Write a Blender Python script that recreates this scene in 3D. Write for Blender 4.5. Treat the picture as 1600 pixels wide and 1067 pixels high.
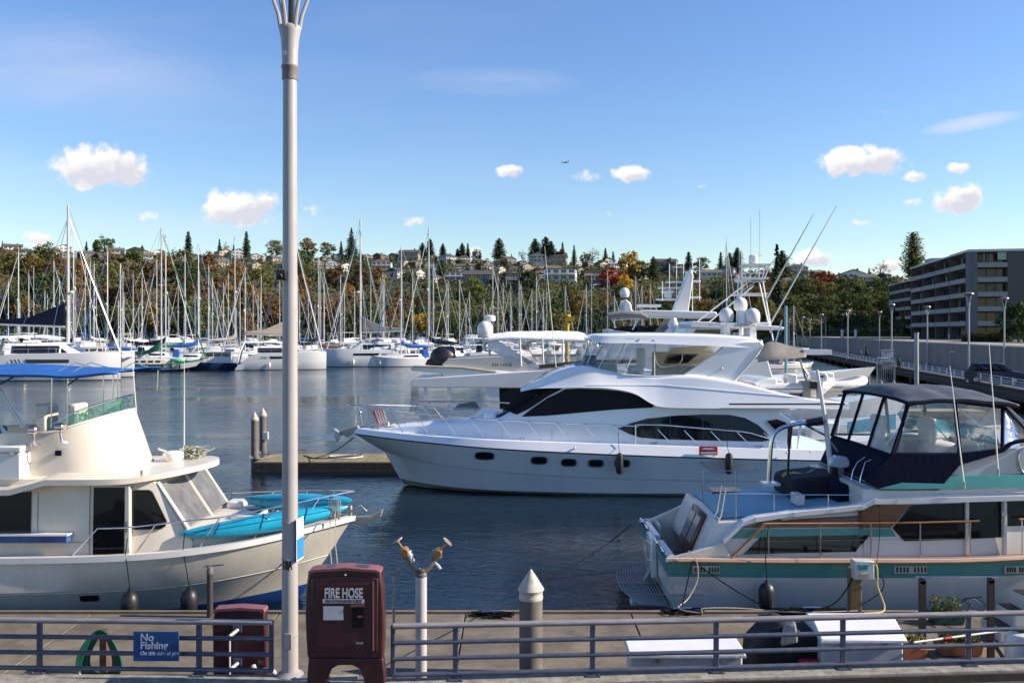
import bpy, bmesh, math, random
from math import sin, cos, pi, radians, sqrt
from mathutils import Vector, Matrix, noise

for o in list(bpy.data.objects): bpy.data.objects.remove(o)
sc = bpy.context.scene
col = sc.collection
# ---------------------------------------------------------------- camera
H = 6.5           # eye height above the water
F = 1400.0        # focal length in photo pixels (1600 wide)
HZ = 518.0        # horizon row of the photo
cam = bpy.data.cameras.new('camera'); camo = bpy.data.objects.new('camera', cam); col.objects.link(camo)
camo.location = (0, 0, H); camo.rotation_euler = (radians(90), 0, 0)
cam.sensor_width = 36; cam.lens = 36*F/1600; cam.shift_y = -(533.5-HZ)/1600
cam.clip_start = 0.1; cam.clip_end = 20000
sc.camera = camo
# ---------------------------------------------------------------- sky and sun
SUN_EL, SUN_AZ = radians(29), radians(93)      # azimuth from +Y towards +X
w = bpy.data.worlds.new("World"); sc.world = w; w.use_nodes = True
nt = w.node_tree; N = nt.nodes; L = nt.links
bg = N['Background']; bg.inputs[1].default_value = 0.098
sky = N.new('ShaderNodeTexSky'); sky.sky_type = 'NISHITA'; sky.sun_disc = False
sky.sun_elevation = SUN_EL; sky.sun_rotation = SUN_AZ
sky.air_density = 1.25; sky.dust_density = 0.1; sky.ozone_density = 4.5; sky.altitude = 0
def mth(nt, op, a, b=None, c=None, clamp=False):
    n = nt.nodes.new('ShaderNodeMath'); n.operation = op; n.use_clamp = clamp
    for i, v in enumerate((a, b, c)):
        if v is None: continue
        if isinstance(v, (int, float)): n.inputs[i].default_value = v
        else: nt.links.new(v, n.inputs[i])
    return n.outputs[0]
hs = N.new('ShaderNodeHueSaturation'); hs.inputs['Saturation'].default_value = 1.12; hs.inputs['Hue'].default_value = .513; hs.inputs['Value'].default_value = 1.0
L.new(sky.outputs[0], hs.inputs['Color'])
geo = N.new('ShaderNodeTexCoord'); sep = N.new('ShaderNodeSeparateXYZ'); L.new(geo.outputs['Generated'], sep.inputs[0])
ymax = mth(nt, 'MAXIMUM', sep.outputs[1], 0.02)
U = mth(nt, 'DIVIDE', sep.outputs[0], ymax); V = mth(nt, 'DIVIDE', sep.outputs[2], ymax)   # slope coordinates of the view ray: the sky as seen northwards
cmb = N.new('ShaderNodeCombineXYZ'); L.new(U, cmb.inputs[0]); L.new(V, cmb.inputs[1])
def wnoise(scale, det, rough, sx=1, sy=1, off=0):
    mp = N.new('ShaderNodeMapping'); mp.inputs['Scale'].default_value = (sx, sy, 1); mp.inputs['Location'].default_value = (off, off*.7, off)
    L.new(cmb.outputs[0], mp.inputs[0])
    n = N.new('ShaderNodeTexNoise'); n.inputs['Scale'].default_value = scale; n.inputs['Detail'].default_value = det; n.inputs['Roughness'].default_value = rough
    L.new(mp.outputs[0], n.inputs[0]); return n.outputs[0]
n1 = wnoise(26, 6, .55); n2 = wnoise(70, 5, .6, off=3)
# cumulus puffs: x, y (photo px), half width, half height, strength
PUFFS = [(150,258,70,36,1),(192,268,46,30,1),(125,266,40,26,.9),(372,326,60,28,1),(402,318,34,22,1),(345,332,36,20,.8),(797,268,27,11,.8),(990,272,30,13,.8),(918,278,20,10,.35),(938,334,20,8,.5),
 (1345,254,66,24,1),(1375,246,40,22,.95),(1300,266,30,14,.7),(1494,312,42,24,1),(1512,302,26,18,.9),(1432,275,20,8,.6),(1496,263,24,9,.7),(1272,404,34,16,.9),(1388,414,22,12,.7),(645,345,22,10,.45),
 (1410,210,16,7,.35),(1385,172,18,7,.25),(1432,316,16,6,.4),(232,340,14,7,.35),(60,372,40,10,.4),(740,396,30,9,.3),(480,332,30,18,.3),(1350,350,26,6,.3),(1095,292,10,4,.3)]
mask = None; low = None
for (x, y, a, b, s) in PUFFS:
    u0, v0 = (x-800)/F, (HZ-y)/F
    du = mth(nt, 'MULTIPLY', mth(nt, 'SUBTRACT', U, u0), F/a/1.18); dv = mth(nt, 'MULTIPLY', mth(nt, 'SUBTRACT', V, v0), F/b/1.18)
    r2 = mth(nt, 'ADD', mth(nt, 'MULTIPLY', du, du), mth(nt, 'MULTIPLY', dv, dv))
    m = mth(nt, 'MULTIPLY', mth(nt, 'SUBTRACT', 1.0, r2), s)
    m = mth(nt, 'MAXIMUM', m, -0.6)
    l = mth(nt, 'MULTIPLY', mth(nt, 'MAXIMUM', m, 0), mth(nt, 'MINIMUM', mth(nt, 'MAXIMUM', mth(nt, 'SUBTRACT', .25, mth(nt, 'ADD', dv, mth(nt, 'MULTIPLY', du, -.35))), 0), 1))
    mask = m if mask is None else mth(nt, 'MAXIMUM', mask, m)
    low = l if low is None else mth(nt, 'MAXIMUM', low, l)
dens = mth(nt, 'ADD', mask, mth(nt, 'ADD', mth(nt, 'MULTIPLY', mth(nt, 'SUBTRACT', n1, .52), 2.2), mth(nt, 'MULTIPLY', mth(nt, 'SUBTRACT', n2, .5), 1.2)))
cloud = mth(nt, 'MULTIPLY', mth(nt, 'SUBTRACT', dens, .04), 1.9, clamp=True)
cloud = mth(nt, 'SMOOTHSTEP', cloud, 0, 1) if False else mth(nt, 'MULTIPLY', cloud, cloud)
# thin cirrus veils
ci = wnoise(3.2, 7, .6, .8, 3.6, off=5); ci2 = wnoise(1.3, 3, .5, .8, 1.6, off=9)
cir = mth(nt, 'MULTIPLY', mth(nt, 'MULTIPLY', mth(nt, 'SUBTRACT', ci, .44), 2.6, clamp=True), mth(nt, 'MULTIPLY', mth(nt, 'SUBTRACT', ci2, .42), 3.0, clamp=True))
leftw = mth(nt, 'MULTIPLY', mth(nt, 'SUBTRACT', .16, U), 2.2, clamp=True)
cir = mth(nt, 'MULTIPLY', cir, mth(nt, 'ADD', mth(nt, 'MULTIPLY', leftw, .42), .05))
def streak(x, y, a, b, tilt, s):
    u0, v0 = (x-800)/F, (HZ-y)/F
    uu = mth(nt, 'SUBTRACT', U, u0); vv = mth(nt, 'SUBTRACT', mth(nt, 'SUBTRACT', V, v0), mth(nt, 'MULTIPLY', uu, tilt))
    r2 = mth(nt, 'ADD', mth(nt, 'POWER', mth(nt, 'ABSOLUTE', mth(nt, 'MULTIPLY', uu, F/a)), 2), mth(nt, 'POWER', mth(nt, 'ABSOLUTE', mth(nt, 'MULTIPLY', vv, F/b)), 2))
    return mth(nt, 'MULTIPLY', mth(nt, 'MULTIPLY', mth(nt, 'SUBTRACT', 1, r2, clamp=True), mth(nt, 'MULTIPLY', mth(nt, 'SUBTRACT', ci, .32), 3, clamp=True)), s)
st = mth(nt, 'MAXIMUM', streak(1520,192,85,14,.17,.75), streak(770,128,150,26,-.02,.3))
st = mth(nt, 'MAXIMUM', st, streak(100,110,330,90,-.12,.28))
st = mth(nt, 'MAXIMUM', st, streak(250,350,330,34,0,.34))
mixc = N.new('ShaderNodeMix'); mixc.data_type = 'RGBA'
L.new(mth(nt, 'MAXIMUM', cir, st), mixc.inputs[0]); L.new(hs.outputs[0], mixc.inputs[6]); mixc.inputs[7].default_value = (4.9, 4.8, 5.3, 1)
cc = N.new('ShaderNodeMix'); cc.data_type = 'RGBA'; L.new(mth(nt, 'MULTIPLY', mth(nt, 'ADD', mth(nt, 'MULTIPLY', low, 2.2), mth(nt, 'MULTIPLY', mth(nt, 'SUBTRACT', .55, n2), mth(nt, 'MULTIPLY', low, 6))), 1.0, clamp=True), cc.inputs[0])
cc.inputs[6].default_value = (5.9, 5.7, 5.5, 1); cc.inputs[7].default_value = (4.0, 4.1, 4.6, 1)
mix2 = N.new('ShaderNodeMix'); mix2.data_type = 'RGBA'; L.new(cloud, mix2.inputs[0]); L.new(mixc.outputs[2], mix2.inputs[6]); L.new(cc.outputs[2], mix2.inputs[7])
L.new(mix2.outputs[2], bg.inputs[0])

sl = bpy.data.lights.new('sun', 'SUN'); sl.energy = 4.9; sl.angle = radians(.5); sl.color = (1.0, .88, .72)
so = bpy.data.objects.new('sun', sl); col.objects.link(so)
sd = Vector((sin(SUN_AZ)*cos(SUN_EL), cos(SUN_AZ)*cos(SUN_EL), sin(SUN_EL)))
so.rotation_euler = (-sd).to_track_quat('-Z', 'Y').to_euler(); so.location = (40, 0, 60)
sc.view_settings.view_transform = 'Standard'; sc.view_settings.look = 'None'; sc.view_settings.exposure = 0.9; sc.view_settings.gamma = 1
sc.cycles.max_bounces = 6; sc.cycles.transparent_max_bounces = 16; sc.cycles.caustics_reflective = False; sc.cycles.caustics_refractive = False
sc.cycles.use_denoising = True

# ---------------------------------------------------------------- helpers
def X_(px, Y): return (px-800)*Y/F
def Z_(py, Y): return H-(py-HZ)*Y/F
def P(px, py, Y): return Vector((X_(px, Y), Y, Z_(py, Y)))
def Y_(py, z): return (H-z)*F/(py-HZ)
def sproj(p): return (800+F*p[0]/p[1], HZ-F*(p[2]-H)/p[1])
def srgb(r, g, b):
    f = lambda c: (c/255/12.92) if c/255 <= .04045 else ((c/255+.055)/1.055)**2.4
    return (f(r), f(g), f(b))
def lerp(a, b, t): return a+(b-a)*t
def interp(tab, x):
    if x <= tab[0][0]: return tab[0][1]
    for (a, va), (b, vb) in zip(tab, tab[1:]):
        if x <= b: return va+(vb-va)*(x-a)/(b-a)
    return tab[-1][1]
ORG = {}
class MB:
    def __init__(s): s.v = []; s.f = []; s.m = []; s.cur = 0
    def mat(s, i): s.cur = i; return s
    def add(s, vs, fs):
        o = len(s.v); s.v += [tuple(v) for v in vs]
        for f in fs: s.f.append(tuple(o+i for i in f)); s.m.append(s.cur)
        return s
    def box(s, c, d, rz=0, ry=0, rx=0):
        M = Matrix.Translation(c) @ Matrix.Rotation(rz, 4, 'Z') @ Matrix.Rotation(ry, 4, 'Y') @ Matrix.Rotation(rx, 4, 'X')
        vs = [M @ Vector((x*d[0]/2, y*d[1]/2, z*d[2]/2)) for x in (-1, 1) for y in (-1, 1) for z in (-1, 1)]
        return s.add(vs, [(0,1,3,2),(4,6,7,5),(0,4,5,1),(2,3,7,6),(0,2,6,4),(1,5,7,3)])
    def bb(s, x0, x1, y0, y1, z0, z1): return s.box(((x0+x1)/2, (y0+y1)/2, (z0+z1)/2), (x1-x0, y1-y0, z1-z0))
    def cyl(s, a, b, r0, r1=None, n=10, cap=True):
        a = Vector(a); b = Vector(b); r1 = r0 if r1 is None else r1
        q = (b-a).to_track_quat('Z', 'Y'); vs = []
        for p, r in ((a, r0), (b, r1)):
            for i in range(n): vs.append(p+q @ Vector((r*cos(2*pi*i/n), r*sin(2*pi*i/n), 0)))
        fs = [(i, (i+1) % n, n+(i+1) % n, n+i) for i in range(n)]
        if cap: fs += [tuple(range(n))[::-1], tuple(range(n, 2*n))]
        return s.add(vs, fs)
    def tube(s, pts, r, n=6, closed=False):
        pts = [Vector(p) for p in pts]; k = len(pts); vs = []; up = None
        for i, p in enumerate(pts):
            if closed: d = (pts[(i+1) % k]-pts[i-1])
            else: d = pts[min(i+1, k-1)]-pts[max(i-1, 0)]
            if d.length < 1e-9: d = Vector((0, 0, 1))
            d.normalize()
            if up is None: up = d.orthogonal().normalized()
            up = (up-d*up.dot(d)); up = up.normalized() if up.length > 1e-6 else d.orthogonal().normalized()
            w_ = d.cross(up); rr = r[i] if isinstance(r, (list, tuple)) else r
            for j in range(n): vs.append(p+(up*cos(2*pi*j/n)+w_*sin(2*pi*j/n))*rr)
        fs = []
        for i in range(k if closed else k-1):
            for j in range(n): a = i*n; b = ((i+1) % k)*n; fs.append((a+j, a+(j+1) % n, b+(j+1) % n, b+j))
        if not closed: fs += [tuple(range(n))[::-1], tuple(range((k-1)*n, k*n))]
        return s.add(vs, fs)
    def lathe(s, prof, c, n=16, axis='Z'):
        c = Vector(c); vs = []
        for (r, z) in prof:
            for i in range(n):
                a = 2*pi*i/n
                p = (r*cos(a), r*sin(a), z) if axis == 'Z' else ((r*cos(a), z, r*sin(a)) if axis == 'Y' else (z, r*cos(a), r*sin(a)))
                vs.append(c+Vector(p))
        fs = []
        for k in range(len(prof)-1):
            for i in range(n): fs.append((k*n+i, k*n+(i+1) % n, (k+1)*n+(i+1) % n, (k+1)*n+i))
        fs += [tuple(range(n))[::-1], tuple(range((len(prof)-1)*n, len(prof)*n))]
        return s.add(vs, fs)
    def ball(s, c, r, n=12, sc_=(1,1,1), k=8):
        prof = [(max(.001, r*sin(pi*i/k)), -r*cos(pi*i/k)) for i in range(k+1)]
        o = len(s.v); s.lathe(prof, (0,0,0), n); c = Vector(c)
        for i in range(o, len(s.v)): v = s.v[i]; s.v[i] = (c.x+v[0]*sc_[0], c.y+v[1]*sc_[1], c.z+v[2]*sc_[2])
        return s
    def prism(s, poly, a, b, plane='XZ'):
        """poly in the plane, extruded from a to b along the third axis"""
        f = {'XZ': lambda p, t: (p[0], t, p[1]), 'XY': lambda p, t: (p[0], p[1], t), 'YZ': lambda p, t: (t, p[0], p[1])}[plane]
        n = len(poly); vs = [f(p, a) for p in poly]+[f(p, b) for p in poly]
        return s.add(vs, [tuple(range(n)), tuple(range(n, 2*n))[::-1]]+[(i, n+i, n+(i+1) % n, (i+1) % n) for i in range(n)])
    def strip(s, A, B):
        n = len(A); return s.add(list(A)+list(B), [(i, i+1, n+i+1, n+i) for i in range(n-1)])
    def grid(s, rows, closed=False):
        n = len(rows[0]); vs = [p for r in rows for p in r]; fs = []
        for k in range(len(rows)-1):
            for i in range(n if closed else n-1):
                j = (i+1) % n; fs.append((k*n+i, k*n+j, (k+1)*n+j, (k+1)*n+i))
        return s.add(vs, fs)
    def build(s, name, mats, parent=None, smooth=40, bevel=0, label=None, cat=None, group=None, kind=None, world=True, solid=0, org=None, props=None):
        me = bpy.data.meshes.new(name); o = bpy.data.objects.new(name, me)
        off = Vector(ORG.get(parent.name, (0,0,0))) if parent is not None else Vector(org or (0,0,0))
        if parent is None and org is None and s.v:
            xs = [v[0] for v in s.v]; ys = [v[1] for v in s.v]; zs = [v[2] for v in s.v]
            off = Vector(((min(xs)+max(xs))/2, (min(ys)+max(ys))/2, min(zs)))
        me.from_pydata([(v[0]-off.x, v[1]-off.y, v[2]-off.z) for v in s.v], [], s.f)
        if not isinstance(mats, (list, tuple)): mats = [mats]
        for m in mats: me.materials.append(m)
        if len(mats) > 1: me.polygons.foreach_set('material_index', s.m)
        bm = bmesh.new(); bm.from_mesh(me); bmesh.ops.remove_doubles(bm, verts=bm.verts, dist=1e-5); bmesh.ops.recalc_face_normals(bm, faces=bm.faces); bm.to_mesh(me); bm.free()
        if smooth:
            me.polygons.foreach_set('use_smooth', [True]*len(me.polygons)); me.set_sharp_from_angle(angle=radians(smooth))
        me.update(); col.objects.link(o)
        if parent is not None: o.parent = parent; ORG[o.name] = tuple(off)
        else: o.location = off; ORG[o.name] = tuple(off)
        if solid:
            md = o.modifiers.new('s', 'SOLIDIFY'); md.thickness = solid; md.offset = 0
        if bevel:
            md = o.modifiers.new('b', 'BEVEL'); md.width = bevel; md.segments = 2; md.limit_method = 'ANGLE'; md.angle_limit = radians(40); md.harden_normals = False
        if label: o['label'] = label
        if cat: o['category'] = cat
        if group: o['group'] = group
        if kind: o['kind'] = kind
        return o
def thing(name, label, cat, loc=(0,0,0), group=None):
    o = bpy.data.objects.new(name, None); col.objects.link(o); o.location = loc; o.empty_display_size = .2
    o['label'] = label; o['category'] = cat
    if group: o['group'] = group
    ORG[o.name] = tuple(loc); return o
KIDS = {}
def kids(o):
    return [c for c in bpy.data.objects if c.parent is o]
def dup(o, parent=None, tree=None):
    tree = tree if tree is not None else snapshot(o)
    c = o.copy(); col.objects.link(c)
    if parent is not None: c.parent = parent
    for ch in tree: dup(ch[0], c, ch[1])
    return c
def snapshot(o): return [(c, snapshot(c)) for c in o.children]
_T = {}
def place(proto, loc, rz=0, s=(1,1,1), label=None, group=None, cat=None, tilt=(0,0)):
    if isinstance(s, (int, float)): s = (s, s, s)
    if proto.name not in _T: _T[proto.name] = snapshot(proto); c = proto
    else: c = dup(proto, None, _T[proto.name])
    c.location = loc; c.rotation_euler = (tilt[0], tilt[1], rz); c.scale = s
    if label: c['label'] = label
    if group: c['group'] = group
    if cat: c['category'] = cat
    return c

def smoothline(pts, k=6):
    """Catmull-Rom through the points"""
    pts = [Vector(p) for p in pts]; out = []
    for i in range(len(pts)-1):
        p0 = pts[max(i-1, 0)]; p1 = pts[i]; p2 = pts[i+1]; p3 = pts[min(i+2, len(pts)-1)]
        for j in range(k):
            t = j/k; out.append(.5*((2*p1)+(p2-p0)*t+(2*p0-5*p1+4*p2-p3)*t*t+(3*p1-p0-3*p2+p3)*t**3))
    out.append(pts[-1]); return out
def sag(a, b, d, n=12):
    a = Vector(a); b = Vector(b)
    return [a.lerp(b, i/n)-Vector((0, 0, d*4*(i/n)*(1-i/n))) for i in range(n+1)]

# ---------------------------------------------------------------- materials
_M = {}
def mat(name, rgb, rough=.5, metal=0, var=.12, vs=3.0, bump=0, bs=40, coat=0, dirt=None, dirtamt=0, spec=.5, obj=False, stretch=None, rnd=0):
    if name in _M: return _M[name]
    m = bpy.data.materials.new(name); m.use_nodes = True; t = m.node_tree; p = t.nodes['Principled BSDF']
    p.inputs['Roughness'].default_value = rough; p.inputs['Metallic'].default_value = metal
    p.inputs['Coat Weight'].default_value = coat; p.inputs['Coat Roughness'].default_value = .06; p.inputs['Specular IOR Level'].default_value = spec
    tc = t.nodes.new('ShaderNodeTexCoord'); mp = t.nodes.new('ShaderNodeMapping'); t.links.new(tc.outputs['Object'], mp.inputs[0])
    if stretch: mp.inputs['Scale'].default_value = stretch
    nz = t.nodes.new('ShaderNodeTexNoise'); nz.inputs['Scale'].default_value = vs; nz.inputs['Detail'].default_value = 6; nz.inputs['Roughness'].default_value = .6
    t.links.new(mp.outputs[0], nz.inputs[0])
    rp = t.nodes.new('ShaderNodeValToRGB'); rp.color_ramp.elements[0].position = .3; rp.color_ramp.elements[1].position = .7
    rp.color_ramp.elements[0].color = tuple(c*(1-var) for c in rgb)+(1,); rp.color_ramp.elements[1].color = tuple(min(1, c*(1+var)) for c in rgb)+(1,)
    t.links.new(nz.outputs[0], rp.inputs[0]); out = rp.outputs[0]
    if dirt:
        n2 = t.nodes.new('ShaderNodeTexNoise'); n2.inputs['Scale'].default_value = vs*.7; n2.inputs['Detail'].default_value = 10; n2.inputs['Roughness'].default_value = .72
        mp2 = t.nodes.new('ShaderNodeMapping'); mp2.inputs['Scale'].default_value = (1.6, 1.6, .35); mp2.inputs['Location'].default_value = (7, 3, 1)
        t.links.new(tc.outputs['Object'], mp2.inputs[0]); t.links.new(mp2.outputs[0], n2.inputs[0])
        k = mth(t, 'MULTIPLY', mth(t, 'MULTIPLY', mth(t, 'SUBTRACT', n2.outputs[0], .46), 4, clamp=True), dirtamt)
        mx = t.nodes.new('ShaderNodeMix'); mx.data_type = 'RGBA'; t.links.new(k, mx.inputs[0]); t.links.new(out, mx.inputs[6]); mx.inputs[7].default_value = tuple(dirt)+(1,); out = mx.outputs[2]
    if rnd:
        oi = t.nodes.new('ShaderNodeObjectInfo'); h = t.nodes.new('ShaderNodeHueSaturation')
        t.links.new(mth(t, 'ADD', mth(t, 'MULTIPLY', oi.outputs['Random'], rnd*2), 1-rnd), h.inputs['Value'])
        t.links.new(mth(t, 'ADD', mth(t, 'MULTIPLY', mth(t, 'FRACT', mth(t, 'MULTIPLY', oi.outputs['Random'], 7.3)), rnd*.08), .5-rnd*.04), h.inputs['Hue'])
        t.links.new(out, h.inputs['Color']); out = h.outputs[0]
    t.links.new(out, p.inputs['Base Color'])
    r2 = mth(t, 'ADD', mth(t, 'MULTIPLY', nz.outputs[0], rough*.5), rough*.75, clamp=True); t.links.new(r2, p.inputs['Roughness'])
    if bump:
        nb = t.nodes.new('ShaderNodeTexNoise'); nb.inputs['Scale'].default_value = bs; nb.inputs['Detail'].default_value = 5; t.links.new(mp.outputs[0], nb.inputs[0])
        b = t.nodes.new('ShaderNodeBump'); b.inputs['Strength'].default_value = bump; b.inputs['Distance'].default_value = .02
        t.links.new(nb.outputs[0], b.inputs['Height']); t.links.new(b.outputs[0], p.inputs['Normal'])
    _M[name] = m; return m
def clear(name, tint, refl=.10, rough=.03, alpha=None, base=None, hazy=0):
    if name in _M: return _M[name]
    m = bpy.data.materials.new(name); m.use_nodes = True; t = m.node_tree
    for n in list(t.nodes):
        if n.type == 'BSDF_PRINCIPLED': t.nodes.remove(n)
    out = t.nodes['Material Output']; tr = t.nodes.new('ShaderNodeBsdfTransparent'); tr.inputs[0].default_value = tuple(tint)+(1,)
    gl = t.nodes.new('ShaderNodeBsdfGlossy'); gl.inputs['Roughness'].default_value = rough
    lw = t.nodes.new('ShaderNodeLayerWeight'); lw.inputs[0].default_value = .25
    mx = t.nodes.new('ShaderNodeMixShader'); t.links.new(mth(t, 'ADD', mth(t, 'MULTIPLY', lw.outputs['Fresnel'], .6), refl, clamp=True), mx.inputs[0])
    src = tr.outputs[0]
    if hazy:
        df = t.nodes.new('ShaderNodeBsdfDiffuse'); df.inputs[0].default_value = tuple(base or (.6,.65,.7))+(1,); m3 = t.nodes.new('ShaderNodeMixShader')
        nz = t.nodes.new('ShaderNodeTexNoise'); nz.inputs['Scale'].default_value = 3; nz.inputs['Detail'].default_value = 4
        tc = t.nodes.new('ShaderNodeTexCoord'); t.links.new(tc.outputs['Object'], nz.inputs[0])
        t.links.new(mth(t, 'MULTIPLY', nz.outputs[0], hazy*2, clamp=True), m3.inputs[0]); t.links.new(tr.outputs[0], m3.inputs[1]); t.links.new(df.outputs[0], m3.inputs[2]); src = m3.outputs[0]
        bp = t.nodes.new('ShaderNodeBump'); bp.inputs['Strength'].default_value = .25; bp.inputs['Distance'].default_value = .1; t.links.new(nz.outputs[0], bp.inputs['Height']); t.links.new(bp.outputs[0], gl.inputs['Normal'])
    t.links.new(src, mx.inputs[1]); t.links.new(gl.outputs[0], mx.inputs[2]); t.links.new(mx.outputs[0], out.inputs[0])
    _M[name] = m; return m
white = mat('gelcoat', (.72,.70,.68), .18, var=.04, vs=1.2, coat=.5)
cream = mat('cream_gelcoat', (.66,.60,.51), .32, var=.07, vs=1.5, coat=.2, dirt=(.45,.40,.32), dirtamt=.25)
creamhull = mat('cream_hull', (.60,.56,.49), .22, var=.08, vs=1.0, coat=.4, dirt=(.34,.29,.22), dirtamt=.45)
greywhite = mat('weathered_white', (.62,.62,.62), .35, var=.1, vs=2, dirt=(.35,.33,.3), dirtamt=.3)
blackmesh = mat('black_window_cover', (.008,.008,.010), .55, var=.1, spec=.2)
blackglass = mat('dark_glass', (.006,.007,.009), .05, var=.1, spec=.35)
black = mat('black_rubber', (.012,.012,.014), .45, var=.2)
navy = mat('navy_canvas', (.008,.010,.026), .9, var=.25, vs=5, bump=.3, bs=8, spec=.1)
steel = mat('stainless', (.62,.62,.62), .22, metal=1, var=.05)
alum = mat('aluminium_mast', (.50,.50,.49), .4, metal=.2, var=.06)
teak = mat('teak', (.36,.17,.07), .5, var=.3, vs=8, stretch=(.3,6,6))
wooddark = mat('varnished_wood', (.16,.06,.03), .35, var=.35, vs=6, stretch=(.4,5,5), coat=.3)
bluecanvas = mat('blue_canvas', (.006,.09,.34), .75, var=.12, vs=4, bump=.2, bs=9)
teal = mat('teal_paint', (.055,.235,.22), .3, var=.08, vs=2, coat=.2)
tealdeck = mat('pale_blue_deck', (.20,.36,.43), .6, var=.12, vs=3)
rope = mat('rope_fibre', (.42,.38,.30), .9, var=.3, vs=30)
ropedark = mat('dark_rope', (.012,.012,.014), .95, var=.3, spec=.05)
yellowrope = mat('yellow_cable', (.62,.48,.14), .6, var=.15)
red = mat('red_paint', (.5,.03,.03), .4, var=.15)
concrete = mat('concrete', (.30,.28,.25), .9, var=.25, vs=4, bump=.5, bs=60, dirt=(.10,.09,.08), dirtamt=.5)
clearvinyl = clear('clear_vinyl', (.93,.94,.96), refl=.05, hazy=.10)
clearglass = clear('clear_glass', (.80,.88,.90), refl=.06)
whitecanvas = mat('white_canvas', (.66,.66,.66), .85, var=.08, vs=3, bump=.3, bs=7)

def loft_body(stations, yc, nr=5, camber=.04, cap=True):
    """closed tube of U-shaped sections: (x, z_bottom, z_top, halfbeam_bottom, halfbeam_top, corner radius)"""
    rows = []
    for (x, zb, zt, hb, ht, r) in stations:
        r = min(r, (zt-zb)*.9, ht*.9); pts = [(-hb, zb)]
        for i in range(nr+1):
            a = pi/2*i/nr; pts.append((-(ht-r)-r*cos(a), zt-r+r*sin(a)))
        pts.append((0, zt+camber)); right = [(-y, z) for (y, z) in pts[:-1]][::-1]
        rows.append([Vector((x, yc+y, z)) for (y, z) in pts+right])
    mb = MB(); mb.grid(rows, closed=True)
    n = len(rows[0])
    if cap: mb.add(rows[0], [tuple(range(n))]); mb.add(rows[-1], [tuple(range(n))[::-1]])
    return mb
def interp_st(st, x):
    if x <= st[0][0]: return st[0]
    for a, b in zip(st, st[1:]):
        if x <= b[0]:
            t = (x-a[0])/(b[0]-a[0]); return tuple(lerp(p, q, t) for p, q in zip(a, b))
    return st[-1]
def resample(st, n):
    """smooth stations"""
    vs = smoothline([Vector(s[:3]) for s in st], n); ws = smoothline([Vector(s[3:]) for s in st], n)
    return [tuple(v)+tuple(u) for v, u in zip(vs, ws)]
def side_y(st, yc, x, z, off=.01, sgn=-1):
    s = interp_st(st, x); r = min(s[5], (s[2]-s[1])*.9, s[4]*.9); t = (z-s[1])/max(1e-6, s[2]-r-s[1])
    if t <= 1: hb = lerp(s[3], s[4], max(t, -.3))
    else:
        dz = min(1, (z-(s[2]-r))/max(r, 1e-6)); hb = s[4]-r+r*sqrt(max(0, 1-dz*dz))
    return yc+sgn*(hb+off)
def panel(mb, poly, yfun, nx=24, nz=4):
    """x-monotone polygon (x,z) laid on the surface y=yfun(x,z)"""
    xs = [p[0] for p in poly]; x0, x1 = min(xs), max(xs); rows = []
    brk = sorted(set([x0+(x1-x0)*i/nx for i in range(nx+1)]+xs))
    for x in brk:
        xx = min(max(x, x0+1e-5), x1-1e-5); zs = []
        for (a, b) in zip(poly, poly[1:]+poly[:1]):
            if (a[0]-xx)*(b[0]-xx) <= 0 and a[0] != b[0]: zs.append(a[1]+(b[1]-a[1])*(xx-a[0])/(b[0]-a[0]))
        if len(zs) < 2: continue
        lo, hi = min(zs), max(zs); rows.append([Vector((x, yfun(x, lerp(lo, hi, j/nz)), lerp(lo, hi, j/nz))) for j in range(nz+1)])
    mb.grid(rows); return mb
def hull_mesh(lines, yc, mats_for_bands, k=5, deck=None, transom=True):
    """lines: keel..sheer, each a list of (x, halfbreadth, z) from stern to bow; mirrored"""
    sm = [smoothline([Vector(p) for p in l], k) for l in lines]
    mb = MB()
    for s in (-1, 1):
        for b in range(len(sm)-1):
            mb.mat(mats_for_bands[b])
            A = [Vector((p.x, yc+s*max(p.y, 0), p.z)) for p in sm[b]]; B = [Vector((p.x, yc+s*max(p.y, 0), p.z)) for p in sm[b+1]]
            mb.strip(A, B) if s < 0 else mb.strip(B, A)
    if transom:
        mb.mat(mats_for_bands[-2] if len(mats_for_bands) > 1 else 0)
        for b in range(len(sm)-1):
            mb.mat(mats_for_bands[b]); p, q = sm[b][0], sm[b+1][0]
            mb.add([(p.x, yc-p.y, p.z), (q.x, yc-q.y, q.z), (q.x, yc+q.y, q.z), (p.x, yc+p.y, p.z)], [(0,1,2,3)])
    if deck is not None:
        mb.mat(deck[0]); dz = deck[1]; S = sm[-1]
        mb.strip([Vector((p.x, yc-max(p.y-deck[2], 0), p.z+dz)) for p in S], [Vector((p.x, yc+max(p.y-deck[2], 0), p.z+dz)) for p in S])
    return mb, sm
def text(s, loc, size, m, parent, name='lettering', rot=(pi/2,0,0), ext=.002, align='CENTER', bold=0, sx=1):
    c = bpy.data.curves.new(name, 'FONT'); c.body = s; c.size = size; c.extrude = ext; c.align_x = align; c.align_y = 'CENTER'; c.offset = bold
    o = bpy.data.objects.new(name, c); c.materials.append(m); col.objects.link(o); dg = bpy.context.evaluated_depsgraph_get()
    me = bpy.data.meshes.new_from_object(o.evaluated_get(dg)); bpy.data.objects.remove(o)
    o = bpy.data.objects.new(name, me); col.objects.link(o)
    if parent is not None:
        o.parent = parent; o.location = Vector(loc)-Vector(ORG[parent.name])
    else: o.location = loc
    o.rotation_euler = rot; o.scale = (sx, 1, 1); return o
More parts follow.
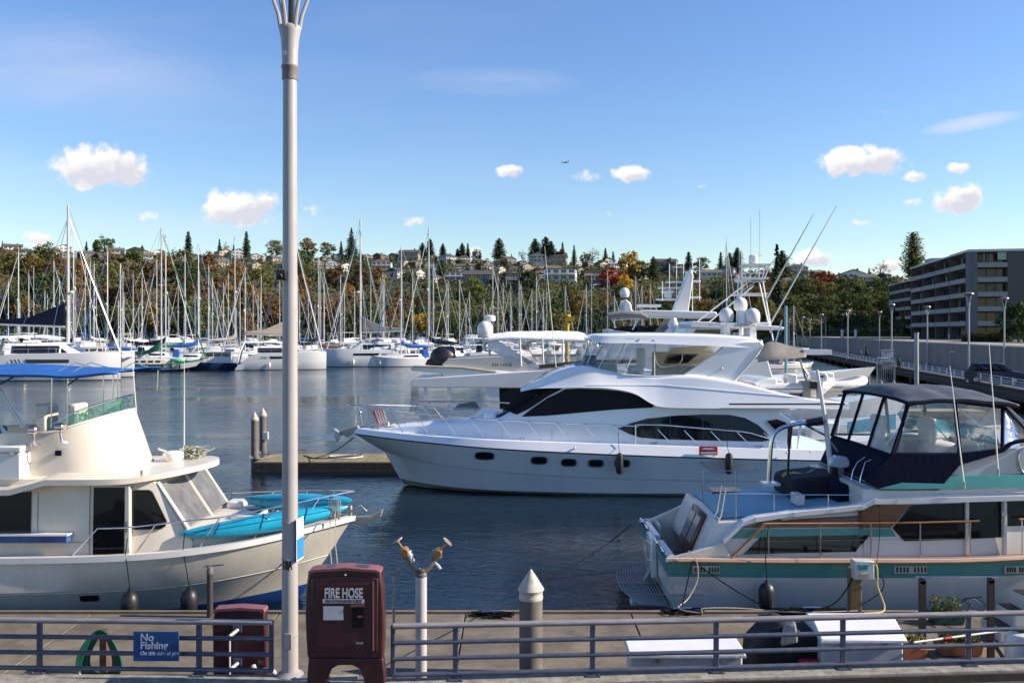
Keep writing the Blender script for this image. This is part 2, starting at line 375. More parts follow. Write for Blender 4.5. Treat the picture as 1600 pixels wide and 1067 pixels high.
# ================================================================ WATER
def water_mat():
    m = bpy.data.materials.new('water'); m.use_nodes = True; t = m.node_tree; p = t.nodes['Principled BSDF']
    p.inputs['Base Color'].default_value = (.002, .009, .017, 1); p.inputs['IOR'].default_value = 1.333; p.inputs['Specular IOR Level'].default_value = .36; p.inputs['Roughness'].default_value = .06
    tc = t.nodes.new('ShaderNodeTexCoord')
    def nz(scale, sx, sy, det, rot=0):
        mp = t.nodes.new('ShaderNodeMapping'); mp.inputs['Scale'].default_value = (sx, sy, 1); mp.inputs['Rotation'].default_value = (0, 0, rot); t.links.new(tc.outputs['Object'], mp.inputs[0])
        n = t.nodes.new('ShaderNodeTexNoise'); n.inputs['Scale'].default_value = scale; n.inputs['Detail'].default_value = det; n.inputs['Roughness'].default_value = .55; n.inputs['Distortion'].default_value = .4
        t.links.new(mp.outputs[0], n.inputs[0]); return n.outputs[0]
    a = nz(2.6, 1, 1.5, 4, .25); b = nz(.55, 1, 1.7, 3, -.3); c = nz(7.5, 1, 1.2, 3, .6); big = nz(.035, 1, 2.4, 3, .1)
    amp = mth(t, 'ADD', .28, mth(t, 'MULTIPLY', mth(t, 'MULTIPLY', mth(t, 'SUBTRACT', big, .38), 4.5, clamp=True), .95))
    h = mth(t, 'ADD', mth(t, 'MULTIPLY', a, .030), mth(t, 'ADD', mth(t, 'MULTIPLY', b, .055), mth(t, 'MULTIPLY', c, .006)))
    h = mth(t, 'MULTIPLY', h, amp)
    bp = t.nodes.new('ShaderNodeBump'); bp.inputs['Strength'].default_value = 1; bp.inputs['Distance'].default_value = 1.0
    t.links.new(h, bp.inputs['Height']); t.links.new(bp.outputs[0], p.inputs['Normal']); return m
mb = MB(); mb.add([(-6000,-300,0),(6000,-300,0),(6000,9000,0),(-6000,9000,0)], [(0,1,2,3)])
mb.build('water', water_mat(), kind='structure', smooth=0, org=(0,0,0))
# ================================================================ TERRAIN
RIDGE = [(-300,400),(0,394),(150,400),(300,404),(450,404),(600,404),(700,407),(800,410),(900,414),(1000,420),(1100,427),(1200,428),(1300,436),(1400,438),(1600,446),(1900,450)]
def Ysh(px): return interp([(0,440),(1050,430),(1180,360),(1260,330),(1400,315),(1900,300)], px)
def Yr(px): return interp([(0,740),(450,780),(1000,760),(1250,560),(1900,520)], px)
def gshape(px, t):
    k = interp([(0,.55),(350,.62),(520,.95),(1000,1.0),(1300,.9)], px)
    return max(0, min(1, t))**k
def ground(X, Y):
    px = 800+F*X/max(Y, 1); ys, yr = Ysh(px), Yr(px); zr = H+(HZ-interp(RIDGE, px))*yr/F
    z0 = interp([(1050,1.6),(1240,4.6)], px); t = (Y-ys)/(yr-ys)
    if t < 0: return 4.6 if X > 42.9+.2107*(Y-75)+9.2 else lerp(z0, -2, min(1, -t*12))
    z = z0+(zr-z0)*gshape(px, t)+1.8*noise.noise(Vector((X*.02, Y*.02, 0)))*min(1, t*6)
    if t > 1: z = zr-(Y-yr)*.02
    return z
def Yg(px, py):
    """depth at which the ground is seen at this pixel"""
    Y = Ysh(px)
    while Y < Yr(px):
        if HZ-F*(ground(X_(px, Y), Y)-H)/Y <= py: return Y
        Y += 3
    return Yr(px)
rows = []
for i in range(56):
    row = []
    for j in range(0, 125):
        px = -500+j*20; ys, yr = Ysh(px), Yr(px); t = -.12+1.7*i/55; Y = ys+t*(yr-ys); X = X_(px, Y); row.append(Vector((X, Y, ground(X, Y))))
    rows.append(row)
hillmat = mat('hill_soil', (.045,.055,.022), .95, var=.5, vs=.05)
mb = MB(); mb.grid(rows); mb.build('hillside_terrain', hillmat, kind='structure', org=(0,0,0))
# distant shore strip (rubble bank)
rubble = mat('riprap', (.16,.15,.13), .95, var=.5, vs=.6, bump=1, bs=2)
mb = MB(); rr = []
for j in range(0, 90):
    px = -450+j*18.5; Y = Ysh(px)
    rr.append([Vector((X_(px, Y-14), Y-14, -1)), Vector((X_(px, Y-4), Y-4, 1.6+.5*noise.noise(Vector((j*.9,0,0))))), Vector((X_(px, Y+14), Y+14, 2.2))])
mb.grid(rr); mb.build('shore_embankment', rubble, kind='structure', org=(0,0,0))

# ================================================================ PIER ON THE RIGHT
PD = Vector((.2107, 1)).normalized(); PX = lambda Y, off=0: 42.9+.2107*(Y-75)+off
asph = mat('asphalt', (.07,.07,.072), .9, var=.2, vs=2, bump=.3, bs=30)
wallm = mat('retaining_concrete', (.20,.19,.185), .9, var=.12, vs=.35, bump=.3, bs=12, dirt=(.07,.07,.07), dirtamt=.4)
timber = mat('dark_timber', (.045,.035,.028), .9, var=.4, vs=3, stretch=(3,3,.6))
lightpaint = mat('white_rail_paint', (.50,.50,.50), .5, var=.08)
PY0, PY1 = 60, 330
def lineq(off, z0, z1, w, y0=PY0, y1=PY1, mb=None):
    mb = mb or MB(); a, b = PX(y0, off), PX(y1, off)
    vs = [(a, y0, z0), (a+w, y0, z0), (a+w, y0, z1), (a, y0, z1), (b, y1, z0), (b+w, y1, z0), (b+w, y1, z1), (b, y1, z1)]
    return mb.add(vs, [(0,1,2,3),(7,6,5,4),(0,4,5,1),(3,2,6,7),(0,3,7,4),(1,5,6,2)])
lineq(0, 1.0, 1.4, 8.2).build('pier_roadway', asph, kind='structure', org=(0,0,0))
mb = lineq(-.12, 1.3, 1.62, .30); lineq(-.05, .55, 1.0, .25, mb=mb); mb.build('pier_kerb', timber, kind='structure', org=(0,0,0))
lineq(8.2, 0, 4.8, .5).build('retaining_wall', wallm, label='long grey concrete retaining wall running beside the pier road', cat='wall')
mb = lineq(8.7, 0, 4.7, 300); mb.build('terrace_ground', mat('terrace_grass', (.05,.06,.03), .95, var=.4, vs=.3), kind='structure', org=(0,0,0))
lineq(13, 4.704, 4.71, 7).build('terrace_road', mat('pale_path', (.26,.25,.24), .9, var=.1), kind='structure', org=(0,0,0))
# piles carrying the pier
pile_m = mat('pile_timber', (.08,.065,.05), .9, var=.4, vs=4)
mbp = MB(); mbp.cyl((0,0,-2), (0,0,1.0), .2, n=8); pp = mbp.build('pier_pile', pile_m, label='x', cat='pile', org=(0,0,0))
ORDW = ['first','second','third','fourth','fifth','sixth','seventh','eighth','ninth','tenth','eleventh','twelfth','thirteenth','fourteenth','fifteenth','sixteenth','seventeenth','eighteenth','nineteenth','twentieth']
def word(n):
    if n <= 20: return ORDW[n-1]
    tens = {2:'twenty',3:'thirty',4:'forty',5:'fifty',6:'sixty',7:'seventy'}
    base = {20:'twentieth',30:'thirtieth',40:'fortieth',50:'fiftieth',60:'sixtieth',70:'seventieth'}
    return base[n] if n % 10 == 0 else tens[n//10]+'-'+ORDW[n % 10-1]
Ys_ = 80
k = 0
while Ys_ < 325:
    place(pp, (PX(Ys_, .1), Ys_, 0), label='dark timber pile under the pier road edge, %s counted from the near end' % word(k+1), group='timber piles under the pier road'); Ys_ += 9; k += 1
# railing: one thing per bay group
def rail_bay(y0, y1, i):
    t = thing('pier_railing', 'pale %s-rail fence bay on the pier kerb, %s bay counted from the near end' % ('four', word(i+1)), 'railing', (PX(y0, .05), y0, 1.62), 'railing bays along the pier road')
    for z in (1.78, 1.98, 2.18, 2.42):
        m = MB(); a = (PX(y0, .05), y0, z); b = (PX(y1, .05), y1, z); m.cyl(a, b, .04, n=5); m.build('rail', lightpaint, t)
    n = 4
    for j in range(n):
        y = lerp(y0, y1, j/n); m = MB(); m.bb(PX(y, 0), PX(y, .1), y-.05, y+.05, 1.62, 2.46); m.build('post', lightpaint, t)
y = 66; i = 0
while y < 325: rail_bay(y, y+12, i); y += 12; i += 1
# far pier lamps
lampm = mat('lamp_grey', (.36,.36,.37), .4, metal=.3, var=.08)
def make_far_lamp(h):
    t = thing('street_lamp', 'x', 'street lamp')
    m = MB(); m.cyl((0,0,0), (0,0,h-1.4), .11, .09, 8); m.build('pole', lampm, t)
    m = MB(); m.cyl((0,0,0), (0,0,.35), .24, .2, 10); m.build('base', lampm, t)
    m = MB(); m.cyl((0,0,h-1.4), (0,0,h-1.0), .12, .17, 8)
    for a in range(4): ang = a*pi/2+.5; m.tube([(.12*cos(ang),.12*sin(ang),h-1.0),(.22*cos(ang),.22*sin(ang),h-.6),(.48*cos(ang),.48*sin(ang),h-.15)], .03, 4)
    m.build('bracket', lampm, t)
    m = MB(); m.lathe([(.08,h-.35),(.30,h-.22),(.50,h-.12),(.46,h-.02),(.1,h+.06)], (0,0,0), 12); m.build('lamp_head', mat('lamp_head_metal', (.22,.22,.23), .4, metal=.4), t)
    return t
fl = make_far_lamp(9.0)
for i, yy in enumerate((90.4, 127, 165, 201, 238, 275)):
    place(fl, (PX(yy, -.05), yy, 1.4), rz=i, label='grey street lamp on the water-side kerb of the pier, %s from the near end' % word(i+1), group='street lamps along the pier')
for i, yy in enumerate((103, 138, 175, 212, 250, 286)):
    place(fl, (PX(yy, 7.8), yy, 1.4), rz=i*.7, label='grey street lamp close against the retaining wall, %s from the near end' % word(i+1), group='street lamps along the pier')
mb = MB(); mb.cyl((0,0,-2), (0,0,6.3), .22, .20, 10); mb.cyl((0,0,6.3), (0,0,6.4), .24, .24, 10)
yb = 88; x_ = X_(1432, yb); mb.build('tall_pile', mat('galv_pile', (.36,.37,.34), .6, var=.1), label='tall slim pale pile standing in the water before the pier railing', cat='pile', org=(0,0,0)).location = (x_, yb, 0)
# doors and marks in the wall
for (px, lab, c) in ((1354, 'dark steel service door set in the retaining wall', (.02,.02,.022)), (1490, 'grey steel door in the retaining wall near the parked vehicle', (.12,.12,.13))):
    Y = 35.3/((px-800)/F-.2107); m = MB(); x0 = PX(Y, 8.2)
    t = thing('service_door', lab, 'door', (x0, Y, 1.4)); m.bb(x0-.07, x0-.02, Y-.7, Y+.7, 1.4, 3.6); m.build('door_leaf', mat('d%.2f' % c[0], c, .5), t)
    m = MB(); m.bb(x0-.12, x0-.03, Y-.85, Y-.7, 1.4, 3.75); m.bb(x0-.12, x0-.03, Y+.7, Y+.85, 1.4, 3.75); m.bb(x0-.12, x0-.03, Y-.7, Y+.7, 3.6, 3.75); m.build('door_frame', lampm, t)
    m = MB(); m.ball((x0-.1, Y-.5, 2.4), .05, 8); m.build('handle', steel, t)
# small kiosk on the pier + gangway
Yk = 122; xk = X_(1386, Yk); t = thing('utility_cabinet', 'pale grey utility cabinet standing on the pier beside a lamp', 'cabinet', (xk, Yk, 1.4))
m = MB(); m.bb(xk-.6, xk+.6, Yk-.5, Yk+.5, 2.3, 3.9); m.build('cabinet_box', mat('cab', (.45,.46,.48), .5), t, bevel=.03)
m = MB(); m.bb(xk-.7, xk+.7, Yk-.6, Yk+.6, 3.9, 4.0); m.build('roof', lampm, t)
m = MB(); m.bb(xk-.55, xk+.55, Yk-.4, Yk+.4, 1.4, 2.3); m.build('plinth', concrete, t)
gy = 104; gx = X_(1384, gy); t = thing('gangway_gate', 'grey metal gangway gate where the ramp leaves the pier', 'gate', (gx, gy, .6))
m = MB()
for dx in (-1.0, 1.0): m.cyl((gx+dx, gy, .4), (gx+dx, gy, 3.4), .08, n=6)
m.cyl((gx-1.0, gy, 3.4), (gx+1.0, gy, 3.4), .08, n=6); m.build('gate_frame', lampm, t)
m = MB()
for j in range(9): m.cyl((gx-.9+j*.22, gy, .8), (gx-.9+j*.22, gy, 3.3), .025, n=4)
m.build('bars', lampm, t)

# ================================================================ APARTMENT BUILDING
bw = mat('dark_grey_render', (.105,.095,.09), .85, var=.08, vs=.3)
bb_ = mat('balcony_band', (.30,.285,.275), .8, var=.06, vs=.3); brf = mat('roof_edge_metal', (.55,.56,.58), .4, var=.05)
bglass = mat('building_glass', (.012,.014,.016), .06, var=.3, vs=.2); bcur = mat('curtain_behind_glass', (.14,.125,.09), .5, var=.4, vs=.5)
def apartment(loc, W_, D_, Hh, floors, label, corner=True, ang=-.2077):
    t = thing('apartment_block', label, 'apartment building', (0,0,0)); fh = Hh/floors; rc = 1.8
    m = MB(); m.bb(rc, 8.2 if corner else W_, rc if corner else 0, D_, 0, Hh)
    if corner: m.bb(8.2, W_, 0, D_-.01, 0, Hh-.002)
    m.build('wall', bw, t, smooth=0)
    m = MB(); m.bb(-.3, W_, -.3, D_+.3, Hh, Hh+.35); m.build('roof', brf, t, smooth=0)
    if corner:
        m = MB(); m.bb(0, 1.8, -.2, 2.4, 0, Hh-.01); m.build('corner_pier', mat('pier_grey', (.13,.13,.145), .85), t, smooth=0)
    nb = 4; L0 = 2.4 if corner else 0; seg = (D_-L0)/nb
    brng = random.Random(len(label))
    for f in range(floors):
        z = f*fh
        for _ in range(5):
            yb_ = brng.uniform(3, D_-3); hb_ = brng.uniform(.5, 1.1); m = MB(); m.bb(.5, 1.1, yb_, yb_+brng.uniform(.4, 1.2), z+.005, z+hb_); m.build('balcony_furniture', brng.choice([bcur, brf, bw, mat('balcony_plant', (.03,.05,.015), .9)]), t, smooth=0)
        for b in range(nb):                                    # long side, facing the water
            y0, y1 = L0+b*seg, L0+(b+1)*seg-.6
            if f > 0:
                m = MB(); m.bb(-.1, .1, y0+.05, y1, z-.25, z+.85); m.bb(.1, rc, y0+.05, y1, z-.25, z); m.build('balcony', bb_, t, smooth=0)
            m = MB(); m.bb(.0, rc-.02, y1+.1, y1+.5, z+(.0 if f == 0 else -.2), z+fh-.25); m.build('divider', bw, t, smooth=0)
            yy = y0+.5
            while yy < y1-1:
                m = MB(); m.bb(rc-.05, rc-.012, yy, yy+1.7, z+.1, z+fh-.6)
                m.build('window', random.choice([bglass, bglass, bglass, bcur, bglass]), t, smooth=0); yy += 2.1
        if corner:
            if f > 0: m = MB(); m.bb(1.82, 8.15, -.1, .1, z-.25, z+.85); m.bb(1.82, 8.15, .1, rc, z-.25, z); m.build('balcony', bb_, t, smooth=0)
            for xx in (2.2, 4.3, 6.3): m = MB(); m.bb(xx, xx+1.8, rc-.05, rc-.012, z+.1, z+fh-.6); m.build('window', bcur if (f+int(xx)) % 7 == 0 else bglass, t, smooth=0)
            for xx in (12, 14, 22, 24, 33): m = MB(); m.bb(xx, xx+.55, -.03, .02, z+1.9, z+2.15); m.build('vent', bglass, t, smooth=0)
    t.location = loc; t.rotation_euler = (0, 0, ang); return t
random.seed(4)
ap = apartment((105, 206, 4.7), 70, 58, 20.1, 6, 'dark grey six-storey apartment building with stacked balconies above the wall')
def sub(parent, name, m, mt): return m.build(name, mt, parent, smooth=0)
ORG[ap.name] = (0,0,0)
m = MB(); m.bb(8, 30, 30, 48, 20.5, 23.2); sub(ap, 'rooftop_plant_room', m, mat('plant_room', (.24,.235,.23), .8))
m = MB(); m.bb(3.5, 20, 50, 57, 20.5, 22.6); sub(ap, 'rooftop_screen', m, mat('plant_room2', (.30,.30,.31), .8))
m = MB(); m.bb(6.2, 8.1, .3, .5, 18.2, 20.0); sub(ap, 'glazed_screen', m, mat('pale_green_glass', (.30,.38,.32), .2))  # glazed screen in a plain pale green base colour
for q in (3.2, 4.6): m = MB(); m.bb(q, q+.12, -.05, .05, 17.6, 19.6); sub(ap, 'post', m, bb_)
for (x, y, h) in ((20,10,1.1),(34,16,.8),(46,8,1.5),(55,20,.7),(14,20,.8)): m = MB(); m.bb(x, x+1.6, y, y+1.2, 20.45, 20.45+h); sub(ap, 'roof_vent', m, brf)
ap2 = apartment((139.5, 314, 4.7), 50, 36, 19.5, 6, 'second dark balconied apartment block standing behind the larger one', corner=False)

# ================================================================ HOUSES
def wallmat(n, c): return mat('siding_'+n, c, .8, var=.06, vs=.6, rnd=.22)
WALLS = {'white': (.70,.69,.66), 'tan': (.36,.29,.20), 'grey': (.34,.35,.36), 'slate blue': (.09,.12,.18), 'dark brown': (.06,.045,.035), 'brick red': (.22,.085,.05), 'pale green': (.36,.40,.34)}
roofm = mat('asphalt_shingle', (.075,.07,.066), .9, var=.3, vs=1.5, rnd=.45); roofr = mat('red_brown_shingle', (.12,.07,.05), .9, var=.3, vs=1.5, rnd=.3)
trim = mat('white_trim', (.66,.66,.64), .6, var=.04); wglass = mat('house_glass', (.02,.026,.033), .05, var=.3, vs=.3); brick = mat('chimney_brick', (.2,.1,.07), .9, var=.2)
def make_house(colour, kind, W_=13, D_=9, h=5.4, rm=None):
    t = thing('hillside_house', 'x', 'house'); wm = wallmat(colour.replace(' ', '_'), WALLS[colour]); rm = rm or roofm; rh = 2.6
    m = MB(); m.bb(-W_/2, W_/2, -D_/2, D_/2, -5, h)
    if kind == 'gable':  # gable faces the water
        m.prism([(-W_/2, h), (W_/2, h), (0, h+rh)], -D_/2, D_/2, 'XZ')
    m.build('wall', wm, t, smooth=0)
    m = MB(); e = .6
    if kind == 'gable':
        for s in (-1, 1): m.prism([(0, h+rh+.25), (0, h+rh), (s*(W_/2+e), h-.25), (s*(W_/2+e), h)], -D_/2-e, D_/2+e, 'XZ')
    elif kind == 'side':
        m.prism([(-D_/2-e, h-.05), (D_/2+e, h-.05), (D_/2+e, h+.1), (0, h+rh), (-D_/2-e, h+.1)], -W_/2-e, W_/2+e, 'YZ')
    elif kind == 'hip':
        a, b = W_/2+e, D_/2+e; m.add([(-a,-b,h), (a,-b,h), (a,b,h), (-a,b,h), (-a+b,0,h+rh), (a-b,0,h+rh)], [(0,1,5,4),(1,2,5),(2,3,4,5),(3,0,4),(0,3,2,1)])
    else: m.bb(-W_/2-e, W_/2+e, -D_/2-e, D_/2+e, h, h+.3)
    rf = m.build('roof', rm, t, smooth=0)
    if kind != 'flat':
        m = MB(); m.bb(W_*.22, W_*.22+.9, .3, 1.2, h, h+rh+1); m.build('chimney', brick, rf, smooth=0)
    fl_ = 2 if h > 4 else 1; n = 4
    for f in range(fl_):
        z = .9+f*2.7
        for i in range(n):
            x = -W_/2+W_*(i+.5)/n; ww = W_/n*.62
            m = MB(); m.bb(x-ww/2-.12, x+ww/2+.12, -D_/2-.08, -D_/2+.02, z-.12, z+1.5); fr = m.build('window', trim, t, smooth=0)
            m = MB(); m.bb(x-ww/2, x-.06, -D_/2-.10, -D_/2-.03, z, z+1.38); m.bb(x+.06, x+ww/2, -D_/2-.10, -D_/2-.03, z, z+1.38); m.build('pane', wglass, fr, smooth=0)
        for y in (-D_/4, D_/4): m = MB(); m.bb(W_/2-.02, W_/2+.06, y-.7, y+.7, z, z+1.3); m.build('window', wglass, t, smooth=0)
    if kind in ('flat', 'hip'):
        m = MB(); m.bb(-W_/2, W_/2, -D_/2-1.8, -D_/2, 2.75, 2.95)
        m.bb(-W_/2, W_/2, -D_/2-1.8, -D_/2-1.7, 3.7, 3.8)
        for i in range(9): x = -W_/2+.05+(W_-.1)*i/8; m.bb(x-.04, x+.04, -D_/2-1.79, -D_/2-1.71, 2.95, 3.7)
        for x in (-W_/2+.3, 0, W_/2-.3): m.bb(x-.1, x+.1, -D_/2-1.7, -D_/2-1.5, -4, 2.75)
        m.build('deck', trim, t, smooth=0)
    return t
random.seed(11)
HP = {}
def hproto(c, k, **kw):
    if (c, k) not in HP: HP[(c, k)] = make_house(c, k, **kw)
    return HP[(c, k)]
HOUSES = []   # px, py of the base, colour, kind, scale
for (px, py, c, k, s) in [(748,448,'slate blue','side',1.5),(712,440,'white','flat',1.2),(814,449,'dark brown','flat',1.75),(876,441,'white','flat',1.7),(926,438,'brick red','flat',1.15),(1331,442,'white','gable',1.35),(1352,446,'grey','side',1.1),
      (948,400,'white','gable',.9),(540,424,'white','gable',.75),(597,423,'white','hip',1.1),(480,412,'white','gable',.8),(428,412,'tan','side',.8),(247,393,'white','gable',.9),(215,398,'tan','gable',1.1),(97,396,'white','gable',.9),(20,384,'white','side',1.0),
      (180,400,'tan','side',1),(350,398,'tan','gable',1),(370,398,'grey','gable',1),(640,408,'tan','side',1.2),(700,412,'grey','hip',1),(840,410,'white','gable',1.1),(870,412,'tan','side',1.2),(1245,428,'grey','hip',1.2),(1225,450,'grey','side',1.0),
      (1395,452,'grey','hip',1.1),(1380,440,'dark brown','side',.9),(1110,440,'white','side',1.1),(1140,432,'grey','side',1.0),(1040,420,'dark brown','side',1.2),(1060,415,'grey','flat',1),(620,436,'grey','side',1.0),(650,436,'white','gable',.9),(1270,462,'tan','side',1.0),(1315,455,'tan','hip',.9)]:
    HOUSES.append((px, py, c, k, s))
cs = list(WALLS); ks = ['gable', 'side', 'hip', 'gable', 'side']
wts = ['white','white','tan','grey','grey','dark brown','dark brown','tan','brick red','pale green','slate blue']
for row, (a, b, st, py0) in enumerate([(-40,460,19,6),(460,1010,18,4),(470,1000,20,14),(480,990,23,23),(520,960,29,34),(160,460,26,17),(1040,1240,32,8),(1250,1500,36,2),(1140,1420,44,16)]):
    x = a+random.uniform(0, st)
    while x < b:
        py = interp(RIDGE, x)+py0+random.uniform(-2.5, 2.5)
        if not any(abs(px-x) < 15*s and abs(q-py) < 9 for (px, q, *_r, s) in HOUSES): HOUSES.append((x, py, random.choice(wts), random.choice(ks), random.uniform(.52, .85)))
        x += st*random.uniform(.8, 1.3)
HOUSE_OBJS = []
for (px, py, c, k, s) in HOUSES:
    Y = Yg(px, py); X = X_(px, Y); sz = s*interp([(400,.85),(700,1.05)], Y)
    if px > 1180: sz *= .8
    o = place(hproto(c, k), (X, Y, ground(X, Y)), rz=random.uniform(.15, 1.15) if s < 1.1 else random.uniform(-.15, .15), s=(sz, sz, sz*.93), group='houses on the hillside')
    HOUSE_OBJS.append((px, py, c, k, s, o))
# ================================================================ TREES
def leafmat(n, a, b, c=None):
    m = bpy.data.materials.new('foliage_'+n); m.use_nodes = True; t = m.node_tree; p = t.nodes['Principled BSDF']; p.inputs['Roughness'].default_value = .75; p.inputs['Specular IOR Level'].default_value = .25
    tc = t.nodes.new('ShaderNodeTexCoord'); nz = t.nodes.new('ShaderNodeTexNoise'); nz.inputs['Scale'].default_value = .45; nz.inputs['Detail'].default_value = 6; nz.inputs['Roughness'].default_value = .75; t.links.new(tc.outputs['Object'], nz.inputs[0])
    oi = t.nodes.new('ShaderNodeObjectInfo'); k = mth(t, 'ADD', nz.outputs[0], mth(t, 'MULTIPLY', mth(t, 'SUBTRACT', oi.outputs['Random'], .5), .5))
    r = t.nodes.new('ShaderNodeValToRGB'); r.color_ramp.elements[0].position = .36; r.color_ramp.elements[1].position = .62; r.color_ramp.elements[0].color = tuple(a)+(1,); r.color_ramp.elements[1].color = tuple(b)+(1,)
    if c: e = r.color_ramp.elements.new(.8); e.color = tuple(c)+(1,)
    t.links.new(k, r.inputs[0])
    df = t.nodes.new('ShaderNodeBsdfTranslucent'); mx = t.nodes.new('ShaderNodeMixShader'); mx.inputs[0].default_value = .25
    t.links.new(r.outputs[0], p.inputs['Base Color']); t.links.new(r.outputs[0], df.inputs[0]); t.links.new(p.outputs[0], mx.inputs[1]); t.links.new(df.outputs[0], mx.inputs[2]); t.links.new(mx.outputs[0], t.nodes['Material Output'].inputs[0]); return m
bark = mat('bark', (.09,.07,.055), .95, var=.3, vs=2)
LM = {'rust': leafmat('rust', (0.115,0.068,0.026), (0.225,0.125,0.045), (0.155,0.124,0.031)), 'brown': leafmat('brown', (0.124,0.078,0.031), (0.232,0.139,0.046)), 'olive': leafmat('olive', (0.054,0.070,0.019), (0.155,0.155,0.039)),
      'green': leafmat('green', (0.028,0.050,0.016), (0.085,0.116,0.028)), 'gold': leafmat('gold', (0.341,0.217,0.031), (0.558,0.372,0.046)), 'dark': leafmat('dark', (0.016,0.031,0.014), (0.040,0.062,0.022)), 'red': leafmat('red', (0.155,0.028,0.019), (0.295,0.062,0.031)), 'bare': leafmat('bare', (0.171,0.132,0.085), (0.264,0.186,0.109))}
def leaf(m, c, s, rng, out=None):
    n = Vector((rng.gauss(0,1), rng.gauss(0,1), rng.gauss(0,1)))
    if out is not None: n = n*.6+out*1.2
    n.normalize(); a = n.orthogonal().normalized(); a.rotate(Matrix.Rotation(rng.uniform(0, 6.3), 3, n)); b = n.cross(a); s1 = s*rng.uniform(.6, 1.3); s2 = s*rng.uniform(.4, .9)
    m.add([c+a*s1, c+b*s2, c-a*s1*.8, c-b*s2*rng.uniform(.5, 1)], [(0,1,2,3)])
def broad_tree(colour, seed, h=11, rx=4.5, dens=1.0, low=.10, leafs=.42):
    rng = random.Random(seed); t = thing('broadleaf_tree', 'x', 'tree')
    tr = MB(); tr.tube([(0,0,-1), (.1,0,h*.25), (.05,.1,h*.5), (.2,0,h*.8)], [.32,.26,.2,.06], 6)
    cl = []
    for i in range(int(46*dens)):
        for _ in range(30):
            p = Vector((rng.uniform(-1,1), rng.uniform(-1,1), rng.uniform(-1,1)))
            r = p.length
            if .25 < r < 1 and noise.noise(p*1.9+Vector((seed,0,0))) > -.38: break
        c = Vector((p.x*rx, p.y*rx, h*(low+(1-low)/2)+p.z*h*(1-low)/2)); c.x *= 1-.25*max(0, p.z); cl.append((c, rng.uniform(.7, 1.5)*rx/4.2))
    for (c, r) in cl[:12]: tr.tube([(0,0,h*rng.uniform(.2,.45)), Vector((c.x*.5, c.y*.5, (h*.35+c.z)/2)), c], [.13,.08,.03], 4)
    tr.build('trunk', bark, t)
    m = MB()
    for (c, r) in cl:
        for i in range(int(34*dens)):
            d = Vector((rng.gauss(0,1), rng.gauss(0,1), rng.gauss(0,.8))); d = d.normalized()*(rng.random()**.45); leaf(m, c+d*r, leafs, rng, d)
    m.build('crown', LM[colour], t, smooth=0); return t
def conifer(colour, seed, h=16, r=3.0, droop=.35, shape='cone'):
    rng = random.Random(seed); t = thing('conifer_tree', 'x', 'tree'); tr = MB(); tr.cyl((0,0,-1), (0,0,h*.97), .3, .03, 6); tr.build('trunk', bark, t); m = MB(); z = h*.06
    while z < h*.99:
        f = z/h; rr = r*(1-f)**.8*rng.uniform(.8, 1.15) if shape == 'cone' else r*min(1, (1-f)**(.5 if h < 20 else .36)*(1.25 if h < 20 else 1.08))*min(1, .5+f*2.5)*rng.uniform(.88, 1.08)
        n = max(4, int(4+rr*3.2)); a0 = rng.uniform(0, 6)
        for i in range(n):
            a = a0+2*pi*i/n+rng.uniform(-.2,.2); q = rr*rng.uniform(.72, 1.1)
            for k in range(max(2, int(q*2.6))):
                u = (k+.6)/max(2, int(q*2.6)); c = Vector((cos(a)*q*u, sin(a)*q*u, z-droop*q*u*u+rng.uniform(-.1,.25))); leaf(m, c, .42+.15*(1-u), rng, Vector((cos(a)*.6, sin(a)*.6, .8)))
        z += h*.028 if shape == 'cone' else h*.026
    m.build('crown', LM[colour], t, smooth=0); return t
TP = {}
def tproto(kind):
    if kind in TP: return TP[kind]
    f = {'rust': lambda s: broad_tree('rust', s), 'brown': lambda s: broad_tree('brown', s, 10, 4.2, 1.0), 'bare': lambda s: broad_tree('bare', s, 11, 4.0, .75, leafs=.24), 'olive': lambda s: broad_tree('olive', s, 11, 4.6), 'green': lambda s: broad_tree('green', s, 10, 4.4, 1.1),
         'gold': lambda s: broad_tree('gold', s, 10, 3.6), 'red': lambda s: broad_tree('red', s, 8, 3.6), 'poplar': lambda s: conifer('olive', s, 22, 4.3, -.5, 'egg'),
         'fir': lambda s: conifer('dark', s), 'cedar': lambda s: conifer('dark', s, 15, 3.1, .1, 'egg'), 'cypress': lambda s: conifer('dark', s, 14, 2.1, .1, 'egg'), 'monkey': lambda s: conifer('green', s, 18, 4.6, .05)}[kind]
    TP[kind] = [f(hash(kind) % 97+i*13 if False else sum(map(ord, kind))+i*13) for i in range(2)]
    return TP[kind]
TREE_OBJS = []
NAME = {'rust': 'rust-brown autumn tree', 'brown': 'brown autumn tree', 'bare': 'half-bare thin-leaved tree', 'olive': 'olive-green broadleaf tree', 'green': 'green bushy tree', 'gold': 'golden-yellow autumn tree', 'red': 'deep red autumn tree', 'poplar': 'very tall upright poplar', 'fir': 'pointed dark fir', 'cedar': 'dense rounded dark evergreen', 'cypress': 'narrow dark cypress', 'monkey': 'tall layered conifer'}
trng = random.Random(5)
def tree(kind, px, py, hpx=None, wide=1.0, Y=None):
    """base seen at px,py; hpx height in photo pixels"""
    Y = Y or Yg(px, py); X = X_(px, Y); z = ground(X, Y); pr = trng.choice(tproto(kind))
    h0 = {'rust':11,'brown':10,'bare':11,'olive':11,'green':10,'gold':10,'red':8,'poplar':22,'fir':16,'cedar':15,'cypress':14,'monkey':18}[kind]
    s = (hpx*Y/F/h0) if hpx else trng.uniform(.8, 1.25); s *= 1.12 if hpx and hpx < 45 else 1; wide *= 1.3 if kind in ('cedar', 'fir') and hpx < 45 else 1; o = place(pr, (X, Y, z-.3), rz=trng.uniform(0, 6), s=(s*wide, s*wide, s)); TREE_OBJS.append((px, py, kind, s, o))
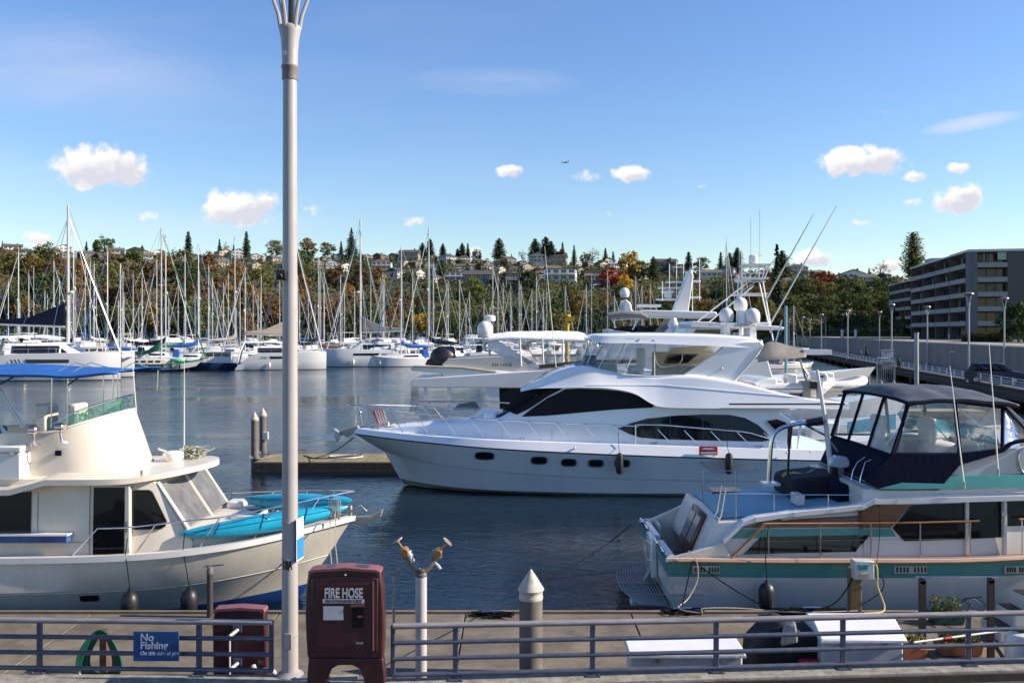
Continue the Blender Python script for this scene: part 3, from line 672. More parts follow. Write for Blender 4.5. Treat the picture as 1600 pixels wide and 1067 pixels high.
# skyline and named trees (px, base y, height px)
for a in [('fir',4,392,18),('cedar',222,398,18),('cedar',150,396,22),('fir',135,394,20),('green',163,400,28,1.2),('cypress',294,408,42,1.1),('cypress',385,406,40,1.1),('fir',343,402,28),('bare',350,404,24),('fir',365,398,20),
          ('olive',432,404,26,1.3),('brown',480,400,28,1.2),('olive',512,400,24,1.2),('monkey',549,408,52,1.2),('cypress',533,402,26),('cedar',660,402,24,1.2),('cedar',672,404,30),('cedar',692,402,24),('cedar',722,402,26),('cypress',731,402,26),('cedar',715,404,18),
          ('cedar',780,405,34,1.3),('cedar',836,402,34,1.3),('cedar',853,404,38,1.2),('cedar',861,404,32,1.2),('fir',879,404,32),('red',876,410,20),('fir',897,416,30),('bare',816,402,18),('fir',799,406,12),('bare',925,408,26,1.3),('green',915,412,18),('fir',946,412,26,1.3),('fir',958,414,22,1.3),
          ('gold',983,440,44,1.1),('gold',978,462,30),('red',957,455,34,1.2),('olive',1005,440,30,1.3),('cedar',1021,440,36),('cedar',1045,412,18,1.4),('cypress',1076,420,30,1.6),('olive',1095,428,24,1.2),('fir',1126,418,30,1.3),('cedar',1140,420,30,1.2),('cedar',1152,420,38,1.1),('fir',1150,418,34),
          ('fir',1214,500,118,.9),('cedar',1222,440,44,1.2),('bare',1240,426,18),('fir',1358,416,18,1.3),('fir',1331,414,10),('bare',1375,430,28,1.2),('red',1290,452,26,1.5),('poplar',1427,440,78,1.45),('brown',1465,432,22,1.8),('fir',1507,428,48,.9),('fir',1542,428,36,.9),
          ('fir',750,404,16),('olive',745,408,18),('fir',563,410,22),('cedar',690,440,30,1.2),('cedar',565,446,36,1.3),('green',470,420,30,1.3),('green',470,452,28,1.4),('olive',640,440,16,1.5)]:
    tree(a[0], a[1], a[2], a[3], a[4] if len(a) > 4 else 1.0)
# the wooded bluff
x = -70
while x < 1200:
    for lay, (t0, t1) in enumerate(((.0,.06), (.07,.15), (.17,.3), (.3,.46))):
        if lay == 3 and 470 < x and trng.random() < .15: continue
        px = x+trng.uniform(-9, 9)+lay*6; Y = Ysh(px)+(Yr(px)-Ysh(px))*trng.uniform(t0, t1)
        if px < 330: k = trng.choice(['rust','brown','rust','brown','olive','olive','bare','green'])
        elif px < 650: k = trng.choice(['rust','rust','brown','rust','olive','bare'])
        else: k = trng.choice(['olive','green','olive','green','brown','olive','gold' if lay == 0 else 'green','rust'])
        if lay == 0: k = trng.choice([k, 'olive', 'gold' if trng.random() < .3 else 'olive'])
        s = trng.uniform(1.05, 1.55)*(1.15 if px < 650 else 1.0); pr = trng.choice(tproto(k)); X = X_(px, Y); z = ground(X, Y)
        o = place(pr, (X, Y, z-.8), rz=trng.uniform(0, 6), s=(s*1.15, s*1.15, s)); TREE_OBJS.append((px, 0, k, s, o))
    x += 38
x = 1200
while x < 1420:                                          # slope behind the pier, nearer and darker
    for lay, t0 in enumerate((.02, .18, .34, .5)):
        px = x+trng.uniform(-8, 8); Y = Ysh(px)+(Yr(px)-Ysh(px))*(t0+trng.uniform(0, .1)); k = trng.choice(['green','green','olive','olive','brown','green','red' if lay == 0 else 'olive'])
        s = trng.uniform(.75, 1.05)*(1.05 if lay else .8); pr = trng.choice(tproto(k)); X = X_(px, Y); o = place(pr, (X, Y, ground(X, Y)-.5), rz=trng.uniform(0, 6), s=(s*1.1, s*1.1, s)); TREE_OBJS.append((px, 0, k, s, o))
    x += 21
for i in range(55):                                      # among the houses
    px = trng.uniform(440, 1010); Y = Ysh(px)+(Yr(px)-Ysh(px))*trng.uniform(.35, .97); k = trng.choice(['green','olive','olive','dark','rust','fir','green','red','cedar'])
    k = 'cedar' if k == 'dark' else k; s = trng.uniform(.5, .85)*(.7 if k in ('fir', 'cedar') else 1); pr = trng.choice(tproto(k)); X = X_(px, Y); o = place(pr, (X, Y, ground(X, Y)-.4), rz=trng.uniform(0, 6), s=(s*1.2, s*1.2, s)); TREE_OBJS.append((px, 0, k, s, o))
# nearer bushes on the terrace
for (px, Y, k, s) in ((1592, 150, 'green', .75), (1600, 156, 'green', .7), (1340, 262, 'olive', .3)):
    pr = tproto(k)[0]; X = X_(px, Y); o = place(pr, (X, Y, 4.6), rz=px, s=(s, s, s*.9)); TREE_OBJS.append((px, 0, k, s, o))
# hedge below the flats
m = MB(); rng = random.Random(8)
for i in range(5200):
    px = rng.uniform(1503, 1582); Y = rng.uniform(158, 166); X = X_(px, Y); leaf(m, Vector((X, Y, 4.7+rng.uniform(0, 1)**1.2*1.6)), .22, rng)
m.build('hedge', leafmat('hedge', (.02,.03,.01), (.06,.06,.02)), label='low clipped hedge on the terrace below the apartment balconies', cat='hedge', smooth=0)
# undergrowth over the slopes
m = MB(); rng = random.Random(3)
for i in range(64000):
    px = rng.uniform(-120, 1440); t_ = rng.random()**1.2*.96; Y = Ysh(px)+(Yr(px)-Ysh(px))*t_; X = X_(px, Y); hh = 3.6 if (px < 460 or t_ < .4) else 4.2
    leaf(m, Vector((X, Y, ground(X, Y)+rng.uniform(0, 1)**1.3*hh*(1+noise.noise(Vector((X*.06, Y*.06, 3)))))), 1.15, rng, Vector((0, -.4, .8)))
m.build('undergrowth', leafmat('undergrowth', (.035,.05,.015), (.095,.095,.03), (.17,.105,.035)), kind='stuff', smooth=0, label='tangled autumn undergrowth and shrubs covering the hillside', cat='undergrowth')
# ================================================================ FAR MARINA
mwhite = mat('boat_white', (.66,.66,.66), .25, var=.05, vs=.5, rnd=.12)
bluehull = mat('navy_hull', (.02,.035,.09), .2, coat=.4)
bottom = mat('antifouling', (.03,.03,.045), .6)
COVER = {'blue': bluecanvas, 'navy': navy, 'green': mat('green_canvas', (.012,.13,.06), .8), 'grey': mat('grey_canvas', (.17,.17,.18), .85), 'tan': mat('tan_canvas', (.40,.34,.27), .85), 'white': whitecanvas, 'maroon': mat('maroon_canvas', (.11,.02,.03), .8)}
mwin = mat('boat_window', (.01,.012,.015), .06)
def sail_proto(cover, hullm=None, L_=10.5, mast=14.5, jib=True):
    t = thing('sailboat', 'x', 'sailboat'); B = L_*.155
    lines = [[(-L_*.45,B*.3,-.15),(0,B*.4,-.3),(L_*.35,B*.15,-.2),(L_*.42,.02,-.1)], [(-L_*.48,B*.75,.05),(0,B*.95,.05),(L_*.3,B*.5,.05),(L_*.43,.03,.05)], [(-L_*.5,B*.8,.95),(0,B,.95),(L_*.3,B*.62,1.1),(L_*.5,.05,1.35)]]
    m, sm = hull_mesh(lines, 0, [1,0], 4, deck=(0, -.02, .02)); m.build('hull', [hullm or mwhite, bottom], t)
    st = [(-L_*.22,.9,1.15,B*.6,.5*B,.1),(-L_*.18,.9,1.5,B*.62,.52*B,.15),(L_*.1,.9,1.45,B*.6,.5*B,.15),(L_*.24,1.0,1.2,B*.3,B*.2,.1)]
    cb = loft_body(st, 0, 3).build('cabin', mwhite, t)
    for s in (-1, 1):
        m = MB(); panel(m, [(-L_*.14,1.12),(L_*.08,1.12),(L_*.06,1.32),(-L_*.14,1.36)], lambda x, z, s=s: side_y(st, 0, x, z, .012, s), 6, 1); m.build('window', mwin, cb, smooth=0)
    mx = L_*.08
    m = MB(); m.cyl((mx,0,1.3), (mx,0,mast), .095, .07, 8)
    mo = m.build('mast', alum, t)
    for zz, ww in ((mast*.42, 1.0), (mast*.70, .75)): m = MB(); m.cyl((mx,-ww,zz+.05), (mx,ww,zz+.05), .035, n=4); m.build('spreader', alum, mo)
    m = MB(); m.cyl((mx,0,mast), (mx,0,mast+.5), .02, n=4); m.ball((mx+.15,0,mast*.55), .16, 6); m.build('radar', mwhite, mo)
    m = MB(); m.cyl((mx-.1,0,2.2), (mx-L_*.40,0,2.3), .07, n=6); m.build('boom', alum, t)
    if cover: m = MB(); m.tube([(mx-.05,0,3.1),(mx-.3,0,2.7),(mx-L_*.15,0,2.45),(mx-L_*.3,0,2.4),(mx-L_*.41,0,2.35)], [.10,.26,.24,.19,.08], 8); m.build('sail_cover', COVER[cover], t)
    m = MB(); r = .018
    for a, b in (((mx,0,mast),(-L_*.49,0,1.0)),((mx,0,mast),(L_*.49,0,1.3)),((mx,0,mast),(mx,B*.95,1)),((mx,0,mast),(mx,-B*.95,1)),((mx,0,mast*.6),(mx+.6,B*.9,1)),((mx,0,mast*.6),(mx-.6,-B*.9,1))): m.cyl(a, b, r, n=3, cap=False)
    m.build('rigging', steel, t)
    if jib: m = MB(); m.tube([(mx+.1,0,mast*.96),(lerp(mx,L_*.49,.5),0,lerp(mast,1.3,.5)),(L_*.48,0,1.7)], [.025,.045,.065], 6); m.build('furled_sail', COVER[cover] if cover in ('blue',) else mwhite, t)
    m = MB(); m.prism([(-L_*.3,1.1),(-L_*.19,1.1),(-L_*.2,2.0),(-L_*.27,2.0)], -B*.55, B*.55); m.build('dodger', COVER[cover or 'navy'], t, bevel=.1)
    m = MB()
    for s in (-1, 1):
        pts = [Vector((lerp(-L_*.49, L_*.49, i/6), s*interp([(-L_*.5,B*.8),(0,B),(L_*.3,B*.62),(L_*.5,.1)], lerp(-L_*.49, L_*.49, i/6)), 1.55)) for i in range(7)]
        m.tube(pts, .018, 3)
        for p in pts: m.cyl(p-Vector((0,0,.6)), p, .016, n=3)
    m.build('lifelines', steel, t); return t
def power_proto(kind, accent='navy'):
    t = thing('motorboat', 'x', 'motorboat'); L_, B = 10.5, 1.75
    lines = [[(-5,1.3,-.2),(0,1.3,-.3),(3.5,.5,-.1),(4.6,.02,.1)], [(-5.1,1.55,.15),(0,1.65,.15),(3,1.0,.3),(4.8,.03,.5)], [(-5.2,1.7,1.1),(0,1.8,1.2),(3.2,1.25,1.45),(5.4,.06,1.75)]]
    m, sm = hull_mesh(lines, 0, [1,0], 4, deck=(0, -.02, .02)); m.build('hull', [mwhite if kind != 'dark' else bluehull, bottom], t)
    if kind in ('trawler', 'dark'):
        st = [(-3.2,1.1,3.0,1.45,1.4,.1),(1.2,1.2,3.0,1.4,1.3,.15),(1.9,1.3,1.8,1.2,1.1,.1)]; up = [(-3.6,3.0,3.15,1.6,1.6,.05),(1.6,3.0,3.15,1.5,1.5,.05)]
    else: st = [(-1.6,1.1,2.3,1.4,1.2,.15),(.8,1.2,2.35,1.35,1.1,.2),(2.9,1.4,1.6,.9,.6,.1)]; up = [(-2.6,3.2,3.3,1.3,1.3,.05),(.4,3.2,3.3,1.2,1.2,.05)]
    cb = loft_body(st, 0, 3).build('cabin', mwhite, t)
    x1 = st[-2][0]-.1; z1 = 2.2 if kind in ('trawler','dark') else 1.75; z2 = z1+(.55 if kind in ('trawler','dark') else .35)
    for s in (-1, 1):
        for k in range(3):
            a = lerp(st[0][0]+.2, x1, k/3); b = lerp(st[0][0]+.2, x1, (k+1)/3)-.12
            m = MB(); panel(m, [(a,z1),(b,z1),(b,z2),(a,z2)], lambda x, z, s=s: side_y(st, 0, x, z, .012, s), 2, 1); m.build('window', mwin, cb, smooth=0)
    a, b = st[-2], st[-1]; m = MB(); f = lambda u, y: (lerp(a[0], b[0], u)+.02, y*lerp(a[4], b[4], u), lerp(a[2], b[2], u)+.035); m.add([f(.1,-.75), f(.8,-.75), f(.8,.75), f(.1,.75)], [(0,1,2,3)]); m.build('windshield', mwin, cb, smooth=0)
    loft_body(up, 0, 2).build('hardtop', mwhite if kind != 'express' else COVER[accent], t)
    if kind in ('trawler', 'dark'):
        s2 = [(-1.5,3.15,3.9,1.2,1.15,.1),(.9,3.15,4.0,1.0,.9,.15),(1.3,3.15,3.5,.8,.7,.1)]; loft_body(s2, 0, 3).build('flybridge', mwhite, t)
        m = MB(); m.bb(-2.2, .6, -1.2, 1.2, 5.1, 5.2); m.build('bimini', COVER[accent], t, bevel=.05)
        m = MB()
        for x in (-2.1, .5):
            for y in (-1.1, 1.1): m.cyl((x,y,3.2), (x,y,5.1), .03, n=4)
        m.cyl((-2.4,0,3.2), (-2.4,0,6.6), .05, .03, n=5); m.cyl((-3,0,5.6), (-2.4,0,5.9), .03, n=4); m.build('frame', steel, t)
    else:
        m = MB()
        for x in (-2.4, .2):
            for y in (-1.1, 1.1): m.cyl((x,y,1.3), (x,y,3.2), .03, n=4)
        m.build('frame', steel, t)
    m = MB(); pts = [Vector((lerp(-1, 5.2, i/5), -interp([(-1,1.72),(3.2,1.2),(5.4,.1)], lerp(-1, 5.2, i/5)), 2.2)) for i in range(6)]; m.tube(pts, .02, 3)
    for p in pts: m.cyl(p-Vector((0,0,.7)), p, .016, n=3)
    m.build('bow_rail', steel, t); return t
def cat_proto(cover='tan', L_=13.6, mast=20):
    """catamaran, bow towards +X"""
    t = thing('catamaran', 'x', 'catamaran')
    for s in (-1, 1):
        yc = s*2.9
        lines = [[(-6.6,.35,-.1),(-3.8,.45,-.25),(0,.5,-.3),(4.2,.35,-.25),(6.5,.08,-.1)], [(-6.9,.6,.05),(-4,.7,.05),(0,.75,.05),(4.2,.62,.05),(6.7,.10,.05)], [(-6.4,.65,.7),(-4,.86,1.1),(0,.95,1.15),(4.2,.86,1.2),(6.75,.14,1.25)], [(-5.9,.62,.9),(-4,.88,2.0),(0,.97,2.15),(4.2,.90,2.2),(6.75,.16,2.25)]]
        m, sm = hull_mesh(lines, yc, [1,0,0], 5, deck=(0, 0, 0)); hb = m.build('hull', [mwhite, bottom], t)
        m = MB(); panel(m, [(-1.6,1.42),(2.2,1.42),(2.2,1.68),(-1.8,1.70)], lambda x, z, s=s: s*(2.9+.985), 8, 1); m.build('window', mwin, hb, smooth=0)
        for k in range(3): m = MB(); a = -2.9+k*.33; panel(m, [(a,1.42),(a+.14,1.42),(a-.06,1.7),(a-.2,1.7)], lambda x, z, s=s: s*(2.9+.985), 2, 1); m.build('vent', mwin, hb, smooth=0)
        for x in (-1.8, 2.2): m = MB(); m.lathe([(.05,-.5),(.14,-.4),(.14,.1),(.05,.2)], (x, s*3.98, .75), 8); m.build('fender', mwhite, t)
    m = MB(); m.bb(-5, 2.6, -2.4, 2.4, .75, 1.7); m.build('bridge_deck', mwhite, t, bevel=.1)
    st = [(-4.2,1.7,2.95,2.3,1.9,.2),(.8,1.7,3.0,2.2,1.7,.3),(3.0,1.7,1.95,1.5,1.2,.1)]; cb = loft_body(st, 0, 4).build('cabin', mwhite, t)
    for s in (-1, 1): m = MB(); panel(m, [(-3.6,2.15),(1.6,2.1),(.6,2.75),(-3.6,2.75)], lambda x, z, s=s: side_y(st, 0, x, z, .015, s), 8, 2); m.build('window', mwin, cb, smooth=0)
    a, b = st[-2], st[-1]; m = MB(); f = lambda u, y: (lerp(a[0], b[0], u)+.02, y*lerp(a[4], b[4], u), lerp(a[2], b[2], u)+.05); m.add([f(.15,-.8), f(.8,-.8), f(.8,.8), f(.15,.8)], [(0,1,2,3)]); m.build('windshield', mwin, cb, smooth=0)
    loft_body([(-6.0,3.35,3.5,1.9,1.9,.06),(-1.0,3.4,3.6,1.9,1.8,.06),(.3,3.3,3.4,1.5,1.4,.04)], 0, 2).build('hardtop', mwhite, t)
    for s in (-1, 1): m = MB(); m.tube([(-6.6,s*2.7,.7),(-6.2,s*2.6,2.2),(-5.6,s*1.8,3.4)], .14, 6); m.build('stern_arch', mwhite, t)
    m = MB(); m.cyl((1.0,0,2.9), (1.0,0,mast), .17, .11, 8); mo = m.build('mast', alum, t)
    for zz in (mast*.45, mast*.7): m = MB(); m.cyl((.8,-1.1,zz), (.8,1.1,zz), .05, n=4); m.build('spreader', alum, mo)
    m = MB(); m.ball((1.35,0,mast*.5), .26, 8, (1,1,.6)); m.build('radar', mwhite, mo)
    m = MB(); m.cyl((.8,0,4.3), (-5.6,0,4.5), .11, n=6); m.build('boom', alum, t)
    m = MB(); m.prism([(.75,6.3),(.7,4.4),(-5.8,4.6),(-5.8,4.8),(-2.5,5.1)], -.16, .16); m.build('sail_cover', COVER[cover], t, bevel=.08)
    m = MB(); m.tube([(1.15,0,mast*.92),(3.7,0,mast*.5),(6.2,0,2.2)], [.05,.08,.10], 6); m.build('furled_sail', mwhite, t)
    m = MB()
    for a, b in (((1,0,mast),(6.3,0,1.8)),((1,0,mast*.93),(-3.5,3.4,1.9)),((1,0,mast*.93),(-3.5,-3.4,1.9)),((1,0,mast*.7),(0,3.5,1.9)),((1,0,mast*.7),(0,-3.5,1.9))): m.cyl(a, b, .025, n=3, cap=False)
    m.build('rigging', steel, t)
    m = MB(); m.cyl((6.5,-2.9,1.8), (6.5,2.9,1.8), .1, n=6); m.build('crossbeam', alum, t)
    for s in (-1, 1):
        m = MB(); m.tube([(-4,s*3.7,2.5),(0,s*3.8,2.55),(6.4,s*3.0,2.6)], .02, 3)
        for x in (-4,-1.5,1,3.5,6.2): m.cyl((x, s*interp([(-4,3.7),(1,3.75),(6.4,3.0)], x), 1.8), (x, s*interp([(-4,3.7),(1,3.75),(6.4,3.0)], x), 2.55), .018, n=3)
        m.build('lifelines', steel, t)
    return t
random.seed(21); srng = random.Random(77)
SP = {c: sail_proto(c, jib=c in ('navy','white','blue')) for c in ('blue','navy','green','grey','tan','white','maroon')}; SP['dark'] = sail_proto('navy', bluehull); SP['bare'] = sail_proto(None)
PWR = {('trawler','navy'): power_proto('trawler','navy'), ('trawler','blue'): power_proto('trawler','blue'), ('express','navy'): power_proto('express','navy'), ('express','tan'): power_proto('express','tan'), ('dark','white'): power_proto('dark','white')}
BOATS = []   # (kind word, attr, px, Y, object)
def put_sail(px, Y, cover, s=1.0, mast=None, flip=None, lean=0):
    pr = SP[cover]; X = X_(px, Y); fl = (srng.random() < .5) if flip is None else flip; rz = (pi if fl else 0)+.5+srng.uniform(-.2, .2)
    sz = s if mast is None else mast/14.5
    mx = 10.5*.08*s; o = place(pr, (X-mx*cos(rz), Y-mx*sin(rz), .0), rz=rz, s=(s, s, sz), tilt=(lean if not fl else -lean, 0), group='sailboats berthed in the marina'); BOATS.append(('sloop', cover, px, Y, o)); return o
cA, cB, cC, cD = cat_proto('navy'), cat_proto('tan'), cat_proto('grey'), None
def put_cat(pr, x0, y0, py, name, label, flip, s, mastpx, masttop, rz=0):
    """waterline row py for the near hull side, spanning photo columns x0..y0"""
    Y = Y_(py, 0); Xc = X_((x0+y0)/2, Y); L_ = (y0-x0)*Y/F; s = L_/13.4/max(.8, cos(rz)*.97); top = Z_(masttop, Y+3)
    o = place(pr, (Xc, Y+3.8*s, 0), rz=(pi if flip else 0)+rz, s=(s, s, s*1.22), label=label)
    mast = [c for c in o.children if c.name.startswith('mast')][0]
    for c in o.children:
        if c.name.split('.')[0] in ('mast', 'rigging', 'furled_sail'): k = top/(20*s*1.22); c.scale = (1, 1, k)
    return o
put_cat(cA, -45, 162, 595, '', 'large white catamaran with navy boom cover, its bow ending behind the blue bimini', False, 1, 78, 318, rz=.18)
put_cat(cB, 366, 495, 578, '', 'white catamaran with tan sail cover and long dark hull windows, moored behind the lamp post', False, 1, 412, 318, rz=.24)
put_cat(cC, 502, 632, 573, '', 'white catamaran with grey sail cover and square bow, its mast raked to one side', True, 1, 545, 340, rz=.2)
# partly hidden catamaran with tender
Y = Y_(577, 0)+2; 
# green ketch
def ketch():
    Y = Y_(580, 0)+2; X = X_(245, Y); t = thing('green_trimmed_ketch', 'white-hulled ketch with green sheer stripe and green furled sails, moored beyond the blue bimini', 'sailboat', (X, Y, 0)); g = mat('green_gloss', (.03,.22,.07), .3)
    R = lambda pts: [(X+a, b, c) for a, b, c in pts]
    lines = [R([(-6.3,.3,-.1),(0,1.2,-.3),(5.6,.05,-.1)]), R([(-6.6,1.0,.3),(0,1.75,.15),(4,1.1,.3),(6.6,.05,.8)]), R([(-6.9,1.15,.95),(0,1.9,.85),(4,1.35,1.15),(7.5,.08,1.7)]), R([(-7.0,1.2,1.25),(0,1.95,1.1),(4,1.4,1.42),(7.7,.08,2.0)])]
    m, sm = hull_mesh(lines, Y, [1,0,2], 5, deck=(3, -.03, .03)); m.build('hull', [mwhite, bottom, g, teak], t)
    st = [(X-4,1.1,1.9,1.2,1.1,.1),(X+1.5,1.1,1.95,1.1,1.0,.1),(X+2.6,1.2,1.5,.9,.7,.1)]; cb = loft_body(st, Y, 3).build('cabin', cream, t)
    for k in range(4): m = MB(); a = X-3.4+k*1.2; panel(m, [(a,1.4),(a+.8,1.4),(a+.8,1.7),(a,1.7)], lambda x, z: side_y(st, Y, x, z, .012), 2, 1); m.build('window', mwin, cb, smooth=0)
    for (px, top, zb) in ((252, 356, 1.6), (188, 412, 1.4)):
        xm = X_(px, Y); zt = Z_(top, Y); m = MB(); m.cyl((xm, Y, zb), (xm, Y, zt), .14, .1, 8); mo = m.build('mast', alum, t)
        m = MB(); m.cyl((xm, Y-1.2, zt*.6), (xm, Y+1.2, zt*.6), .04, n=4); m.build('spreader', alum, mo)
    xm = X_(252, Y); zt = Z_(356, Y)
    m = MB(); m.tube([(xm-.1,Y,4.6),(xm-.5,Y,3.9),(xm-2.2,Y,3.1),(xm-5.0,Y,2.7)], [.3,.55,.34,.18], 8); m.build('sail_cover', COVER['green'], t)
    m = MB(); m.tube([(X-6.5,Y,1.6),(X-4.5,Y,2.2),(X-3.5,Y,1.9)], [.3,.5,.3], 8); m.build('cockpit_cover', COVER['green'], t)
    m = MB(); m.ball((X+3.6,Y-.6,1.75), .9, 10, (1.4,.6,.45)); m.build('upturned_dinghy', mat('pale_green', (.16,.5,.36), .5), t)
    for px in (231, 255, 268, 280): xx = X_(px, Y-1.6); m = MB(); m.lathe([(.04,-.45),(.13,-.3),(.13,.3),(.04,.45)], (xx, Y-interp([(X,2.12),(X+4,1.5),(X+6,.9)], xx), .85), 8); m.build('fender', black, t)
    m = MB()
    for a, b in (((xm,Y,zt),(X+8.2,Y,2.1)),((xm,Y,zt),(X-2,Y-1.8,1.2)),((xm,Y,zt*.7),(X+5,Y,1.6)),((xm,Y,zt),(X_(188,Y),Y,9)),((X_(188,Y),Y,Z_(412,Y)),(X-7,Y,1.3))): m.cyl(a, b, .025, n=3, cap=False)
    m.build('rigging', steel, t)
    m = MB(); m.tube([(xm+.2,Y,zt*.95),(X+8.1,Y,2.3)], [.05,.13], 6); m.build('furled_sail', COVER['green'], t)
    m = MB(); m.cyl((X+7.2,Y,1.95), (X+8.6,Y,2.2), .09, n=6); m.build('bowsprit', teak, t)
ketch()
# masts read off the photograph: px, top py, depth, cover
for (px, top, Y, cv) in [(29,392,205,'navy'),(13,440,255,'white'),(45,428,235,'grey'),(84,408,190,'navy'),(115,349,160,'navy'),(107,412,215,'blue'),(141,408,240,'white'),(147,413,200,'grey'),(168,393,158,'blue'),(192,425,235,'navy'),(208,427,260,'tan'),
     (222,420,245,'white'),(245,405,205,'bare'),(259,366,172,'navy'),(289,398,178,'green'),(310,380,168,'blue'),(326,417,210,'grey'),(332,436,235,'white'),(349,442,255,'navy'),(367,369,200,'tan'),(375,438,262,'bare'),(383,418,185,'navy'),(408,432,230,'grey'),
     (437,441,250,'blue'),(465,430,215,'navy'),(468,462,270,'white'),(498,404,176,'maroon'),(532,434,205,'grey'),(538,450,250,'navy'),(600,436,190,'grey'),(627,385,168,'blue'),(670,356,172,'navy'),(677,412,200,'white'),(700,440,212,'bare'),(718,440,232,'navy'),
     (770,414,215,'navy'),(778,432,232,'white'),(786,442,250,'blue'),(798,446,262,'bare'),(811,438,225,'bare'),(814,444,280,'grey'),(831,454,252,'white'),(838,432,245,'navy'),(849,456,266,'tan'),(883,447,248,'bare'),(916,444,262,'white'),(993,432,258,'navy'),(1003,446,280,'white'),(1016,444,270,'bare'),(728,475,282,'blue'),(756,470,285,'white')]:
    put_sail(px, Y, cv, s=srng.uniform(1.0, 1.2)*(1.12 if top < 400 else .95), mast=Z_(top, Y))
# the rows behind, filled in
used = [(b[2], b[3]) for b in BOATS]
for row, (Y, x1, st_) in enumerate(((182,700,64),(205,700,50),(228,720,44),(252,900,40),(278,1000,36),(305,1040,34),(335,1050,32))):
    px = -30+srng.uniform(0, 30)
    while px < x1:
        pw = .58 if px < 600 else .82
        if not any(abs(px-a) < 11 and abs(Y-b) < 9 for a, b in used):
            if srng.random() < pw:
                k = srng.choice(list(PWR)); X = X_(px, Y); o = place(PWR[k], (X, Y, 0), rz=srng.choice((0, pi))+.5+srng.uniform(-.25,.25), s=srng.uniform(.85, 1.25), group='motorboats berthed in the marina'); BOATS.append(('motorboat', k, px, Y, o))
            else: put_sail(px, Y+srng.uniform(-4, 4), srng.choice(list(SP)), s=srng.uniform(.85, 1.05), mast=Z_(srng.uniform(418, 482), Y))
        px += st_*srng.uniform(.75, 1.3)*(1.0 if px < 560 else .85 if Y > 240 else 1.2)
# named motorboats in front
for (px, wl, k, s, fl, lab) in [(645,569,('express','tan'),.62,True,'small white cabin boat with three dark side fenders, astern of the grey-covered catamaran'),(672,566,('express','navy'),.5,False,'small white boat with a blue bow cover next to the tethered outboard'),
       (905,535,('trawler','navy'),1.0,True,'tall white pilothouse trawler seen past the yellow pylon'),(845,538,('express','tan'),.9,False,'white cabin cruiser between the yellow pylon and the canvas flybridge'),(868,538,('express','navy'),.7,True,'small white runabout just before the yellow pylon'),(330,577,('dark','white'),1.0,True,'dark-hulled motorboat between the green ketch and the tan-covered catamaran'),
       (805,540,('trawler','blue'),.9,False,'white motorboat with bright blue canopy beyond the radar dome'),(735,542,('trawler','navy'),1.1,True,'white flybridge motorboat just left of the big radar dome'.replace('left of','short of')),(700,545,('express','navy'),1.0,False,'white express cruiser behind the row of dock boxes')]:
    Y = min(Y_(wl, 0), 300); o = place(PWR[k], (X_(px, Y), Y, 0), rz=(pi if fl else 0)+.35, s=s*(1.0 if Y < 200 else 1.25), label=lab); o['fixed'] = 1
# floats between the rows
fmat = mat('float_planks', (.22,.19,.15), .9, var=.2, vs=1, stretch=(4,.5,1))
for i, (Y, a, b) in enumerate(((172,-60,640),(196,-60,690),(217,-60,700),(240,-60,900),(266,-60,1000),(292,-60,1040),(320,-60,1050))):
    t = thing('floating_dock', 'long planked float with timber sides, %s row of the marina behind the catamarans' % word(i+1), 'dock', (X_((a+b)/2, Y), Y, 0), 'long floats of the far marina')
    m = MB(); m.bb(X_(a,Y), X_(b,Y), Y-1, Y+1, -.2, .45); m.build('deck', fmat, t)
# pale float with dock boxes at mid right
Yd = Y_(549, .45); t = thing('floating_dock', 'pale float edge carrying white dock boxes in front of the motorboats', 'dock', (X_(730,Yd), Yd, 0)); m = MB(); m.bb(X_(668,Yd), X_(960,Yd), Yd, Yd+2.5, -.1, .5); m.build('deck', mat('pale_float', (.45,.42,.36), .9), t)
dbx = MB(); dbx.prism([(-.55,0),(.55,0),(.55,.75),(.4,1.0),(-.4,1.0),(-.55,.75)], -.4, .4); pdb = thing('dock_box', 'x', 'dock box'); dbx.build('box_body', mwhite, pdb, bevel=.04); m = MB(); m.bb(-.6,.6,-.45,.45,.72,.78); m.build('lid_rim', mat('grey_rim', (.4,.4,.4), .5), pdb)
for i, px in enumerate((692, 706, 722, 730, 748, 762, 776)): place(pdb, (X_(px, Yd), Yd+1, .5), s=1.25, label='small white dock box on the pale float, %s counting from the black outboard' % word(i+1), group='dock boxes on the pale float')
for i, (px, hh) in enumerate(((693,3.2),(712,3.0),(757,4.6),(829,3.4),(790,3.2),(680,3.4))): m = MB(); m.cyl((0,0,-1), (0,0,hh), .2, n=8); m.cyl((0,0,hh), (0,0,hh+.5), .22, .02, n=8); o = m.build('dock_pile', pile_m, label='brown timber pile beside the pale float, %s of the line of piles' % ['leftmost','second','fourth','last','fifth','nearest the outboard'][i].replace('leftmost','opening one'), cat='pile', group='piles by the pale float', org=(0,0,0)); o.location = (X_(px, Yd+3), Yd+3, 0)
# yellow pylon
Yp = 150; xp = X_(886, Yp); t = thing('yellow_pylon', 'tall yellow painted hoist column standing among the white boats', 'pylon', (xp, Yp, 0)); yel = mat('yellow_paint', (.55,.34,.02), .5, var=.12)
m = MB(); m.cyl((xp,Yp,-1), (xp,Yp,9.4), .38, n=12); m.build('column', yel, t)
m = MB(); m.cyl((xp,Yp,9.0), (xp,Yp,9.3), .62, n=12); m.cyl((xp,Yp,7.6), (xp,Yp,7.8), .5, n=12); m.bb(xp-.3, xp+1.2, Yp-.4, Yp+.4, 8.2, 9.0); m.build('head', yel, t)
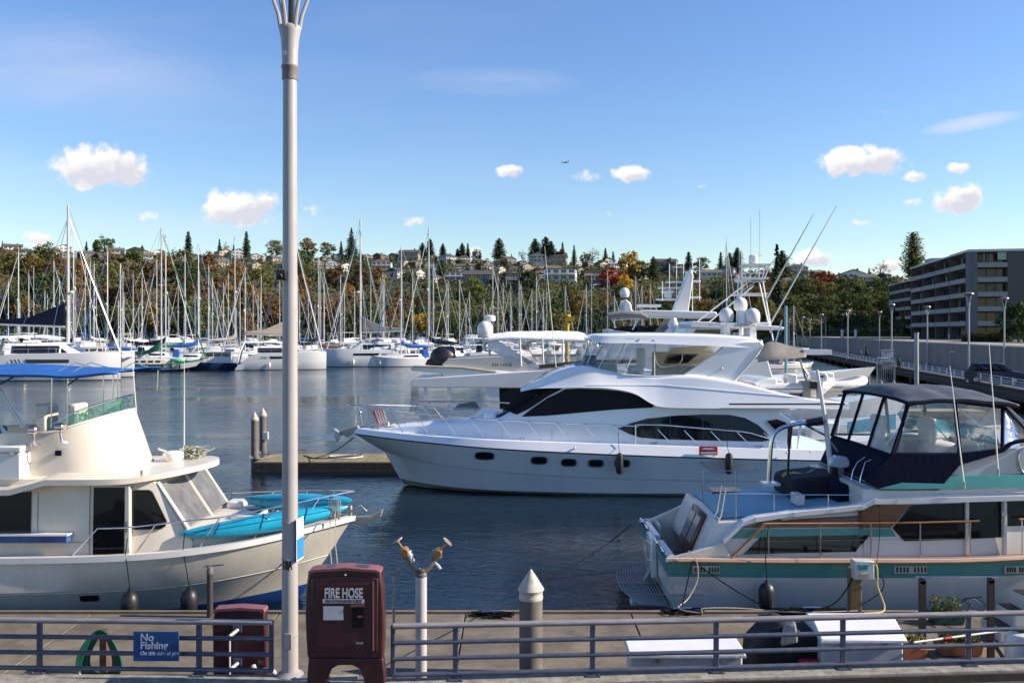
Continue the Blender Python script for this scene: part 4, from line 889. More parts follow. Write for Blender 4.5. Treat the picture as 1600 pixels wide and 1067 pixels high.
# ================================================================ LARGE WHITE YACHT (bow to the left)
YC = 38.0
ywhite = mat('yacht_gelcoat', (.83,.83,.84), .14, var=.03, vs=.6, coat=.7); yhull = mat('yacht_hull_paint', (.70,.71,.71), .16, var=.04, vs=.5, coat=.7, dirt=(.34,.35,.33), dirtamt=.25)
ygrey = mat('boot_top', (.17,.18,.15), .5, var=.35, vs=1.5, stretch=(.5,1,3)); navyline = mat('navy_line', (.02,.025,.04), .3); beige = mat('beige_vinyl', (.42,.37,.30), .7, var=.1)
ya = thing('motor_yacht', 'large white motor yacht with curved black side windows, bow pointing at the timber float', 'yacht', (3.5, YC, 0))
# lines stern -> bow : (x, half breadth, z)
keel = [(13.2,2.0,-.4),(8,2.1,-.5),(2,1.5,-.5),(-2.4,.5,-.35),(-4.2,.03,-.12)]
wl   = [(13.2,2.35,.02),(8,2.5,.0),(3,2.35,.0),(-1,1.85,.02),(-3.2,1.0,.03),(-4.55,.03,.03)]
boot = [(13.2,2.40,.12),(8,2.55,.10),(3,2.42,.10),(-1,1.95,.14),(-3.2,1.1,.2),(-4.75,.03,.28)]
knu  = [(13.2,2.48,.55),(8,2.62,.58),(3,2.55,.70),(-1,2.22,.92),(-3.6,1.35,1.15),(-5.4,.05,1.42)]
knu2 = [(13.2,2.49,.60),(8,2.64,.63),(3,2.57,.75),(-1,2.24,.97),(-3.65,1.37,1.20),(-5.5,.05,1.47)]
shr  = [(13.2,2.55,1.34),(8,2.70,1.48),(3,2.70,1.66),(-1,2.48,1.85),(-4.2,1.65,2.04),(-6.6,.22,2.16)]
shr2 = [(13.2,2.59,1.40),(8,2.74,1.54),(3,2.74,1.72),(-1,2.52,1.91),(-4.2,1.69,2.10),(-6.68,.24,2.22)]
top  = [(13.2,2.50,1.78),(8,2.62,1.92),(3,2.62,2.08),(-1,2.42,2.20),(-4.2,1.62,2.33),(-6.55,.22,2.42)]
topi = [(13.2,2.38,1.80),(8,2.50,1.94),(3,2.50,2.10),(-1,2.30,2.22),(-4.2,1.50,2.35),(-6.3,.16,2.44)]
def L5(l): return smoothline([Vector(p) for p in l], 6)
m, sm = hull_mesh([keel, wl, boot], YC, [0,1], 6); 
m, _ = hull_mesh([boot, knu, knu2, shr, shr2, top, topi], YC, [0,4,0,1,2,2], 6, deck=(3, -.02, .0))
hl = m.build('hull', [yhull, navyline, ywhite, ywhite, mat('hull_style_line', (.46,.48,.50), .3)], ya, smooth=30)
m, _ = hull_mesh([keel, wl, boot], YC, [0,1], 6); m.build('bottom', [black, ygrey], ya)
KN_ = sorted((p.x, p.y, p.z) for p in L5(knu2)); SH_ = sorted((p.x, p.y, p.z) for p in L5(shr))
def hby(tab, x, z):
    a = interp([(p[0], p[1]) for p in KN_], x); b = interp([(p[0], p[1]) for p in SH_], x); za = interp([(p[0], p[2]) for p in KN_], x); zb = interp([(p[0], p[2]) for p in SH_], x)
    return YC-lerp(a, b, (z-za)/(zb-za))
def ellip(cx, cz, a, b, n=20, e=.6): return [(cx+a*abs(cos(t))**e*(1 if cos(t) > 0 else -1), cz+b*abs(sin(t))**e*(1 if sin(t) > 0 else -1)) for t in [2*pi*i/n for i in range(n)]]
for (px, py, w_) in ((757,712,26),(842,718,22),(888,721,21),(930,722,21),(971,722,21)):
    Yn = 35.6; x, z = X_(px, Yn), Z_(py, Yn); w2 = w_*Yn/F/2
    m = MB(); panel(m, ellip(x, z, w2*1.18, .165), lambda X, Z: hby(0, X, Z)-.045, 12, 3); pr = m.build('porthole', steel, ya)
    m = MB(); panel(m, ellip(x, z, w2, .125), lambda X, Z: hby(0, X, Z)-.06, 12, 3); m.build('pane', blackglass, pr)
m = MB(); Yn = 35.35; q = [(X_(a, Yn), Z_(b, Yn)) for a, b in ((1092,720),(1160,722),(1172,724),(1186,735),(1180,736),(1112,734))]; panel(m, q, lambda X, Z: hby(0, X, Z)-.05, 12, 2); m.build('hull_recess', mat('recess_grey', (.34,.36,.38), .4), ya)
# foredeck trunk and main deckhouse
T = [(-5.6,2.25,2.42,.4,.3,.08),(-4.0,2.2,2.62,1.0,.8,.15),(-2.2,2.1,2.80,1.5,1.25,.2),(-.8,2.05,2.95,1.8,1.5,.2),(-.2,2.05,3.1,1.85,1.5,.2)]
loft_body(resample(T, 4), YC, 4, .06).build('foredeck_trunk', ywhite, ya)
S = [(-1.4,2.0,2.7,1.75,1.45,.15),(-.4,2.0,3.05,1.95,1.6,.2),(.7,2.0,3.75,2.08,1.65,.35),(1.9,1.95,4.45,2.15,1.88,.3),(3.4,1.95,4.5,2.2,1.95,.25),(6.5,1.9,4.42,2.22,1.95,.25),(9.5,1.85,4.35,2.2,1.85,.3),(11.2,1.8,4.2,2.15,1.8,.3)]
SS = resample(S, 5); loft_body(SS, YC, 6, .06).build('deckhouse', ywhite, ya)
def SX(poly, Yn): return [(X_(a, Yn), Z_(b, Yn)) for a, b in poly]
fs = lambda X, Z: side_y(SS, YC, X, Z, .02)
# upper black side window (lens shaped) and front windscreen
m = MB(); panel(m, SX([(815,652),(830,640),(856,622),(884,608),(905,607),(943,608.5),(968,611),(985,614.5),(1004,620),(1016,627),(1022,633),(1019,636.5),(960,639.5),(900,645),(850,650)], 36.0), fs, 30, 5); m.build('side_window', blackmesh, ya)
m = MB(); panel(m, SX([(786,641),(798,629),(814,616),(838,602),(858,602),(878,607),(856,619),(828,638),(808,648)], 36.2), lambda X, Z: min(side_y(SS, YC, X, Z, .05), YC-1.25), 30, 6); m.build('windscreen_wing', blackmesh, ya)
rows_ = []
for i in range(14):
    x = lerp(-1.15, 1.25, i/13); s_ = interp_st(SS, x); hb = s_[4]-s_[5]*.7; rows_.append([Vector((x-.015, YC+hb*j/8*.96, s_[2]+.06*(1-abs(j)/8)+.062-(.10 if abs(j) > 7 else 0)*.7)) for j in range(-8, 9)])
m = MB(); m.grid(rows_); m.build('windscreen', blackmesh, ya)
# lower lens window
fl_ = lambda X, Z: side_y(SS, YC, X, Z, .018)
m = MB(); panel(m, SX([(966,669),(985,661),(1010,654),(1050,649.5),(1098,647.5),(1140,648),(1165,653),(1185,664),(1198,676),(1203,687),(1190,689.5),(1100,687.5),(1030,685.5),(1000,683),(982,677)], 35.9), fl_, 34, 5); lw_ = m.build('saloon_window', blackglass, ya)
m = MB()
for px in (1046, 1097, 1142): panel(m, SX([(px,650),(px+2,650),(px+2,687),(px,687)], 35.88), lambda X, Z: side_y(SS, YC, X, Z, .026), 1, 3)
m.build('mullion', navyline, lw_)
# flybridge body with sweeping coaming: wide overhang that runs aft
B = [(.35,4.05,4.14,1.5,1.4,.04),(1.0,4.20,4.45,1.85,1.6,.12),(1.9,4.24,4.90,2.10,1.75,.25),(2.9,4.26,5.12,2.2,1.9,.25),(3.8,4.24,4.92,2.25,1.98,.25),(4.8,4.06,4.80,2.32,2.05,.25),(5.5,3.66,4.77,2.42,2.1,.25),(6.0,3.50,4.76,2.45,2.12,.25),(7.4,3.46,4.76,2.48,2.2,.2),(9.2,3.45,4.45,2.48,2.25,.15),(11.2,3.44,3.95,2.48,2.35,.12),(13.4,3.42,3.66,2.45,2.4,.08)]
BB = resample(B, 5); loft_body(BB, YC, 6, .02).build('flybridge_coaming', ywhite, ya)
m = MB()   # crease highlights along the overhang
m.tube([Vector((x, side_y(BB, YC, x, interp([(3,4.35),(6,4.35),(9.5,4.05),(13,3.75)], x), .008), interp([(3,4.35),(6,4.35),(9.5,4.05),(13,3.75)], x))) for x in [3+i*.5 for i in range(21)]], .02, 4); m.build('styling_crease', ywhite, ya)
m = MB(); m.bb(8.6, 13.2, YC-2.515, YC-2.49, 3.60, 3.66); m.build('trim_line', navyline, ya)
# hardtop
HT = [(3.15,6.20,6.30,1.55,1.5,.05),(3.6,6.05,6.38,1.95,1.85,.12),(5.5,6.02,6.42,2.05,1.95,.15),(8.0,5.92,6.38,2.05,1.95,.15),(9.6,5.85,6.28,2.0,1.9,.15),(9.95,5.95,6.15,1.9,1.85,.08)]
HH = resample(HT, 4); loft_body(HH, YC, 5, .05).build('hardtop', ywhite, ya)
# broad raked arch legs
for s in (-1, 1):
    m = MB(); y0 = YC+s*2.0; y1 = YC+s*1.82
    poly = SX([(1130,540),(1160,534),(1188,533),(1192,540),(1186,552),(1165,575),(1146,599),(1040,607),(1020,600),(1050,590),(1070,584),(1098,565)], 36.1)
    m.prism(poly, y0, y1); m.build('arch_leg', ywhite, ya, bevel=.04, smooth=50)
m = MB(); m.ball((X_(1128,36), YC-2.02, Z_(576,36)), .05, 8); m.build('arch_light', steel, ya)
# aft windshield strip behind arch (clear curtain with white edge)
m = MB(); m.tube([P(1192,541,36.0), P(1170,570,36.0), P(1145,597,36.0)], .035, 5); m.build('curtain_edge', whitecanvas, ya)
m = MB(); a = SX([(1192,545),(1200,545),(1200,592),(1150,596)], 36.3); m.add([(p[0], 36.25, p[1]) for p in a], [(0,1,2,3)]); m.build('aft_curtain', clearvinyl, ya)
# flybridge glazing
top_z = 6.06
glz = clear('flybridge_glass', (.90,.93,.95), refl=.05)
def fb(px, py, Yn): return P(px, py, Yn)
side = [((918,572),(937,527)),((935,577),(965,528)),((962,583),(985,528)),((975,584),(1000,528.5)),((1022,587),(1022,530)),((1067,586),(1066,534)),((1100,563),(1130,543))]
for s in (-1, 1):
    yb = YC+s*1.93; f = 1
    for (a, b) in zip(side[:-1], side[1:]):
        m = MB(); pts = []
        for (px, py) in (a[0], b[0], b[1], a[1]): X, Z = X_(px, 36.1), Z_(py, 36.1); pts.append((X, YC+s*interp([(2.9,1.2),(3.6,1.75),(4.6,1.98),(9,2.0)], X), Z))
        m.add(pts, [(0,1,2,3)]); m.build('side_glass', glz, ya, smooth=0)
    m = MB()
    for (a, b) in (side[0], side[1], side[3], side[4]):
        X, Z = X_(a[0], 36.1), Z_(a[1], 36.1); X2, Z2 = X_(b[0], 36.1), Z_(b[1], 36.1)
        m.tube([(X, YC+s*interp([(2.9,1.2),(3.6,1.75),(4.6,2.0),(9,2.02)], X), Z), (X2, YC+s*interp([(2.9,1.2),(3.6,1.75),(4.6,2.0),(9,2.02)], X2), Z2)], .022, 5)
    m.build('mullion', whitecanvas, ya)
    m = MB(); m.tube([(X_(p, 36.1), YC+s*interp([(2.9,1.22),(3.6,1.77),(4.6,2.02),(9,2.04)], X_(p, 36.1)), Z_(q, 36.1)) for p, q in ((918,572),(940,578),(975,585),(1022,588),(1067,586),(1098,565),(1130,544))], .035, 5); m.build('gasket', whitecanvas, ya)
m = MB(); f0 = [(X_(918,36.1), YC+y, 5.08+.02*(1-abs(y))) for y in (-1.2,-.6,0,.6,1.2)]; f1 = [(X_(937,36.1), YC+y, 6.2) for y in (-1.2,-.6,0,.6,1.2)]; m.strip(f0, f1); m.build('windshield', glz, ya)
for y in (-1.2,-.4,.4,1.2): m = MB(); m.tube([(X_(918,36.1), YC+y, 5.08), (X_(937,36.1), YC+y, 6.2)], .022, 5); m.build('mullion', whitecanvas, ya)
m = MB(); m.tube([(X_(px,36.1), YC-2.0, Z_(py,36.1)) for px, py in ((1023,531),(1023,560),(1026,569),(1034,574),(1058,571),(1065,562),(1067,536))], .02, 5); m.build('zip_window', beige, ya)
# inside the flybridge
m = MB(); m.bb(2.6, 4.3, YC-1.4, YC+1.4, 4.5, 5.15); m.bb(3.0, 3.5, YC-.9, YC+.1, 5.15, 5.5); m.build('helm_console', mat('console_grey', (.14,.19,.24), .5), ya, bevel=.06)
for (x, y) in ((4.9,-.7),(4.9,.3)): m = MB(); m.bb(x, x+.55, YC+y-.3, YC+y+.3, 4.85, 5.05); m.bb(x+.45, x+.6, YC+y-.3, YC+y+.3, 5.0, 5.8); m.build('helm_seat', whitecanvas, ya, bevel=.05)
m = MB(); m.bb(6.2, 9.0, YC+.6, YC+1.7, 4.6, 5.1); m.bb(6.2, 9.0, YC+1.5, YC+1.8, 5.0, 5.6); m.bb(5.7, 8.6, YC-1.85, YC-1.4, 4.6, 5.12); m.build('settee', beige, ya, bevel=.08)
m = MB(); m.prism(SX([(1062,545),(1125,541),(1070,584),(1040,586)], 37.5), YC+1.5, YC+1.6); m.build('inner_curtain', beige, ya)
# domes on the hardtop
def dome(parent, c, r, name='radome', base=True):
    m = MB(); m.lathe([(r*.78,-r*.95),(r*.95,-r*.75),(r,-r*.1),(r*.93,r*.35),(r*.7,r*.72),(r*.35,r*.95),(.01,r)], c, 16); o = m.build(name, white, parent)
    if base: m = MB(); m.cyl((c[0], c[1], c[2]-r*1.6), (c[0], c[1], c[2]-r*.9), r*.35, n=8); m.build('mount', ywhite, o)
    return o
dome(ya, tuple(P(1135,492,37.2)), .30); dome(ya, tuple(P(1157,475,38)), .29); dome(ya, tuple(P(1176,493,36.9)), .31)
m = MB(); m.bb(X_(1120,37.5), X_(1195,37.5), YC-1.2, YC+1.2, Z_(508,37.5), Z_(504,37.5)); m.build('antenna_shelf', ywhite, ya, bevel=.02)
for (px, py0, py1) in ((1134,505,531),(1174,505,533),(1157,484,505)): m = MB(); a = P(px-5, py1, 37.2); m.bb(a.x, a.x+.26, 36.9, 37.4, a.z, Z_(py0, 37.2)); m.build('antenna_leg', ywhite, ya, bevel=.03)
m = MB(); a = P(1158, 512, 36.7); m.cyl((a.x, a.y, a.z-.3), (a.x, a.y, a.z+.02), .09, n=10); m.bb(a.x-.62, a.x+.62, a.y-.06, a.y+.06, a.z+.02, a.z+.18); rd = m.build('radar_scanner', white, ya, bevel=.03)
text('GARMIN', (a.x, a.y-.065, a.z+.10), .17, navyline, rd)
m = MB(); m.cyl(P(1147,533,37), P(1147,520,37), .05, n=6); m.ball(P(1152,525,37), .16, 8); m.bb(X_(1128,37), X_(1134,37), 36.7, 36.9, Z_(532,37), Z_(521,37)); m.build('horn', steel, ya)
# deck fittings
for x in (-3.2, 0.4, 5.6, 9.8):
    z_ = interp([(p[0], p[2]) for p in sorted(topi)], x); h_ = interp([(p[0], p[1]) for p in sorted(topi)], x); m = MB(); m.tube([(x-.16, YC-h_-.02, z_+.08), (x+.16, YC-h_-.02, z_+.08)], .022, 6); m.cyl((x-.06, YC-h_-.02, z_-.01), (x-.06, YC-h_-.02, z_+.08), .016, n=6); m.cyl((x+.06, YC-h_-.02, z_-.01), (x+.06, YC-h_-.02, z_+.08), .016, n=6); m.build('deck_cleat', steel, ya)
for (px, py) in ((898,700),(1229,707),(1266,706)): a = P(px, py, 35.28); m = MB(); m.ball(tuple(a), .045, 8); m.build('deck_light', steel, ya)
m = MB()
for x in (-.4, 1.6, 5.2, 8.2): m.tube([(x, side_y(SS, YC, x, 2.12, .006), 2.12), (x, side_y(SS, YC, x, 2.6, .006), 2.6)], .006, 4)
m.build('panel_seam', navyline, ya)
# bow rail
def sheer_top(x): return interp([(p[0], p[2]) for p in sorted(topi)], x), interp([(p[0], p[1]) for p in sorted(topi)], x)
for s in (-1, 1):
    m = MB(); pts = []
    for i in range(30):
        x = lerp(-6.95, 5.0, i/29); z, h = sheer_top(max(x, -6.2)); h = h if x > -6.2 else interp([(-6.95,.05),(-6.2,.22)], x); pts.append((x, YC+s*(h-.02), z+interp([(-6.95,.95),(-6,.95),(-3,.82),(1,.75),(5,.72)], x)))
    m.tube(pts, .022, 5)
    for i in range(10):
        x = lerp(-5.6, 4.6, i/9); z, h = sheer_top(x); z2, h2 = sheer_top(x-.62); m.tube([(x, YC+s*(h-.05), z), (x-.62, YC+s*(h2-.02), z2+interp([(-6.95,.95),(-6,.95),(-3,.82),(1,.75),(5,.72)], x-.62))], .018, 5)
    m.build('bow_rail', steel, ya)
    m = MB(); pts = []
    for i in range(16):
        x = lerp(4.9, 10.6, i/15); z, h = sheer_top(x); pts.append((x, YC+s*(h-.02), z+interp([(4.9,.78),(6,.80),(9.3,.62),(10.6,.28)], x)))
    m.tube(pts, .024, 5)
    for i in range(5):
        x = lerp(6.4, 10.6, i/4); z, h = sheer_top(x); m.tube([(x, YC+s*(h-.05), z), (x-.62, YC+s*(h-.02), z+.62)], .018, 5)
    m.tube([(4.9, YC+s*2.48, 2.0), (4.9, YC+s*2.48, 2.82)], .02, 5); m.build('side_rail', steel, ya)
# pulpit fittings
m = MB(); a = P(541,672,38); m.prism([(a.x-.28,a.z-.05),(a.x+.5,a.z+.22),(a.x+.6,a.z+.05),(a.x+.05,a.z-.28)], 37.85, 38.15); m.build('anchor_roller', mat('galv', (.32,.31,.28), .5, metal=.5), ya, bevel=.02)
m = MB(); a = P(527,678,38); m.prism([(a.x-.1,a.z+.25),(a.x+.15,a.z+.05),(a.x+.1,a.z-.25),(a.x-.02,a.z-.3),(a.x-.12,a.z-.05)], 37.85, 38.12); m.tube([(a.x+.05,38,a.z-.05),(a.x+.6,38,a.z+.12)], .04, 6); m.build('anchor', mat('galv2', (.6,.6,.6), .35, metal=.6), ya, bevel=.02)
m = MB(); m.tube([P(556,614,38), P(556,664,38)], .03, 6); m.tube([P(560,635,38), P(566,665,38)], .022, 5); m.ball(P(563,644,38), .07, 8); m.build('flag_staff', steel, ya)
m = MB(); m.bb(-6.0,-5.6,YC-.2,YC+.2,2.42,2.56); m.cyl((-5.3,YC,2.45),(-5.3,YC,2.68),.12,n=10); m.build('windlass', steel, ya, bevel=.02)
m = MB(); m.tube([(-5.2,YC+.1,2.5),(-5.0,YC+.6,2.52),(-4.6,YC+.2,2.55),(-4.9,YC-.4,2.5),(-5.4,YC-.2,2.5)], .035, 5); m.build('mooring_line', rope, ya)
m = MB(); m.prism(SX([(583,641),(599,638),(606,659),(592,664)], 38.0), 37.74, 37.76); fc = m.build('fender_cover', mat('red_stripes', (.62,.12,.10), .8), ya)
for k in range(4):
    m = MB(); m.prism(SX([(587+k*4,641.5-k*.7),(589+k*4,641.2-k*.7),(596.5+k*3.4,661-k*1),(594.5+k*3.4,662-k*1)], 38.0), 37.725, 37.74); m.build('stripe', whitecanvas, fc)
m = MB(); m.ball((-.9, YC-1.1, 3.0), .26, 10, (1.2,1,1)); m.prism([(-1.9,2.85),(-1.2,3.25),(-.2,3.15),(-.1,2.95)], YC-.9, YC+.6); m.build('covered_sunpad', ywhite, ya, bevel=.12)
# red name board on the side
a = P(1107,704,35.2); m = MB(); m.bb(a.x-.36, a.x+.36, 35.20, 35.25, a.z-.17, a.z+.17); lr = m.build('broker_board', red, ya, bevel=.01); m = MB(); m.bb(a.x-.31, a.x+.31, 35.185, 35.20, a.z-.13, a.z-.05); m.prism([(a.x-.28,a.z+.06),(a.x-.1,a.z+.12),(a.x,a.z+.09),(a.x+.1,a.z+.12),(a.x+.28,a.z+.06),(a.x,a.z+.02)], 35.185, 35.20); m.build('board_marks', whitecanvas, lr)
# after deck, wing doors, swim area
m = MB(); m.bb(11.0, 13.1, YC-2.3, YC+2.3, 1.2, 1.82); m.build('aft_deck', ywhite, ya, bevel=.05)
m = MB(); panel(m, SX([(1199,658),(1215,655),(1229,660),(1233,667),(1215,674)], 35.6), lambda X, Z: 35.72, 6, 2); m.build('aft_window', blackglass, ya)
for x in (11.4, 12.9): m = MB(); m.tube([(x, YC-2.2, 1.8), (x+.2, YC-2.25, 3.45)], .05, 6); m.build('deck_support', ywhite, ya)
m = MB(); m.prism(SX([(1190,611),(1180,598),(1186,593),(1212,590),(1216,593),(1216,613)], 36.2), YC-1.7, YC+1.6); m.build('flybridge_locker', ywhite, ya, bevel=.06)
# fenders hanging on the side
for (px, py, ln, lab) in ((968,724,30,'black cylinder fender hanging below the start of the lens-shaped saloon window'),(1139,724,30,'black cylinder fender hanging beside the red board on the large yacht')):
    a = P(px, py, 35.05); t = thing('fender', lab, 'fender', tuple(a), 'black fenders on the large yacht'); m = MB(); m.lathe([(.03,-.42),(.13,-.36),(.15,-.2),(.15,.25),(.12,.36),(.03,.42)], a, 12); m.build('fender_body', black, t)
    m = MB(); m.tube([a+Vector((0,0,.42)), (a.x, 35.3, 1.95), (a.x, 35.45, 2.75)], .012, 4); m.build('lanyard', ropedark, t)
# RIB tender and outboard on the boat deck
def rib(c, L_, lab, rz=0, scale=1, col_=None):
    t = thing('inflatable_tender', lab, 'dinghy', tuple(c)); x, y, z = c; tb = mat('hypalon_pale', (.62,.60,.58), .6, var=.05)
    for s in (-1, 1):
        m = MB(); m.tube(smoothline([(x-L_*.5,y+s*.75,z+.45),(x,y+s*.8,z+.45),(x+L_*.3,y+s*.6,z+.52),(x+L_*.5,y+s*.05,z+.68)], 5), [.22]*15+[.18], 10); m.build('tube', tb, t)
    m = MB(); m.prism([(x-L_*.45,z+.1),(x+L_*.3,z+.05),(x+L_*.46,z+.5),(x-L_*.45,z+.45)], y-.6, y+.6); m.build('hull', tb, t, bevel=.1)
    m = MB(); m.bb(x-.3, x+.1, y-.35, y+.35, z+.4, z+1.0); m.bb(x-.9, x-.5, y-.45, y+.45, z+.4, z+.8); m.build('console', whitecanvas, t, bevel=.06)
    m = MB(); m.tube([(x-L_*.48,y-.98,z+.42),(x,y-1.03,z+.42),(x+L_*.3,y-.83,z+.48)], .02, 4); m.build('rub_strip', navyline, t); return t
rib((X_(1238,37.2), 37.2, 3.75), 3.2, 'white inflatable tender stowed on the after deck of the large yacht')
rib((X_(1296,39.4), 39.4, 3.7), 3.0, 'second pale inflatable tender stowed behind the outboard motor')
def outboard(c, s, m1, lab, par=None, rz=0):
    x, y, z = c; t = thing('outboard_motor', lab, 'outboard motor', tuple(c)); ox = Matrix.Rotation(rz, 3, 'Z')
    m = MB(); m.prism([(x-.42*s,z),(x-.40*s,z+.30*s),(x-.2*s,z+.42*s),(x+.25*s,z+.38*s),(x+.36*s,z+.2*s),(x+.34*s,z-.02*s),(x,z-.08*s)], y-.2*s, y+.2*s); m.build('cowling', m1, t, bevel=.07*s)
    m = MB(); m.prism([(x-.1*s,z-.05*s),(x+.16*s,z-.05*s),(x+.1*s,z-.9*s),(x-.06*s,z-.9*s)], y-.09*s, y+.09*s); m.build('leg', mat('outboard_grey', (.2,.2,.21), .4), t, bevel=.02)
    m = MB(); m.lathe([(.02,-.16*s),(.08*s,-.1*s),(.09*s,.1*s),(.02,.2*s)], (x, y, z-.92*s), 8, 'X'); 
    for k in range(3): m.box((x-.2*s, y+.12*s*cos(k*2.1), z-.92*s+.12*s*sin(k*2.1)), (.03*s,.16*s,.1*s), rx=k*2.1)
    m.build('propeller', black, t); m = MB(); m.box((x-.25*s, y, z-.2*s), (.2*s,.3*s,.3*s)); m.build('bracket', black, t); return t
o = outboard((X_(1279,36.2), 36.2, 4.52), .95, white, 'white outboard motor with black lettering, raised over the stern of the large yacht')
m = MB(); x0, z0 = X_(1280,36.2), 4.7; m.bb(x0-.12, x0+.14, 35.99, 36.01, z0-.04, z0+.03); q = m.build('cowling_mark', navyline, o)
m = MB(); m.bb(-.0+X_(1252,36.4), X_(1264,36.4), 36.2, 36.7, 3.7, 4.5); m.tube([P(1250,562,36.6), P(1258,590,36.6), P(1266,606,36.6)], .04, 6); m.tube([P(1255,575,36.6), P(1272,600,36.6), P(1285,612,36.6)], .05, 6); m.build('tender_davit', mat('davit_metal', (.22,.22,.22), .4, metal=.5), ya)
# passerelle and canvas pole at stern
m = MB(); m.tube([P(1218,645,35.4), P(1256,663,35.4)], .03, 5); m.tube([P(1240,660,35.6), P(1290,668,35.6)], .03, 5); m.build('boarding_pole', steel, ya)
# bow line to the float
m = MB(); m.tube(sag(P(553,683,38), P(478,716,43), .25), .02, 4); m.build('mooring_line', ropedark, label='dark mooring line from the yacht bow down to the timber float', cat='rope')
# ================================================================ CREAM CRUISER (bow to the right)
LC = 21.9
lb = thing('cabin_cruiser', 'cream cabin cruiser with raised flybridge and green windscreen, black doorway in its side', 'cabin cruiser', (-9, LC, 0))
keel = [(-15.5,1.4,-.5),(-12,1.5,-.6),(-9,1.2,-.5),(-7.8,.8,-.5),(-6.8,.4,-.45),(-5.9,.05,-.4)]
wl = [(-15.5,1.75,.0),(-12,1.85,.0),(-8.5,1.45,.0),(-7.2,1.05,.02),(-6.1,.55,.03),(-5.15,.03,.05)]
bt = [(-15.5,1.78,.10),(-12,1.90,.10),(-8.5,1.52,.14),(-7.2,1.18,.20),(-6.0,.66,.28),(-4.98,.03,.36)]
sh = [(-15.5,2.05,1.35),(-12,2.12,1.36),(-8.6,2.05,1.42),(-6.6,1.72,1.55),(-5.2,1.02,1.70),(-3.88,.06,1.90)]
def mid(f, bulge, dz=0): return [(lerp(p[0], q[0], f), lerp(p[1], q[1], f)+(bulge if i < 5 else 0), lerp(p[2], q[2], f)+dz) for i, (p, q) in enumerate(zip(bt, sh))]
kn = mid(.45, .11); kn2 = mid(.48, .14, .01)
cp0 = [(-15.5,2.11,1.36),(-12,2.18,1.37),(-8.6,2.11,1.43),(-6.6,1.78,1.56),(-5.2,1.08,1.71),(-3.80,.09,1.91)]
cp1 = [(-15.5,2.11,1.50),(-12,2.18,1.50),(-8.6,2.11,1.56),(-6.6,1.78,1.69),(-5.2,1.08,1.84),(-3.80,.09,2.02)]
cp2 = [(-15.5,1.95,1.50),(-12,2.02,1.50),(-8.6,1.95,1.56),(-6.6,1.60,1.69),(-5.2,.90,1.84),(-4.05,.08,2.02)]
m, _ = hull_mesh([bt, kn, kn2, sh], LC, [0,0,0], 6); m.build('hull', [creamhull], lb, smooth=35)
m, _ = hull_mesh([keel, wl, bt], LC, [0,0], 6); m.build('bottom', mat('blue_boot', (.012,.05,.20), .4, var=.2), lb)
m, _ = hull_mesh([sh, cp0, cp1, cp2], LC, [0,0,0], 6); m.build('toe_rail', white, lb, smooth=30)
D = smoothline([Vector(p) for p in cp2], 6); m = MB(); m.strip([Vector((p.x, LC-p.y, p.z-.10)) for p in D], [Vector((p.x, LC+p.y, p.z-.10)) for p in D]); m.build('deck', cream, lb)
# hull fittings
bronze = mat('bronze', (.20,.14,.08), .4, metal=.7)
for (x0, x1, y0, y1, nm, mt) in ((321,358,880,884,'rubbing_slot',bronze),(119,152,931,944,'exhaust_grille',bronze)):
    Yn = interp([(119,19.93),(358,20.42)], x0); a, b = P(x0, y0, Yn), P(x1, y1, Yn); f = (lambda X, Z: side2(X, Z)-.02)
    def side2(X, Z):
        h0 = interp([(p[0], p[1]) for p in kn2], X); h1 = interp([(p[0], p[1]) for p in sh], X); z0 = interp([(p[0], p[2]) for p in kn2], X); z1 = interp([(p[0], p[2]) for p in sh], X)
        g0 = interp([(p[0], p[1]) for p in bt], X); q0 = interp([(p[0], p[2]) for p in bt], X)
        return LC-(lerp(h0, h1, (Z-z0)/(z1-z0)) if Z > z0 else lerp(g0, h0, (Z-q0)/(z0-q0)))
    q = MB(); panel(q, [(a.x,b.z),(b.x,b.z),(b.x,a.z),(a.x,a.z)], f, 5, 1); fr = q.build(nm, mt, lb)
    q = MB(); panel(q, [(a.x+.05,b.z+.03),(b.x-.04,b.z+.03),(b.x-.04,a.z-.01),(a.x+.05,a.z-.01)], lambda X, Z: side2(X, Z)-.03, 5, 1); q.build('opening', black, fr)
# house
HS = [(-15.5,1.4,3.16,1.62,1.58,.05),(-9,1.4,3.18,1.62,1.56,.05),(-8.15,1.4,3.10,1.60,1.5,.05),(-7.45,1.5,1.95,1.5,1.42,.04),(-7.3,1.5,1.7,1.5,1.42,.04)]
loft_body(HS, LC, 3, .03).build('house', cream, lb, smooth=25)
wf = lambda off: (lambda X, Z: side_y(HS, LC, X, Z, off))
def lwin(poly, name, mt, off=.02, par=None, Yn=20.33):
    m = MB(); panel(m, [(X_(a, Yn), Z_(b, Yn)) for a, b in poly], wf(off), 14, 3); return m.build(name, mt, par or lb)
lwin([(-60,768),(50,768),(50,837),(-60,837)], 'window_frame', mat('dark_bronze_frame', (.05,.045,.04), .4), .012); lwin([(-60,770),(48,770),(48,835),(-60,835)], 'side_window', blackglass, .03)
d_ = lwin([(145,759),(199,759),(199,871),(145,871)], 'door_frame', cream, .03); lwin([(148,761),(196,761),(196,870),(148,870)], 'doorway', blackglass, .05)
m = MB(); m.bb(X_(196,20.2), X_(203,20.2), 20.16, 20.30, 1.5, Z_(757,20.25)); m.build('door_post', cream, lb, bevel=.01)
m = MB(); m.bb(X_(195,20.1), X_(197,20.1), 20.13, 20.17, Z_(832,20.1), Z_(815,20.1)); m.build('door_handle', steel, lb)
lwin([(204,775),(207,768),(212,766),(232,766),(237,769),(259,815),(257,822),(251,826),(212,826),(205,822)], 'fore_side_window', blackglass, .03)
